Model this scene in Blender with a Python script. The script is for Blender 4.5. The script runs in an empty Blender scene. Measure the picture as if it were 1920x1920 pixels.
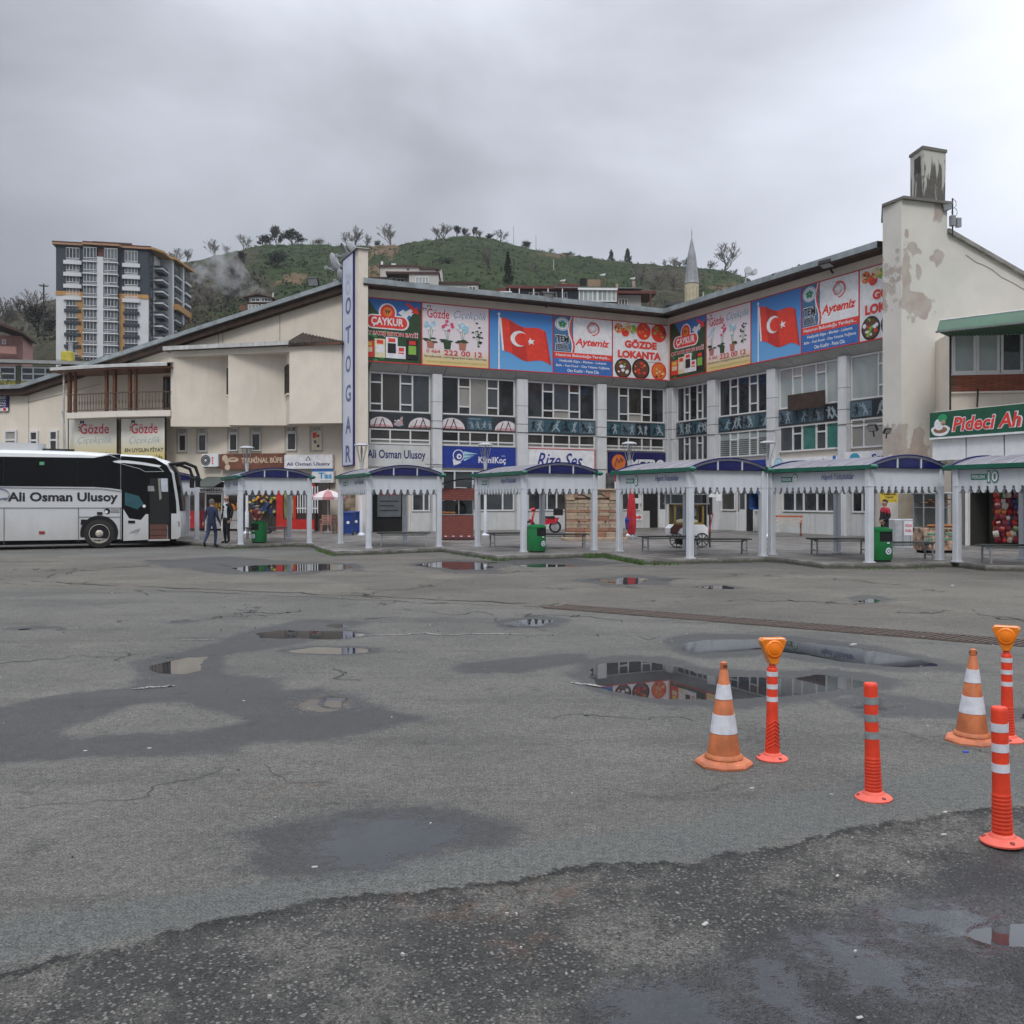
import bpy, bmesh, math, random
import numpy as np
from mathutils import Vector, Matrix, noise
R = math.radians
rng = random.Random(7)
SC = bpy.context.scene
COL = SC.collection
# ---------------------------------------------------------------- camera, world, sun, exposure
F, CX, HY, CH = 1775.0, 960.0, 938.0, 1.65      # focal length and horizon, in pixels of the 1920 photograph; eye height
cam = bpy.data.cameras.new('camera')
cam.sensor_width = 36.0
cam.lens = 36.0 * F / 1920
cam.shift_y = -(960.0 - HY) / 1920
cam.clip_start = .1
cam.clip_end = 4000
co = bpy.data.objects.new('camera', cam)
COL.objects.link(co)
co.location = (0, 0, CH)
co.rotation_euler = (R(90), 0, 0)
SC.camera = co
SUN_EL, SUN_AZ = R(48), R(188)                  # azimuth clockwise from the viewing direction (+Y)
sdir = Vector((math.sin(SUN_AZ) * math.cos(SUN_EL), math.cos(SUN_AZ) * math.cos(SUN_EL), math.sin(SUN_EL)))
W = bpy.data.worlds.new('World')
SC.world = W
W.use_nodes = True
nt = W.node_tree
nt.nodes.clear()
def wn(t, **k):
    n = nt.nodes.new(t)
    for a, b in k.items(): setattr(n, a, b)
    return n
def wm(op, a, b=None, c=None):
    n = wn('ShaderNodeMath', operation=op)
    for i, v in enumerate((a, b, c)):
        if v is None: continue
        if isinstance(v, (int, float)): n.inputs[i].default_value = v
        else: nt.links.new(v, n.inputs[i])
    return n.outputs[0]
tc = wn('ShaderNodeTexCoord')
sx = wn('ShaderNodeSeparateXYZ')
nt.links.new(tc.outputs['Generated'], sx.inputs[0])
up = wm('MAXIMUM', sx.outputs['Z'], 0.0)
# overcast sky: brighter towards the zenith, a broad glow at front right where the cloud is thinnest, soft cloud masses
mp = wn('ShaderNodeMapping')
mp.inputs['Scale'].default_value = (1.5, 1.5, 2.9)
mp.inputs['Location'].default_value = (3.1, .4, 0.2)
nt.links.new(tc.outputs['Generated'], mp.inputs[0])
nz = wn('ShaderNodeTexNoise')
nz.inputs['Scale'].default_value = 1.25
nz.inputs['Detail'].default_value = 6
nz.inputs['Roughness'].default_value = .48
nz.inputs['Distortion'].default_value = .25
nt.links.new(mp.outputs[0], nz.inputs['Vector'])
dp = wn('ShaderNodeVectorMath', operation='DOT_PRODUCT')
nt.links.new(tc.outputs['Generated'], dp.inputs[0])
dp.inputs[1].default_value = (.70, .55, .455)                    # the thinnest part of the cloud cover
glow = wm('POWER', wm('MAXIMUM', dp.outputs['Value'], 0.0), 6.0)
cl = wm('MULTIPLY_ADD', wm('SUBTRACT', nz.outputs[0], .5), 3.0, 1.0)
lum = wm('ADD', wm('MULTIPLY', wm('MULTIPLY_ADD', wm('MULTIPLY', up, wm('MULTIPLY', up, up)), 2.5, wm('MULTIPLY_ADD', up, .20, .285)), cl), wm('MULTIPLY', glow, 1.15))
sky = wn('ShaderNodeTexSky', sky_type='NISHITA')
sky.sun_disc = False
sky.sun_elevation = SUN_EL
sky.sun_rotation = SUN_AZ
cc = wn('ShaderNodeCombineColor')
for i, g in enumerate((9.2, 9.7, 10.85)):
    nt.links.new(wm('MULTIPLY', lum, g), cc.inputs[i])
mx = wn('ShaderNodeMix', data_type='RGBA')
mx.inputs[0].default_value = .95
nt.links.new(sky.outputs[0], mx.inputs[6])
nt.links.new(cc.outputs[0], mx.inputs[7])
bg = wn('ShaderNodeBackground')
bg.inputs[1].default_value = .1
nt.links.new(mx.outputs[2], bg.inputs[0])
wo = wn('ShaderNodeOutputWorld')
nt.links.new(bg.outputs[0], wo.inputs[0])
sl = bpy.data.lights.new('sun', 'SUN')  # frontal sun behind the camera, placed there to brighten the facing walls
sl.energy = 1.4
sl.angle = R(16)
sl.color = (1, .965, .92)
so = bpy.data.objects.new('sun', sl)
COL.objects.link(so)
so.rotation_euler = sdir.to_track_quat('Z', 'Y').to_euler()
SC.view_settings.view_transform = 'Standard'
SC.view_settings.look = 'None'
SC.view_settings.exposure = 0.0
SC.view_settings.gamma = 1
SC.view_settings.use_curve_mapping = False
SC.cycles.max_bounces = 6
SC.cycles.diffuse_bounces = 3
SC.cycles.glossy_bounces = 3
SC.cycles.transparent_max_bounces = 8
SC.cycles.volume_bounces = 0
# ---------------------------------------------------------------- geometry helpers
def at(px, py, d): return Vector(((px - CX) / F * d, d, CH + (HY - py) / F * d))
def gnd(px, py, z=0.0): return at(px, py, (CH - z) * F / (py - HY))
class Face:
    """A vertical plane: x runs along it to the viewer's right, y into the building, z up."""
    def __init__(s, ox, oy, ux, uy):
        l = math.hypot(ux, uy)
        s.o = Vector((ox, oy, 0)); s.u = Vector((ux / l, uy / l, 0)); s.n = Vector((-uy / l, ux / l, 0))
        s.M = Matrix(((s.u.x, s.n.x, 0, ox), (s.u.y, s.n.y, 0, oy), (0, 0, 1, 0), (0, 0, 0, 1)))
    def s(f, px):
        k = (px - CX) / F
        return (k * f.o.y - f.o.x) / (f.u.x - k * f.u.y)
    def d(f, px): return f.o.y + f.u.y * f.s(px)
    def z(f, px, py): return CH + (HY - py) / F * f.d(px)
    def off(f, y): return Face(f.o.x + f.n.x * y, f.o.y + f.n.y * y, f.u.x, f.u.y)
    def at(f, s, y, z=0): return f.M @ Vector((s, y, z))
class MB:
    def __init__(s): s.v = []; s.f = []; s.m = []; s.T = None; s.sm = []
    def add(s, vs, fs, mi=0, smooth=False):
        b = len(s.v)
        if s.T is not None: vs = [s.T @ Vector(v) for v in vs]
        s.v += [tuple(v) for v in vs]
        s.f += [tuple(b + i for i in f) for f in fs]
        s.m += [mi] * len(fs); s.sm += [smooth] * len(fs)
        return s
    def box(s, x0, x1, y0, y1, z0, z1, mi=0):
        if x0 > x1: x0, x1 = x1, x0
        if y0 > y1: y0, y1 = y1, y0
        if z0 > z1: z0, z1 = z1, z0
        return s.add([(x0,y0,z0),(x1,y0,z0),(x1,y1,z0),(x0,y1,z0),(x0,y0,z1),(x1,y0,z1),(x1,y1,z1),(x0,y1,z1)],
            [(3,2,1,0),(4,5,6,7),(0,1,5,4),(1,2,6,5),(2,3,7,6),(3,0,4,7)], mi)
    def cbox(s, x0, x1, y0, y1, z0, z1, c=.01, mi=0):
        """box with chamfered vertical and top edges"""
        p = [(x0+c,y0),(x1-c,y0),(x1,y0+c),(x1,y1-c),(x1-c,y1),(x0+c,y1),(x0,y1-c),(x0,y0+c)]
        q = [(min(max(x,x0+c),x1-c), min(max(y,y0+c),y1-c)) for x, y in p]
        return s.rings([[(x,y,z0) for x,y in p],[(x,y,z1-c) for x,y in p],[(x,y,z1) for x,y in q]], mi=mi, caps=True)
    def rings(s, rs, closed=True, caps=False, mi=0, smooth=False):
        n = len(rs[0]); v = [p for r in rs for p in r]; f = []
        for i in range(len(rs) - 1):
            for j in range(n if closed else n - 1):
                k = (j + 1) % n
                f.append((i*n+j, i*n+k, (i+1)*n+k, (i+1)*n+j))
        if caps:
            f.append(tuple(range(n - 1, -1, -1))); f.append(tuple(range((len(rs)-1)*n, len(rs)*n)))
        return s.add(v, f, mi, smooth)
    def lathe(s, prof, n=16, c=(0,0,0), mi=0, smooth=True, rot=0):
        rs = [[(c[0]+r*math.cos(rot+2*math.pi*j/n), c[1]+r*math.sin(rot+2*math.pi*j/n), c[2]+z) for j in range(n)] for r, z in prof]
        return s.rings(rs, True, True, mi, smooth)
    def tube(s, pts, r, n=6, mi=0, smooth=True, caps=True):
        pts = [Vector(p) for p in pts]; rs = []
        if not isinstance(r, (list, tuple)): r = [r] * len(pts)
        for i, p in enumerate(pts):
            t = (pts[min(i+1,len(pts)-1)] - pts[max(i-1,0)]).normalized()
            a = t.cross(Vector((0,0,1)))
            if a.length < 1e-3: a = Vector((1,0,0))
            a.normalize(); b = t.cross(a)
            rs.append([p + (a*math.cos(2*math.pi*j/n) - b*math.sin(2*math.pi*j/n)) * r[i] for j in range(n)])
        return s.rings(rs, True, caps, mi, smooth)
    def bar(s, a, b, w, h=None, mi=0):
        a = Vector(a); b = Vector(b); h = h or w
        t = (b - a).normalized(); x = t.cross(Vector((0,0,1)))
        if x.length < 1e-3: x = Vector((1,0,0))
        x.normalize(); y = t.cross(x)
        r = lambda p: [p - x*w/2 + y*h/2, p + x*w/2 + y*h/2, p + x*w/2 - y*h/2, p - x*w/2 - y*h/2]
        return s.rings([r(a), r(b)], True, True, mi)
    def prism(s, poly, y0, y1, mi=0):
        """poly in (x, z), counter-clockwise seen from -y, extruded from y0 (front) to y1"""
        n = len(poly)
        v = [(x,y0,z) for x,z in poly] + [(x,y1,z) for x,z in poly]
        f = [tuple(range(n)), tuple(range(2*n-1, n-1, -1))] + [(i, i+n, (i+1)%n+n, (i+1)%n) for i in range(n)]
        return s.add(v, f, mi)
    def slab(s, poly, z0, z1, mi=0):
        """poly in (x, y), counter-clockwise from above"""
        n = len(poly)
        v = [(x,y,z0) for x,y in poly] + [(x,y,z1) for x,y in poly]
        f = [tuple(range(n-1,-1,-1)), tuple(range(n, 2*n))] + [(i, (i+1)%n, (i+1)%n+n, i+n) for i in range(n)]
        return s.add(v, f, mi)
    def disc(s, x, z, r, y=-.004, n=20, mi=0, rz=None, a0=0, a1=2*math.pi, ri=0):
        rz = rz or r
        full = abs(a1 - a0 - 2*math.pi) < 1e-6
        m = n if full else n + 1
        an = [a0 + (a1-a0)*j/n for j in range(m)]
        o = [(x + r*math.cos(t), y, z + rz*math.sin(t)) for t in an]
        if ri:
            i = [(x + r*ri*math.cos(t), y, z + rz*ri*math.sin(t)) for t in an]
            return s.add(o + i, [(j, (j+1)%m, (j+1)%m+m, j+m) for j in range(n)], mi)
        return s.add(o, [tuple(range(m))], mi)
    def poly(s, pts, y=-.004, mi=0): return s.add([(x, y, z) for x, z in pts], [tuple(range(len(pts)))], mi)
    def ellipsoid(s, c, r, n=10, k=6, mi=0):
        rs = []
        for i in range(k + 1):
            a = -math.pi/2 + math.pi*i/k; q = max(math.cos(a), .02)
            rs.append([(c[0]+r[0]*q*math.cos(2*math.pi*j/n), c[1]+r[1]*q*math.sin(2*math.pi*j/n), c[2]+r[2]*math.sin(a)) for j in range(n)])
        return s.rings(rs, True, True, mi, True)
    def mesh(s, name, mats):
        me = bpy.data.meshes.new(name)
        me.from_pydata(s.v, [], s.f)
        for m in (mats if isinstance(mats, (list, tuple)) else [mats]): me.materials.append(m)
        if len(me.materials) > 1: me.polygons.foreach_set('material_index', s.m)
        me.polygons.foreach_set('use_smooth', s.sm)
        if any(s.sm): me.set_sharp_from_angle(angle=R(40))
        me.update()
        return me
    def build(s, name, mats, parent=None, label=None, M=None):
        return link(name, s.mesh(name, mats), parent, label, M)
def link(name, me, parent=None, label=None, M=None):
    o = bpy.data.objects.new(name, me)
    COL.objects.link(o)
    if parent is not None: o.parent = parent
    if M is not None: o.matrix_local = M
    if label: o['label'] = label
    return o
def tag(o, label=None, cat=None, group=None, kind=None):
    for k, v in (('label', label), ('category', cat), ('group', group), ('kind', kind)):
        if v: o[k] = v
    return o
def thing(name, label, cat, M=None, group=None):
    o = bpy.data.objects.new(name, None)
    o.empty_display_size = .2
    COL.objects.link(o)
    if M is not None: o.matrix_world = M if isinstance(M, Matrix) else Matrix.Translation(M)
    return tag(o, label, cat, group)
def kids(o): return list(o.children)
def copy_tree(o, label=None, M=None, parent=None, top=True):
    c = o.copy()
    COL.objects.link(c)
    c.parent = parent
    for ch in kids(o): copy_tree(ch, None, None, c, False)
    if top:
        if M is not None: c.matrix_world = M if isinstance(M, Matrix) else Matrix.Translation(M)
        if label: c['label'] = label
    return c
def place(p, rz=0, s=1.0, tilt=None):
    M = Matrix.Translation(p) @ Matrix.Rotation(rz, 4, 'Z')
    if tilt: M = M @ Matrix.Rotation(tilt[0], 4, 'X') @ Matrix.Rotation(tilt[1], 4, 'Y')
    return M @ Matrix.Scale(s, 4)
FONTCACHE = {}
def text(parent, body, x, z, w, h, m, y=-.006, bold=0.0, shear=0.0, name='lettering', depth=.004, spacing=1.0, keep=False):
    """lettering in the x-z plane facing -y, centred at (x, z) and fitted to w by h (w only when keep)"""
    key = (body, bold, shear, spacing)
    if key not in FONTCACHE:
        cu = bpy.data.curves.new('lettering', 'FONT')
        cu.body = body; cu.size = 1; cu.resolution_u = 3; cu.shear = shear; cu.offset = bold; cu.space_character = spacing
        o = bpy.data.objects.new('lettering', cu)
        me = bpy.data.meshes.new_from_object(o)
        v = np.array([q.co[:] for q in me.vertices]) if len(me.vertices) else np.zeros((1, 3))
        f = [tuple(p.vertices) for p in me.polygons]
        FONTCACHE[key] = (v, f)
        bpy.data.objects.remove(o); bpy.data.curves.remove(cu); bpy.data.meshes.remove(me)
    v, f = FONTCACHE[key]
    lo, hi = v.min(0), v.max(0)
    sx_, sz_ = w / max(hi[0]-lo[0], 1e-6), h / max(hi[1]-lo[1], 1e-6)
    if keep: sz_ = sx_ = min(sx_, sz_)
    mb = MB()
    mb.add([(x + (p[0]-(lo[0]+hi[0])/2)*sx_, y, z + (p[1]-(lo[1]+hi[1])/2)*sz_) for p in v], f)
    return mb.build(name, m, parent)
# ---------------------------------------------------------------- materials
MATS = {}
def lin(c):
    if isinstance(c, (int, float)): c = (c, c, c)
    return (c[0], c[1], c[2], 1)
class NT:
    def __init__(s, name):
        s.m = bpy.data.materials.new(name); s.m.use_nodes = True
        s.t = s.m.node_tree; s.b = s.t.nodes['Principled BSDF']
        s.tc = s.n('ShaderNodeTexCoord')
    def n(s, t, **k):
        n = s.t.nodes.new(t)
        for a, b in k.items(): setattr(n, a, b)
        return n
    def l(s, a, b): s.t.links.new(a, b)
    def put(s, sock, v):
        if isinstance(v, bpy.types.NodeSocket): s.l(v, sock)
        elif hasattr(sock.default_value, '__len__') and len(sock.default_value) == 4: sock.default_value = lin(v)
        else: sock.default_value = v
    def math(s, op, a, b=None, c=None, clamp=False):
        n = s.n('ShaderNodeMath', operation=op, use_clamp=clamp)
        for i, v in enumerate((a, b, c)):
            if v is not None: s.put(n.inputs[i], v)
        return n.outputs[0]
    def mix(s, f, a, b, mode='MIX'):
        n = s.n('ShaderNodeMix', data_type='RGBA', blend_type=mode)
        s.put(n.inputs[0], f); s.put(n.inputs[6], a); s.put(n.inputs[7], b)
        return n.outputs[2]
    def noise(s, scale, detail=3, rough=.55, vec=None, st=None, dist=0):
        n = s.n('ShaderNodeTexNoise')
        n.inputs['Scale'].default_value = scale; n.inputs['Detail'].default_value = detail
        n.inputs['Roughness'].default_value = rough; n.inputs['Distortion'].default_value = dist
        s.l(s.co(vec, st), n.inputs['Vector'])
        return n.outputs[0]
    def co(s, vec=None, st=None):
        v = vec or s.tc.outputs['Object']
        if st:
            m = s.n('ShaderNodeMapping'); m.inputs['Scale'].default_value = st
            s.l(v, m.inputs[0]); v = m.outputs[0]
        return v
    def voro(s, scale, vec=None, st=None, feature='F1', out='Distance', rnd=1):
        n = s.n('ShaderNodeTexVoronoi', feature=feature)
        n.inputs['Scale'].default_value = scale; n.inputs['Randomness'].default_value = rnd
        s.l(s.co(vec, st), n.inputs['Vector'])
        return n.outputs[out]
    def ramp(s, f, a, b, smooth=True):
        n = s.n('ShaderNodeMapRange', interpolation_type='SMOOTHSTEP' if smooth else 'LINEAR')
        s.put(n.inputs[0], f); n.inputs[1].default_value = a; n.inputs[2].default_value = b
        return n.outputs[0]
    def attr(s, name): return s.n('ShaderNodeAttribute', attribute_name=name).outputs['Fac']
    def bump(s, h, strength=.3, dist=.01):
        n = s.n('ShaderNodeBump'); n.inputs['Strength'].default_value = strength; n.inputs['Distance'].default_value = dist
        s.l(h, n.inputs['Height']); s.l(n.outputs[0], s.b.inputs['Normal'])
    def col(s, v): s.put(s.b.inputs['Base Color'], v)
    def rough(s, v): s.put(s.b.inputs['Roughness'], v)
def mul(c, k): return tuple(min(1, x * k) for x in c)
def mat(name, c, rough=.6, metal=0, var=.14, scale=3.0, bump=0, bscale=60, spec=.5, streak=0, rnd=0, emit=0):
    if name in MATS: return MATS[name]
    if isinstance(c, (int, float)): c = (c, c, c)
    N = NT(name)
    f = N.noise(scale, 4, .6)
    v = N.mix(N.ramp(f, .3, .7), mul(c, 1 - var), mul(c, 1 + var))
    if streak:
        g = N.noise(2.2, 4, .6, st=(2.2, 2.2, .16))
        v = N.mix(N.math('MULTIPLY', N.ramp(g, .52, .72), streak), v, mul(c, .45))
    if rnd:
        oi = N.n('ShaderNodeObjectInfo')
        v = N.mix(oi.outputs['Random'], v, N.mix(1.0, v, (1 - rnd,) * 3, 'MULTIPLY'))
    N.col(v)
    N.rough(N.math('MULTIPLY_ADD', f, .25, rough - .12, True))
    N.b.inputs['Metallic'].default_value = metal
    N.b.inputs['Specular IOR Level'].default_value = spec
    if bump: N.bump(N.noise(bscale, 3), bump, .01)
    if emit:
        N.put(N.b.inputs['Emission Color'], c); N.b.inputs['Emission Strength'].default_value = emit
    MATS[name] = N.m
    return N.m
# ---------------------------------------------------------------- ground
def pts(s): return [tuple(float(v) for v in p.split(',')) for p in s.split()]
def world_poly(p, z=0.0): return np.array([gnd(max(-600, x), y, z)[:2] for x, y in p])
def sdist(P, poly, closed=True):
    """signed distance in metres (negative inside) of points P to a polygon"""
    n = len(poly); d = np.full(len(P), 1e9); ins = np.zeros(len(P), bool)
    for i in range(n if closed else n - 1):
        a, b = poly[i], poly[(i + 1) % n]
        e = b - a; w = P - a
        t = np.clip((w @ e) / max(e @ e, 1e-9), 0, 1)
        d = np.minimum(d, np.hypot(*(w - t[:, None] * e).T))
        if closed:
            c = (a[1] > P[:, 1]) != (b[1] > P[:, 1])
            with np.errstate(divide='ignore', invalid='ignore'):
                xi = a[0] + (P[:, 1] - a[1]) * e[0] / (e[1] if e[1] else 1e-9)
            ins ^= c & (P[:, 0] < xi)
    return np.where(ins, -d, d)
def fuzz(P, amp, scale):
    return np.array([noise.fractal(Vector((x * scale, y * scale, 3.3)), .8, 2.0, 4) for x, y in P]) * amp
WET = [pts('-200,1335 0,1325 120,1300 235,1290 275,1262 240,1243 300,1228 380,1210 480,1178 560,1162 690,1166 640,1190 520,1215 430,1232 420,1262 520,1273 535,1293 600,1288 680,1303 740,1333 800,1345 700,1370 600,1390 480,1392 430,1415 250,1420 100,1426 0,1430 -200,1440'),
       pts('440,1560 520,1536 600,1530 640,1516 700,1514 860,1510 900,1528 980,1550 960,1580 800,1606 700,1634 600,1648 500,1648 420,1628 470,1590'),
       pts('1050,1268 1105,1238 1180,1228 1260,1232 1330,1252 1480,1258 1560,1252 1720,1276 1600,1310 1400,1330 1250,1326 1100,1296'),
       pts('1240,1200 1300,1186 1400,1188 1500,1193 1640,1210 1760,1236 1850,1260 1700,1264 1560,1250 1450,1232 1330,1238 1270,1226'),
       pts('1540,1312 1640,1292 1700,1308 1830,1326 1960,1330 1960,1352 1800,1352 1700,1348 1620,1348'),
       pts('835,1247 950,1233 1080,1226 1110,1240 980,1262 860,1263'),
       pts('930,1166 1000,1153 1072,1160 1050,1176 960,1178'),
       pts('980,1960 1060,1890 1150,1840 1300,1798 1450,1735 1560,1715 1640,1690 1750,1645 1850,1585 1960,1545 1960,1960'),
       pts('250,1052 420,1043 560,1053 660,1056 690,1066 560,1078 430,1076 320,1064'),
       pts('760,1058 830,1050 960,1052 940,1074 840,1072'), pts('1080,1088 1180,1076 1270,1084 1240,1096 1140,1100'),
       pts('1590,1120 1640,1116 1680,1124 1620,1134'), pts('380,1165 330,1170 300,1168 340,1163'), pts('20,1178 60,1172 130,1174 60,1184'),
       pts('900,1044 1050,1046 1200,1056 1100,1062 940,1058')]
DRY = [pts('100,1376 200,1340 260,1318 330,1316 400,1333 460,1350 380,1370 200,1376 140,1384')]
FILM = [pts('590,1585 640,1548 760,1536 860,1556 810,1592 700,1618 640,1618'), pts('1510,1760 1590,1742 1690,1790 1790,1830 1860,1850 1700,1860 1620,1845 1550,1810'),
        pts('1400,1812 1450,1795 1500,1870 1560,1920 1480,1910 1430,1880'), pts('1150,1860 1290,1850 1370,1900 1300,1940 1180,1930'), pts('1640,1700 1780,1690 1880,1712 1850,1780 1700,1760'),
        pts('545,1322 600,1300 665,1303 672,1326 620,1338 560,1334'), pts('1600,1325 1650,1312 1690,1325 1640,1336')]
COARSE = [pts('-100,1840 0,1822 150,1785 300,1752 450,1722 600,1690 760,1678 960,1658 1130,1622 1290,1622 1450,1588 1600,1558 1700,1538 1800,1522 1960,1508 1960,1980 -100,1980')]
STRIP = [pts('-100,1735 0,1722 250,1690 470,1655 650,1640 800,1610 960,1585 1100,1570 1300,1540 1420,1500 1600,1470 1800,1430 1960,1418 1960,1500 1800,1516 1600,1552 1290,1614 960,1652 600,1686 300,1748 0,1818 -100,1838')]
SMOOTH = [pts('-500,1098 0,1098 300,1108 620,1126 960,1140 1300,1158 1600,1180 1960,1214 1960,1420 1500,1500 1000,1580 0,1720 -500,1780')]
RUST = [pts('960,1665 1060,1645 1130,1650 1080,1690 980,1700'), pts('700,1690 860,1672 960,1665 1000,1720 1050,1760 950,1790 900,1730'), pts('420,1480 560,1462 600,1475 450,1500')]
TAN = [pts('-500,1040 300,1045 700,1040 1300,1060 1960,1070 1960,1200 1300,1150 900,1132 300,1105 -500,1095')]
PATCH = [pts('1320,1090 1500,1078 1640,1080 1960,1090 1960,1140 1800,1150 1500,1112'), pts('100,1075 260,1064 640,1090 700,1110 460,1108 120,1088')]
def build_ground():
    rows = np.concatenate([np.exp(np.linspace(math.log(2.3), math.log(62), 560))])
    cols = np.sign(np.linspace(-1, 1, 470)) * np.abs(np.linspace(-1, 1, 470)) ** 1.15
    Y, X = np.meshgrid(rows, cols, indexing='ij')
    X = X * (Y * .74 + 4)
    P = np.stack([X.ravel(), Y.ravel()], 1)
    fz = fuzz(P, 1.0, .9)
    fz2 = fuzz(P, 1.0, 4.0)
    near = np.clip(P[:, 1] / 10, .3, 3)
    def field(polys, amp):
        d = np.full(len(P), 1e9)
        for p in polys: d = np.minimum(d, sdist(P, world_poly(p)))
        return d + (fz * .7 + fz2 * .35) * amp * near
    at_ = {}
    wet = np.minimum(field(WET, .16), 9)
    wet = np.maximum(wet, -field(DRY, .1))
    at_['wet'] = np.minimum(wet, field([pts(s_) for s_ in PUD], .12) - .10)
    at_['film'] = field(FILM, .13)
    at_['coarse'] = field(COARSE, .20)
    at_['strip'] = field(STRIP, .16)
    at_['smooth'] = field(SMOOTH, .05)
    at_['rust'] = field(RUST, .15)
    at_['tan'] = field(TAN, .2)
    at_['patch'] = field(PATCH, .08)
    pud = field([pts(s_) for s_ in PUD], .12)
    z = fz * .004 - np.clip(-(pud - .01) * .12, -.0, .014) + np.clip(pud * .02, 0, .004) - np.clip(-at_['coarse'], 0, .05) * .25 + (fz2 * .004) * (at_['coarse'] < 0)
    z = z * np.clip((62 - P[:, 1]) / 10, 0, 1) - .004
    n, m = len(rows), len(cols)
    idx = np.arange(n * m).reshape(n, m)
    q = np.stack([idx[:-1, :-1], idx[:-1, 1:], idx[1:, 1:], idx[1:, :-1]], -1).reshape(-1, 4)
    me = bpy.data.meshes.new('asphalt_ground')
    me.vertices.add(n * m); me.vertices.foreach_set('co', np.column_stack([P, z]).ravel())
    me.loops.add(q.size); me.loops.foreach_set('vertex_index', q.ravel())
    me.polygons.add(len(q)); me.polygons.foreach_set('loop_start', np.arange(len(q)) * 4)
    me.update(calc_edges=True)
    me.polygons.foreach_set('use_smooth', np.ones(len(q), bool))
    for k, v in at_.items():
        a = me.attributes.new(k, 'FLOAT', 'POINT'); a.data.foreach_set('value', v.astype(np.float32))
    N = NT('asphalt')
    g = N.attr
    rag = N.math('ADD', N.math('MULTIPLY', N.math('SUBTRACT', N.noise(6, 5, .75), .5), .22), N.math('MULTIPLY', N.math('SUBTRACT', N.noise(34, 3, .7), .5), .09))
    gc = lambda name: N.math('ADD', N.attr(name), rag)
    def inside(name, w=.03, lo=0.0): return N.ramp(gc(name) if name in ('coarse', 'strip') else g(name), w + lo, -w + lo)
    big = N.noise(.45, 5, .6); mid = N.noise(7, 4, .65); fine = N.noise(95, 3, .7); tiny = N.noise(260, 2, .7)
    v1 = N.voro(62, out='Color'); v1d = N.voro(62)
    sep = N.n('ShaderNodeSeparateColor'); N.l(v1, sep.inputs[0])
    pale = N.math('MULTIPLY', N.ramp(sep.outputs[0], .55, .8), N.ramp(v1d, .5, .25))
    base = N.mix(N.ramp(big, .3, .7), (.079, .076, .068), (.116, .111, .098))
    base = N.mix(N.ramp(mid, .35, .75), base, N.mix(1.0, base, (.80, .80, .79), 'MULTIPLY'))
    trk = N.noise(.8, 5, .7, st=(.22, 1.5, 1)); base = N.mix(N.ramp(trk, .50, .68), base, N.mix(1.0, base, (.78, .78, .79), 'MULTIPLY'))
    spot = N.math('MULTIPLY', N.ramp(N.noise(1.9, 5, .75), .60, .68), .55); base = N.mix(spot, base, (.036, .035, .033))
    lite = N.math('MULTIPLY', N.ramp(N.noise(.33, 6, .7), .54, .66), .5); base = N.mix(lite, base, N.mix(1.0, base, (1.38, 1.36, 1.28), 'MULTIPLY'))
    grain = N.math('MULTIPLY_ADD', N.math('SUBTRACT', fine, .5), 5.0, 1.0)
    grain = N.math('ADD', grain, N.math('ADD', N.math('MULTIPLY', N.math('SUBTRACT', tiny, .5), 1.6), N.math('MULTIPLY', N.math('SUBTRACT', N.noise(24, 4, .75), .5), 2.4)))
    grain = N.math('MAXIMUM', grain, .25)
    aggr = N.mix(N.math('MULTIPLY', pale, .6), base, (.23, .22, .20))
    base = N.mix(inside('smooth', .05), N.mix(.5, base, aggr), N.mix(.55, base, aggr))
    base = N.mix(inside('strip', .03), base, N.mix(.35, (.080, .085, .080), base))
    base = N.mix(inside('patch', .1), base, N.mix(1.0, base, (1.12, 1.14, 1.13), 'MULTIPLY'))
    base = N.mix(N.math('MULTIPLY', inside('tan', .8), .8), base, N.mix(1.0, base, (1.02, .95, .87), 'MULTIPLY'))
    # coarse, worn asphalt with exposed stones
    wv = N.n('ShaderNodeVectorMath', operation='ADD'); wn_ = N.n('ShaderNodeTexNoise'); wn_.inputs['Scale'].default_value = 30; N.l(N.tc.outputs['Object'], wn_.inputs['Vector']); wsc = N.n('ShaderNodeVectorMath', operation='SCALE'); wsc.inputs['Scale'].default_value = .022; N.l(wn_.outputs['Color'], wsc.inputs[0]); N.l(N.tc.outputs['Object'], wv.inputs[0]); N.l(wsc.outputs[0], wv.inputs[1])
    v2 = N.voro(64, wv.outputs[0], out='Color'); v2d = N.voro(64, wv.outputs[0])
    sp2 = N.n('ShaderNodeSeparateColor'); N.l(v2, sp2.inputs[0])
    st = N.math('MULTIPLY', N.ramp(sp2.outputs[1], .12, .3), N.ramp(v2d, .62, .34))
    dusty = N.ramp(N.noise(1.6, 5, .65), .44, .6)
    cb = N.mix(dusty, (.030, .029, .027), (.088, .084, .073))
    stone = N.mix(N.math('POWER', sp2.outputs[2], 2.2), (.045, .043, .039), (.17, .163, .145))
    coarse = N.mix(N.math('MULTIPLY', st, .85), cb, stone)
    base = N.mix(inside('coarse', .012), base, coarse)
    edge = N.math('MULTIPLY', N.ramp(N.math('ABSOLUTE', gc('coarse')), .03, .004), N.ramp(N.noise(3.1, 3), .34, .52))
    base = N.mix(edge, base, (.018, .018, .017))
    base = N.mix(N.math('MULTIPLY', inside('rust', .2), N.math('MULTIPLY', N.ramp(mid, .46, .66), .4)), base, (.12, .065, .040))
    gr = N.n('ShaderNodeCombineColor')
    for i in range(3): N.l(grain, gr.inputs[i])
    base = N.mix(.8, base, gr.outputs[0], 'MULTIPLY')
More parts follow.
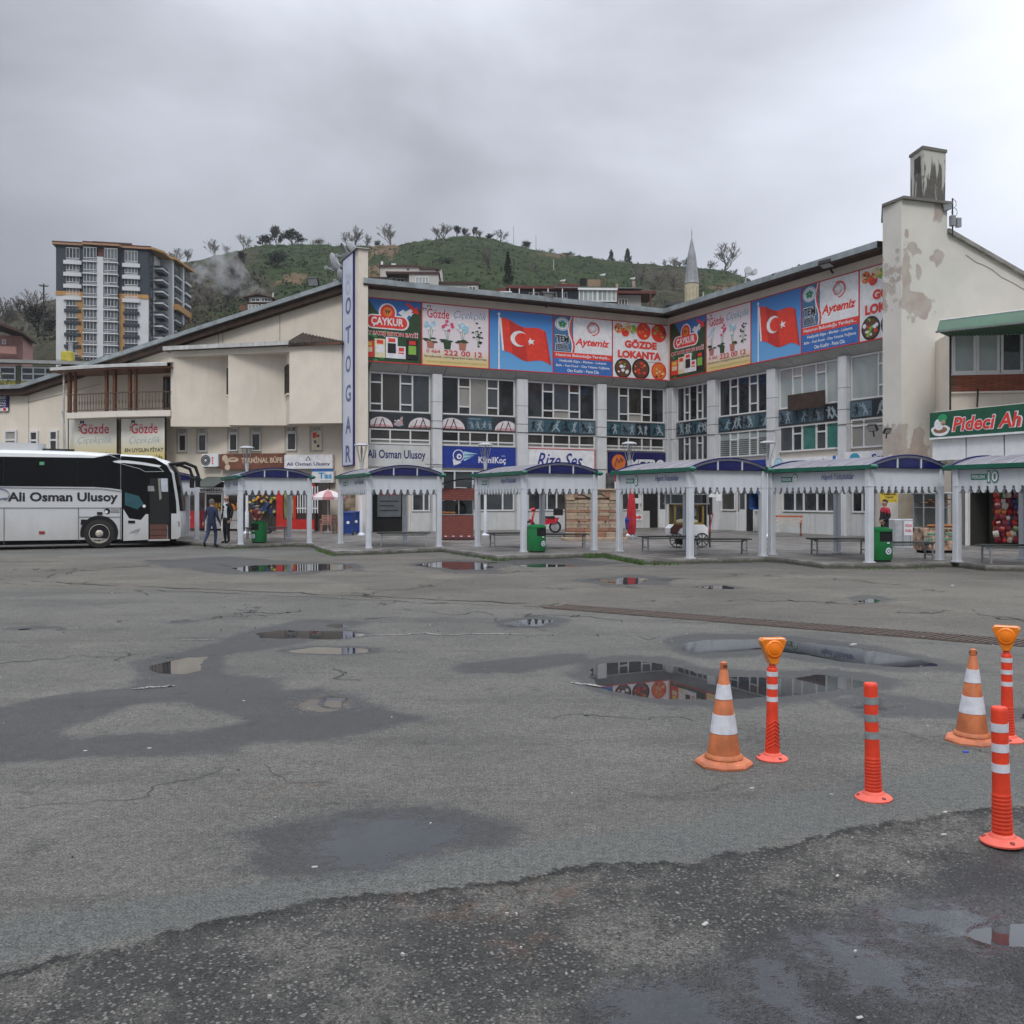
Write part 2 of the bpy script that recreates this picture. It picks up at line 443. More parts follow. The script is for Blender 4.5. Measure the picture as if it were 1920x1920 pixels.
    wet = N.math('MULTIPLY', N.ramp(N.math('ADD', g('wet'), N.math('ADD', N.math('MULTIPLY', N.math('SUBTRACT', N.noise(8, 5, .75), .5), .36), N.math('MULTIPLY', N.math('SUBTRACT', fine, .5), .16))), .08, -.08), 1.0)
    base = N.mix(N.math('MULTIPLY', wet, .86), base, N.mix(1.0, base, (.27, .285, .31), 'MULTIPLY'))
    film = N.ramp(N.math('ADD', g('film'), N.math('MULTIPLY', N.math('SUBTRACT', N.noise(9, 5, .75), .5), .55)), .12, -.02)
    base = N.mix(N.math('MULTIPLY', film, .8), base, (.030, .032, .036))
    N.col(base)
    rg = N.mix(wet, (.95,) * 3, (.62,) * 3)
    rg = N.mix(film, rg, (.035,) * 3)
    s3 = N.n('ShaderNodeSeparateColor'); N.l(rg, s3.inputs[0])
    N.rough(s3.outputs[0])
    h = N.math('ADD', N.math('MULTIPLY', fine, .5), N.math('ADD', N.math('MULTIPLY', st, N.math('MULTIPLY', inside('coarse'), .9)), N.math('MULTIPLY', pale, .35)))
    h = N.math('MULTIPLY', h, N.math('SUBTRACT', 1.0, N.math('MULTIPLY', film, .97)))
    N.bump(h, .75, .014)
    me.materials.append(N.m)
    o = link('asphalt_ground', me)
    tag(o, 'worn grey bus yard asphalt with damp patches', None, None, 'structure')
    far = MB().add([(-690, -200, -.06), (690, -200, -.06), (690, 760, -.06), (-690, 760, -.06)], [(0, 1, 2, 3)])
    tag(far.build('ground', mat('far_ground', (.10, .10, .09), .9, var=.3, scale=.2)), 'flat ground around the bus yard', None, None, 'structure')
def smooth_outline(p, sub=10, jit=.02, seed=0):
    P = [Vector(v) for v in world_poly(p)]; n = len(P); out = []
    for i in range(n):
        a, b, c, d = P[i-1], P[i], P[(i+1) % n], P[(i+2) % n]
        for k in range(sub):
            t = k / sub
            q = .5 * ((2*b) + (c-a)*t + (2*a-5*b+4*c-d)*t*t + (3*b-a-3*c+d)*t**3)
            s = min(1, q.y / 12)
            e = noise.fractal(Vector((q.x * 3.5, q.y * 3.5, seed)), .7, 2, 4) * jit * 2.2 * s
            e2 = noise.fractal(Vector((q.x * 3.5, q.y * 3.5, seed + 9)), .7, 2, 4) * jit * 2.2 * s
            out.append((q.x + e, q.y + e2))
    return out
def water_mat(name, c, rough):
    N = NT(name)
    N.col(N.mix(N.ramp(N.noise(1.3, 4), .35, .65), mul(c, .7), mul(c, 1.25)))
    N.rough(rough); N.b.inputs['IOR'].default_value = 1.6
    N.bump(N.noise(2.5, 2), .02, .004)
    return N.m
PUD = ['480,1187 520,1180 590,1181 660,1182 684,1190 640,1197 540,1196 490,1195', '540,1220 590,1213 650,1212 697,1216 690,1223 640,1227 560,1224',
       '272,1247 310,1240 350,1230 402,1228 382,1240 375,1255 340,1262 300,1259',
       '1080,1267 1120,1245 1200,1239 1280,1250 1320,1264 1480,1270 1530,1262 1650,1276 1600,1292 1480,1306 1340,1314 1240,1311 1180,1302 1110,1287',
       '1270,1209 1320,1198 1420,1197 1500,1201 1600,1213 1700,1230 1775,1248 1700,1253 1600,1243 1520,1229 1440,1216 1360,1223 1290,1228',
       '425,1066 480,1060 600,1057 658,1059 652,1067 560,1071 470,1071', '780,1059 830,1053 935,1054 925,1068 850,1067', '1120,1087 1180,1081 1215,1086 1180,1095 1140,1094',
       '1308,1100 1350,1097 1378,1102 1340,1105', '1795,1738 1840,1722 1960,1712 1960,1772 1880,1770 1830,1757', '1885,1346 1920,1335 1990,1338 1960,1352',
       '610,1172 640,1168 655,1174 630,1178', '945,1167 990,1160 1040,1162 1020,1171 965,1172', '20,1179 50,1176 75,1178 45,1181',
       '590,1322 610,1308 655,1310 660,1326 625,1332', '940,1056 1010,1056 1090,1061 1010,1064', '1600,1127 1630,1122 1662,1126 1630,1131']
build_ground()
wm_ = water_mat('puddle_water', (.030, .031, .033), .012)
for i, s in enumerate(PUD):
    p = smooth_outline(pts(s), 10, .03, i * 3.1)
    cx_, cy_ = sum(q[0] for q in p) / len(p), sum(q[1] for q in p) / len(p)
    p = [(x + (x - cx_) * .05, y + (y - cy_) * .05) for x, y in p]
    mb = MB().add([(x, y, -.0085 - (.0135 if s.startswith('1795') else 0)) for x, y in p], [tuple(range(len(p)))])
    o = mb.build('puddle', wm_)
    tag(o, None, None, None, 'structure')
# cracks, seams and torn edges in the asphalt, and rests of a white painted line
def ribbon(mb, p, w, seed, sub=14, jag=.05, z=.0055, gap=0.0):
    P = [Vector(v) for v in world_poly(p)]; L = []
    for i in range(len(P) - 1):
        for k in range(sub):
            q = P[i].lerp(P[i+1], k / sub)
            j = jag * min(2.5, max(.3, q.y / 12))
            q = q + Vector((noise.fractal(Vector((q.x*2.2, q.y*2.2, seed)), .6, 2, 5), noise.fractal(Vector((q.x*2.2, q.y*2.2, seed+5)), .6, 2, 5))) * j * 2
            L.append(q)
    L.append(P[-1])
    for i in range(len(L) - 1):
        t = (L[i+1] - L[i]); 
        if t.length < 1e-5: continue
        nn = Vector((-t.y, t.x)).normalized()
        g = noise.noise(Vector((L[i].x * 1.7, L[i].y * 1.7, seed + 20)))
        if gap and g < gap: continue
        h = w * max(.3, .7 + g) * .5
        h2 = w * max(.3, .7 + noise.noise(Vector((L[i+1].x * 1.7, L[i+1].y * 1.7, seed + 20)))) * .5
        a, b = L[i], L[i+1]
        mb.add([(a.x+nn.x*h, a.y+nn.y*h, z), (a.x-nn.x*h, a.y-nn.y*h, z), (b.x-nn.x*h2, b.y-nn.y*h2, z), (b.x+nn.x*h2, b.y+nn.y*h2, z)], [(0, 1, 2, 3)])
ck = MB()
for i, (s, w, j) in enumerate([('390,1140 460,1143 500,1150 560,1149 610,1140', .035, .12), ('200,1164 330,1162 420,1158 500,1156', .02, .15), ('455,1128 480,1145 500,1149', .03, .1),
        ('0,1086 200,1098 400,1106 620,1115 820,1124 1040,1135', .06, .05), ('0,1093 200,1104 400,1112 620,1122 1040,1140', .03, .05), ('700,1115 780,1100 860,1088', .03, .15), ('95,1080 130,1066 200,1064 320,1062', .035, .2),
        ('0,1070 120,1066 260,1070', .03, .2), ('1290,1168 1400,1160 1520,1155', .015, .1), ('1180,1088 1320,1086 1400,1076', .03, .12), ('1500,1078 1700,1100 1760,1110', .03, .1),
        ('1280,1130 1400,1126 1560,1128', .03, .14), ('500,1435 512,1460 540,1470 620,1468', .005, .05), ('640,1070 900,1076 1040,1070', .03, .15), ('1840,1150 1900,1160 1960,1180', .03, .1), ('1690,1150 1780,1146 1900,1162', .03, .12),
        ('820,1690 850,1700 900,1680', .005, .08), ('1420,1640 1440,1680 1470,1700', .005, .08),
        ('250,1050 380,1052 430,1062', .03, .12), ('620,1128 760,1150 980,1150 1180,1162', .02, .2), ('0,1240 180,1232 330,1218', .012, .15), ('720,1345 900,1352 1100,1340 1300,1352', .008, .15), ('30,1520 240,1500 420,1440', .007, .12), ('1120,1480 1260,1500 1400,1470', .006, .1), ('930,1160 1080,1190 1240,1195', .014, .15), ('1640,1360 1760,1390 1900,1420', .007, .1), ('1000,1060 1200,1062 1400,1068', .03, .12), ('60,1030 200,1030 330,1026', .04, .1)]):
    ribbon(ck, pts(s), w, i * 7.7, jag=j, gap=-.25)
for k in range(40):
    x, y = rng.uniform(-40, 1960), 1064 + 200 * rng.random() ** 1.6
    q = [(x, y)]
    for j in range(rng.randint(2, 4)): q.append((q[-1][0] + rng.uniform(-60, 80) * (1 if y > 1150 else .8), min(1940, max(1060, q[-1][1] + rng.uniform(-8, 8) * (y - 900) / 300))))
    ribbon(ck, q, .010 if y > 1150 else .02, k * 3.3, jag=.09, gap=.02)
tag(ck.build('crack', mat('crack_dark', (.022, .021, .019), .9)), None, None, None, 'structure')
pl = MB()
for i, s in enumerate(['690,1192 800,1189 930,1190 1040,1191', '340,1199 400,1199', '1070,1283 1130,1288', '250,1290 320,1288']):
    ribbon(pl, pts(s), .06, i * 4.2, jag=.06, gap=.0, z=.0065, sub=30)
tag(pl.build('painted_line', mat('old_road_paint', (.24, .235, .22), .8, var=.3, scale=12)), None, None, None, 'structure')
# litter: cigarette ends, scraps of paper, pebbles
lt = MB()
for k in range(60):
    x, y = rng.uniform(0, 1920), 1060 + 860 * rng.random() ** 1.5
    p = gnd(x, y); a = rng.random() * 6.3; l, w = rng.uniform(.003, .009), rng.uniform(.002, .004)
    if p.y > 10: l *= 2.2; w *= 2
    lt.T = Matrix.Translation((p.x, p.y, 0)) @ Matrix.Rotation(a, 4, 'Z')
    lt.box(-l, l, -w, w, 0, .004 + .006 * rng.random(), 0 if rng.random() < .8 else 1)
for x, y, l in ((590, 1626, .014), (1322, 1733, .016), (1570, 1642, .012), (1612, 1908, .012), (1410, 1478, .014), (1786, 1099, .06), (1772, 1523, .015), (1770, 1565, .015), (1600, 1210, .05), (457, 1314, .012), (280, 1403, .014), (160, 1408, .014)):
    p = gnd(x, y); lt.T = Matrix.Translation((p.x, p.y, 0)) @ Matrix.Rotation(rng.random(), 4, 'Z')
    lt.cbox(-l, l, -l*.45, l*.45, 0, l*.35, .003, 0)
p = gnd(1811, 1411); lt.T = Matrix.Translation((p.x, p.y, 0)); lt.cbox(-.018, .018, -.008, .008, 0, .01, .002, 2)
lt.T = None
tag(lt.build('litter', [mat('litter_white', (.36, .35, .33), .8), mat('litter_dark', (.03, .03, .03), .8), mat('litter_blue', (.02, .06, .4), .6)]), None, None, None, 'stuff')
# ---------------------------------------------------------------- raised pavement with its broken kerb
PZ = .13
KERB = pts('-500,1010 0,1011 300,1014 377,1017 430,1022 463,1021 548,1018 583,1019 605,1027 630,1034 730,1031 827,1027.5 840,1029 932,1042 1020,1039.5 1113,1036.5 1128,1036 1200,1048.5 1302,1048 1432,1044.5 1470,1047 1545,1056 1620,1056 1700,1056 1790,1053.5 1850,1060 1960,1062 2300,1066')
kp = [gnd(x, y, PZ) for x, y in KERB]
outer = []
for i in range(len(kp) - 1):
    for k in range(8):
        q = kp[i].lerp(kp[i+1], k / 8)
        outer.append(Vector((q.x, q.y + noise.noise(Vector((q.x * 1.1, q.y, 2))) * .05 + noise.noise(Vector((q.x * 5, q.y, 4))) * .03, PZ)))
outer.append(kp[-1])
kw = .16
inner = [Vector((q.x, q.y + kw, PZ)) for q in outer]
sl_ = MB().add([(q.x, q.y, PZ - .004) for q in inner] + [(60, 95, PZ - .004), (-60, 95, PZ - .004)], [tuple(range(len(inner) + 2))])
N = NT('pavement')
br = N.n('ShaderNodeTexBrick'); N.l(N.tc.outputs['Object'], br.inputs['Vector'])
br.inputs['Scale'].default_value = 4.0; br.inputs['Mortar Size'].default_value = .02
br.inputs['Color1'].default_value = lin((.20, .185, .165)); br.inputs['Color2'].default_value = lin((.16, .15, .135)); br.inputs['Mortar'].default_value = lin((.075, .07, .065))
f1 = N.noise(.7, 5, .6)
N.col(N.mix(N.ramp(N.noise(1.1, 5, .65), .42, .66), br.outputs[0], N.mix(1.0, br.outputs[0], (.55, .55, .56), 'MULTIPLY')))
N.rough(N.math('MULTIPLY_ADD', N.ramp(f1, .35, .65), .35, .35)); N.bump(N.noise(30, 3), .3, .01)
tag(sl_.build('pavement', N.m), 'raised paved platform in front of the terminal', None, None, 'structure')
kb = MB()
for i in range(len(outer) - 1):
    a, b, c, d = outer[i], outer[i+1], inner[i+1], inner[i]
    za, zb = [PZ + noise.noise(Vector((q.x * 2.3, q.y * 2.3, 7))) * .022 for q in (a, b)]
    kb.add([(a.x, a.y, -.05), (b.x, b.y, -.05), (b.x, b.y + .02, zb), (a.x, a.y + .02, za), (c.x, c.y, PZ), (d.x, d.y, PZ)], [(0, 1, 2, 3), (3, 2, 4, 5)])
N = NT('kerb_concrete')
gz = N.n('ShaderNodeSeparateXYZ'); N.l(N.tc.outputs['Object'], gz.inputs[0])
kc = N.mix(N.ramp(N.noise(2.2, 5, .65), .4, .6), (.23, .22, .20), (.14, .135, .12))
kc = N.mix(N.math('MULTIPLY', N.ramp(N.math('ADD', gz.outputs[2], N.math('MULTIPLY', N.noise(6, 3), .12)), .16, .10), .8), kc, (.045, .048, .03))
N.col(kc); N.rough(.9); N.bump(N.noise(18, 4), .5, .02)
tag(kb.build('kerb', N.m), 'broken concrete kerb of the bus platforms', None, None, 'structure')
gm = MB()
for x0, x1, n, h in ((1095, 1205, 700, .11), (596, 634, 160, .08), (905, 955, 120, .07), (1240, 1270, 40, .05), (1600, 1740, 80, .04), (840, 905, 70, .05), (425, 470, 50, .05), (1210, 1235, 60, .06)):
    for k in range(n):
        x = rng.uniform(x0, x1)
        ys = np.interp(x, [p[0] for p in KERB], [p[1] for p in KERB])
        q = gnd(x, ys, PZ); q.y += rng.uniform(-.38, -.01); hh = h * rng.uniform(.5, 1.5); a = rng.random() * 6.3
        w = .02; dx, dy = math.cos(a) * w, math.sin(a) * w; l = rng.uniform(-.05, .05)
        gm.add([(q.x - dx, q.y - dy, -.01), (q.x + dx, q.y + dy, -.01), (q.x + l, q.y + l * .6, hh)], [(0, 1, 2)])
tag(gm.build('grass', mat('weed_green', (.07, .125, .03), .8, var=.35, scale=4)), 'weeds growing along the kerb', None, None, 'stuff')
# ---------------------------------------------------------------- slot drain across the yard
DR = [gnd(x, y) for x, y in pts('1000,1134 1300,1148 1600,1171 1960,1210')]
def drain():
    A, B = gnd(1040, 1137), gnd(1975, 1211)
    t = (B - A); Lg = t.length; t.normalize(); f = Face(A.x, A.y, t.x, t.y)
    T = thing('drain_grate', 'long rusty slot drain grate set flush across the grey asphalt', 'drain', f.M)
    rust = mat('rusty_iron', (.075, .055, .042), .75, .3, var=.35, scale=9, bump=.3)
    wd = .56
    MB().box(0, Lg, -wd/2, wd/2, .0005, .002).build('channel', mat('drain_dark', (.008, .008, .008), .9), T)
    MB().box(0, Lg, -wd/2 - .025, -wd/2, -.01, .008).box(0, Lg, wd/2, wd/2 + .025, -.01, .010).build('frame', rust, T)
    n = 92; st = Lg / n
    me = MB().cbox(-st*.27, st*.27, -wd/2, wd/2, .002, .012, .003).mesh('bar', rust)
    for i in range(n):
        o = link('bar', me, T, None, Matrix.Translation((st * (i + .5), 0, rng.uniform(-.002, .002))) @ Matrix.Rotation(R(-14) + rng.uniform(-.02, .02), 4, 'Z'))
drain()
# ---------------------------------------------------------------- terminal building
CREAM = mat('cream_render', (.70, .635, .54), .9, var=.06, scale=.8, bump=.12, bscale=25, streak=.10)
CREAM2 = mat('cream_paint', (.70, .645, .565), .85, var=.05, scale=1.2, streak=.15)
WHITEAL = mat('white_aluminium', (.60, .61, .62), .45, var=.05, scale=2, streak=.22)
PVC = mat('white_window_frame', (.66, .66, .655), .4, var=.05, scale=3)
PANEL = mat('pale_wall_panel', (.55, .555, .545), .5, var=.06, scale=1.5, streak=.3)
SOFF = mat('grey_soffit_panel', (.42, .42, .41), .55, var=.07, scale=1.2, streak=.3)
ROOFM = mat('zinc_roof', (.30, .335, .345), .5, .35, var=.22, scale=1.8, streak=.3)
DKBR = mat('dark_brown_boards', (.045, .026, .018), .85, var=.35, scale=3)
TILE = mat('brown_roof_tile', (.075, .060, .050), .9, var=.3, scale=6)
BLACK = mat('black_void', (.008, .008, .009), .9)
WOODM = mat('brown_varnished_wood', (.13, .050, .024), .55, var=.3, scale=8)
IRON = mat('dark_iron', (.035, .030, .028), .6, .4)
STEEL = mat('galvanised_steel', (.36, .37, .38), .45, .6, var=.15, scale=12)
WHITE = mat('white_paint', (.74, .75, .76), .5, var=.05)
GREYP = mat('grey_plastic', (.25, .26, .27), .5)
def glass_mat(name, lo, hi, rough=.05, scale=.55):
    N = NT(name)
    oi = N.n('ShaderNodeObjectInfo')
    v = N.n('ShaderNodeVectorMath', operation='ADD')
    N.l(N.tc.outputs['Object'], v.inputs[0])
    f = N.noise(scale, 3, .6, dist=1.2)
    g = N.math('MULTIPLY_ADD', oi.outputs['Random'], .45, N.math('MULTIPLY', f, .75))  # random and mottled tone paints uneven interior brightness into the pane
    N.col(N.mix(N.ramp(g, .25, .85), lo, hi)); N.rough(rough)
    N.b.inputs['Specular IOR Level'].default_value = .6
    return N.m
GLASS = glass_mat('dark_window_glass', (.008, .009, .011), (.075, .083, .090))
GLASSB = glass_mat('brown_window_glass', (.012, .011, .010), (.060, .056, .050))
BLIND = glass_mat('glass_over_white_blind', (.26, .30, .30), (.40, .44, .43), .08)
TEAL = glass_mat('glass_over_green_curtain', (.015, .085, .075), (.05, .20, .17), .08, 1.6)
CURT = glass_mat('glass_over_net_curtain', (.22, .21, .19), (.34, .33, .30), .15)
C0 = (8.81, 53.0)
UL, UR = (.9035, .4288), (.432, -.902)
FL = Face(C0[0] - 17.4 * UL[0], C0[1] - 17.4 * UL[1], *UL)
FR = Face(C0[0], C0[1], *UR)
FG = Face(-320.0 / F * 47.5, 47.5, 3.8, -1.0)
T0 = thing('terminal_building', 'long cream bus terminal with two window wings meeting in an inner corner', 'building')
def part(name, mb, m, f, parent=None, label=None): return mb.build(name, m, parent or T0, label, f.M if f else None)
N5 = [(3, [1]), (2, [.23, .55, .22]), (3, [1]), (2, [.23, .55, .22]), (3, [1])]
def window(f, x0, x1, z0, z1, cols, pane, y=0.0, fw=.07, parent=None, fm=PVC, name='window', M=True, dep=.09):
    """a framed window; every pane is a piece of its own. pane: a material or a function (column, row) -> material"""
    w = sum(c[0] for c in cols); fr = MB(); P = []
    fr.box(x0, x1, y - dep, y, z0, z0 + fw); fr.box(x0, x1, y - dep, y, z1 - fw, z1)
    x = x0
    fr.box(x0, x0 + fw, y - dep, y, z0 + fw, z1 - fw)
    for i, (cw, rows) in enumerate(cols):
        xa, xb = x, x + (x1 - x0) * cw / w
        a = xa + (fw if i == 0 else fw / 2)
        b = xb - (fw if i == len(cols) - 1 else fw / 2)
        fr.box(b, xb + (0 if i == len(cols) - 1 else fw / 2), y - dep, y, z0 + fw, z1 - fw)
        zz = z0 + fw; H = z1 - z0 - 2 * fw
        for j, r in enumerate(rows):
            za, zb = zz, zz + H * r
            if j < len(rows) - 1: fr.box(a, b, y - dep * .93, y, zb - fw / 2, zb + fw / 2)
            P.append((i, j, a, b, za + (fw / 2 if j else 0), zb - (fw / 2 if j < len(rows) - 1 else 0)))
            zz = zb
        x = xb
    o = fr.build(name, fm, parent or T0, None, f.M if (f and M) else None)
    for i, j, a, b, za, zb in P:
        m = pane(i, j) if callable(pane) else pane
        t = rng.uniform(-.006, .006)
        MB().add([(a, y - dep*.35 + t, za), (b, y - dep*.35 - t, za), (b, y - dep*.35 - t, zb), (a, y - dep*.35 + t, zb), (a, y - .005, za), (b, y - .005, za), (b, y - .005, zb), (a, y - .005, zb)],
                 [(0, 1, 2, 3), (1, 0, 4, 5), (2, 1, 5, 6), (3, 2, 6, 7), (0, 3, 7, 4), (7, 6, 5, 4)]).build('pane', m, o)
    return o
ZB0, ZB1, ZW, ZR = 8.27, 11.27, 11.72, 12.02       # banner bottom and top, wall top, roof edge
BO = .5                                            # how far the banner storey stands out
def wing(f, x0, x1, cols, right=False):
    w0 = part('wall', MB().box(x0, x1, 0.02, 9, -.1, 7.9), CREAM2, f)
    part('upper_wall', MB().box(x0 + (BO if right else -.2), x1 - (BO if not right else 0), -BO, 9, ZB0 - .02, ZW), CREAM, f)
    n = 9 if not right else 8
    xs0, xs1 = x0, x1
    for i in range(n):                              # sloping cladding panels under the banner storey
        a, b = xs0 + (xs1 - xs0) * i / n + .012, xs0 + (xs1 - xs0) * (i + 1) / n - .012
        m = MB().add([(a, -BO, ZB0 - .03), (b, -BO, ZB0 - .03), (b, -.03, 7.86), (a, -.03, 7.86), (a, -BO + .02, ZB0 + .02), (b, -BO + .02, ZB0 + .02), (b, .02, 7.90), (a, .02, 7.90)],
                     [(3, 2, 1, 0), (4, 5, 6, 7), (0, 1, 5, 4), (2, 3, 7, 6), (1, 2, 6, 5), (3, 0, 4, 7)])
        part('cladding_panel', m, SOFF, f)
    for a, b in cols:
        c = part('column', MB().cbox(a, b, -.34, .04, PZ - .02, 7.88, .02), WHITEAL, f)
        MB().box(a - .004, b + .004, -.344, .03, 5.55, 5.58).box(a - .004, b + .004, -.344, .03, 3.28, 3.31).box(a - .004, b + .004, -.344, .03, 6.5, 6.52).build('joint', mat('joint_grey', (.12, .12, .12), .8), c)
    r, dp_ = (.35, 4) if right else (1.1, 9)
    part('eaves_boards', MB().box(x0 - (0 if right else .6), x1, -BO - .75, -BO + .02, ZW - .02, ZW + .04).box(x0 - (0 if right else .6), x1, -BO - .72, -BO - .62, ZW + .04, ZW + .1), DKBR, f)
    part('roof', MB().add([(x0 - .6, -BO - .78, ZW + .06), (x1, -BO - .78, ZW + .06), (x1, -BO - .78, ZR + .02), (x0 - .6, -BO - .78, ZR + .02), (x1, dp_, ZR + r), (x0 - .6, dp_, ZR + r)], [(0, 1, 2, 3), (3, 2, 4, 5)]), ROOFM, f)
SL = lambda px, f=FL: f.s(px)
colL = [(FL.s(a), FL.s(b)) for a, b in ((807, 825), (965, 985), (1115, 1132))] + [(17.4 - .36, 17.4 + .05)]
wing(FL, 0, 17.4, colL)
colR = [(FR.s(a), FR.s(b)) for a, b in ((1335, 1350), (1447, 1463), (1581, 1597))] + [(-.05 + .4, .75)]
XR = FR.s(1688)
wing(FR, 0, XR, colR, True)
# storeys of the left wing
bayL = [(0, colL[0][0]), (colL[0][1], colL[1][0]), (colL[1][1], colL[2][0]), (colL[2][1], colL[3][0])]
bayR = [(.8, colR[0][0]), (colR[0][1], colR[1][0]), (colR[1][1], colR[2][0]), (colR[2][1], XR)]
for i, (a, b) in enumerate(bayL):
    def pn(c, r, i=i):
        if i >= 2 and c == 2 and r == 0 and False: return CURT
        return GLASSB if (i + c + r) % 5 == 0 else GLASS
    cols = [(3, [1]), (2, [.2, .56, .24]), (3, [.22, .78] if i >= 2 else [1]), (2, [.2, .56, .24]), (3, [1])]
    if i == 0: cols = [(2, [.18, .58, .24]), (3, [1]), (2, [.18, .58, .24]), (3, [1])]
    window(FL, a + .03, b - .03, 5.93, 7.84, cols, lambda c, r, i=i: CURT if (i >= 2 and c == 2 and r == 0) or (i * 3 + c + r) % 11 == 5 else (GLASSB if (i * 2 + c + r) % 4 == 1 else GLASS))
    n = 3 if i == 0 else 5
    window(FL, a + .03, b - .03, 4.37, 5.12, [(3 if k % 2 == 0 else 2, [.26, .74]) for k in range(n)] if n == 5 else [(1, [.26, .74])] * 3, lambda c, r: (CURT if r == 0 else GLASSB))
for i, (a, b) in enumerate(bayR):
    z20 = FR.z(1400, 856) if i == 1 else (FR.z(1300, 864) if i == 0 else FR.z(1520, 845))
    if i == 3: z20 = FR.z(1620, 840)
    up_ = [GLASS, GLASS, BLIND, BLIND][i]
    cols = N5 if i < 3 else [(3, [1]), (2, [.25, .5, .25])]
    window(FR, a + .03, b - .03, 5.93, 7.84, cols, up_)
    lo_ = [GLASS, BLIND, None, CURT][i]
    cols = [(3, [1]), (2, [.70, .30]), (3, [1]), (2, [.70, .30]), (3, [1])] if i < 3 else [(2, [.8, .2]), (3, [.8, .2]), (2, [.8, .2])]
    pm = lo_ if lo_ else (lambda c, r: [GLASS, GLASS, TEAL, GLASS, TEAL][c])
    o = window(FR, a + .03, b - .03, z20, 5.12, cols, pm)
    if i == 1:
        bl = MB()
        w = (b - a) / 13
        for x0, x1, zt in ((.15, 2.85, 5.0), (3.15, 4.85, 4.72), (5.15, 7.85, 5.0), (8.15, 9.85, 4.72), (10.15, 12.8, 5.0)):
            for k in range(8):
                z = z20 + .1 + k * .105
                if z < zt - .02: bl.box(a + x0 * w, a + x1 * w, -.052, -.04, z, z + .035)
        bl.build('blind_slats', mat('blind_gap_dark', (.06, .055, .05), .7), o)['kind'] = 'stuff'
# ground floor shop fronts, left wing
def ground_bay(f, a, b, items, pan=True):
    """items: ('w', x0, x1, z0, z1, cols, pane) windows, ('d', x0, x1, z1, mat) openings; panels fill the dado"""
    if pan:
        n = max(2, round((b - a) / .95))
        for i in range(n):
            u, v = a + (b - a) * i / n + .006, a + (b - a) * (i + 1) / n - .006
            if any(k[0] in 'do' and k[1] < (u + v) / 2 < k[2] for k in items): continue
            part('wall_panel', MB().cbox(u, v, -.06, .03, PZ, 1.06, .008), PANEL, f)
    for k in items:
        if k[0] == 'w': window(f, *k[1:5], k[5], k[6], y=-.01)
        else:
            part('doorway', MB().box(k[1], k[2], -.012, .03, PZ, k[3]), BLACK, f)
            if k[0] == 'd': part('door_frame', MB().box(k[1] - .07, k[1], -.1, .03, PZ, k[3]).box(k[2], k[2] + .07, -.1, .03, PZ, k[3]).box(k[1] - .07, k[2] + .07, -.1, .03, k[3], k[3] + .08), PVC, f)
s = FL.s
ground_bay(FL, 0, colL[0][0], [('d', s(697), s(761), 3.0), ('w', s(771), s(805), 1.1, 3.1, [(3, [1]), (1.6, [1])], GLASS)])
ground_bay(FL, *bayL[1], [('w', s(828), s(963), 1.1, 3.15, [(2, [1]), (3, [1]), (2, [1]), (3, [1]), (2, [1])], GLASS)])
ground_bay(FL, *bayL[2], [('w', s(988), s(1112), 1.1, 3.15, [(2, [1]), (1, [1]), (2, [1]), (2, [1])], lambda c, r: GLASSB if c > 1 else GLASS)])
ground_bay(FL, *bayL[3], [('d', s(1204), s(1233), 2.35), ('w', s(1162), s(1198), 1.1, 3.1, [(1, [1])], GLASSB)])
dr = part('door', MB().cbox(s(1234), s(1247), -.07, .0, PZ, 2.3, .01), PVC, FL)
MB().box(s(1236), s(1245), -.075, -.06, 1.15, 2.2).build('pane', GLASS, dr)
s = FR.s
ground_bay(FR, *bayR[0], [('w', s(1268), s(1295), 1.15, 3.0, [(1, [1]), (1, [1])], GLASS), ('d', s(1300), s(1328), 2.5)])
ground_bay(FR, *bayR[1], [('w', s(1354), s(1381), 1.12, 3.0, [(1, [1])], GLASSB), ('d', s(1385), s(1415), 2.55), ('w', s(1418), s(1445), 1.12, 3.0, [(1, [1]), (1, [1])], GLASS)])
dr = part('door', MB().cbox(s(1388), s(1400), -.07, .0, PZ, 2.5, .01), PVC, FR)
MB().box(s(1389.5), s(1398.5), -.075, -.06, 1.2, 2.4).build('pane', GLASS, dr)
ground_bay(FR, *bayR[2], [('w', s(1469), s(1579), 1.12, 3.0, [(3, [1]), (2, [.62, .38]), (3, [1]), (2, [.62, .38]), (3, [1])], GLASS)])
ground_bay(FR, bayR[3][0], s(1640), [('w', s(1600), s(1640), 1.12, 3.0, [(2, [1]), (1, [1]), (1, [1])], GLASS)])
cnd = mat('faint_grey_pipe', (.45, .45, .43), .6)
part('downpipe', MB().tube([(.18, -.1, PZ), (.18, -.1, 5.1)], .045).tube([(.32, -.12, PZ), (.32, -.12, 4.4)], .03), cnd, FR)
part('cable', MB().tube([(colL[0][0] - 1, -.36, 5.22), (colL[1][0], -.36, 5.14), (colL[2][0], -.36, 5.05), (17.0, -.37, 5.0)], .014, 4).tube([(colL[0][0] - .4, -.36, 3.42), (colL[1][0], -.36, 3.36), (colL[2][1], -.36, 3.3)], .012, 4), IRON, FL)
part('cable', MB().tube([(.6, -.36, 5.0), (colR[0][0], -.36, 5.06), (colR[1][0], -.36, 4.95), (XR, -.36, 4.9)], .014, 4), IRON, FR)
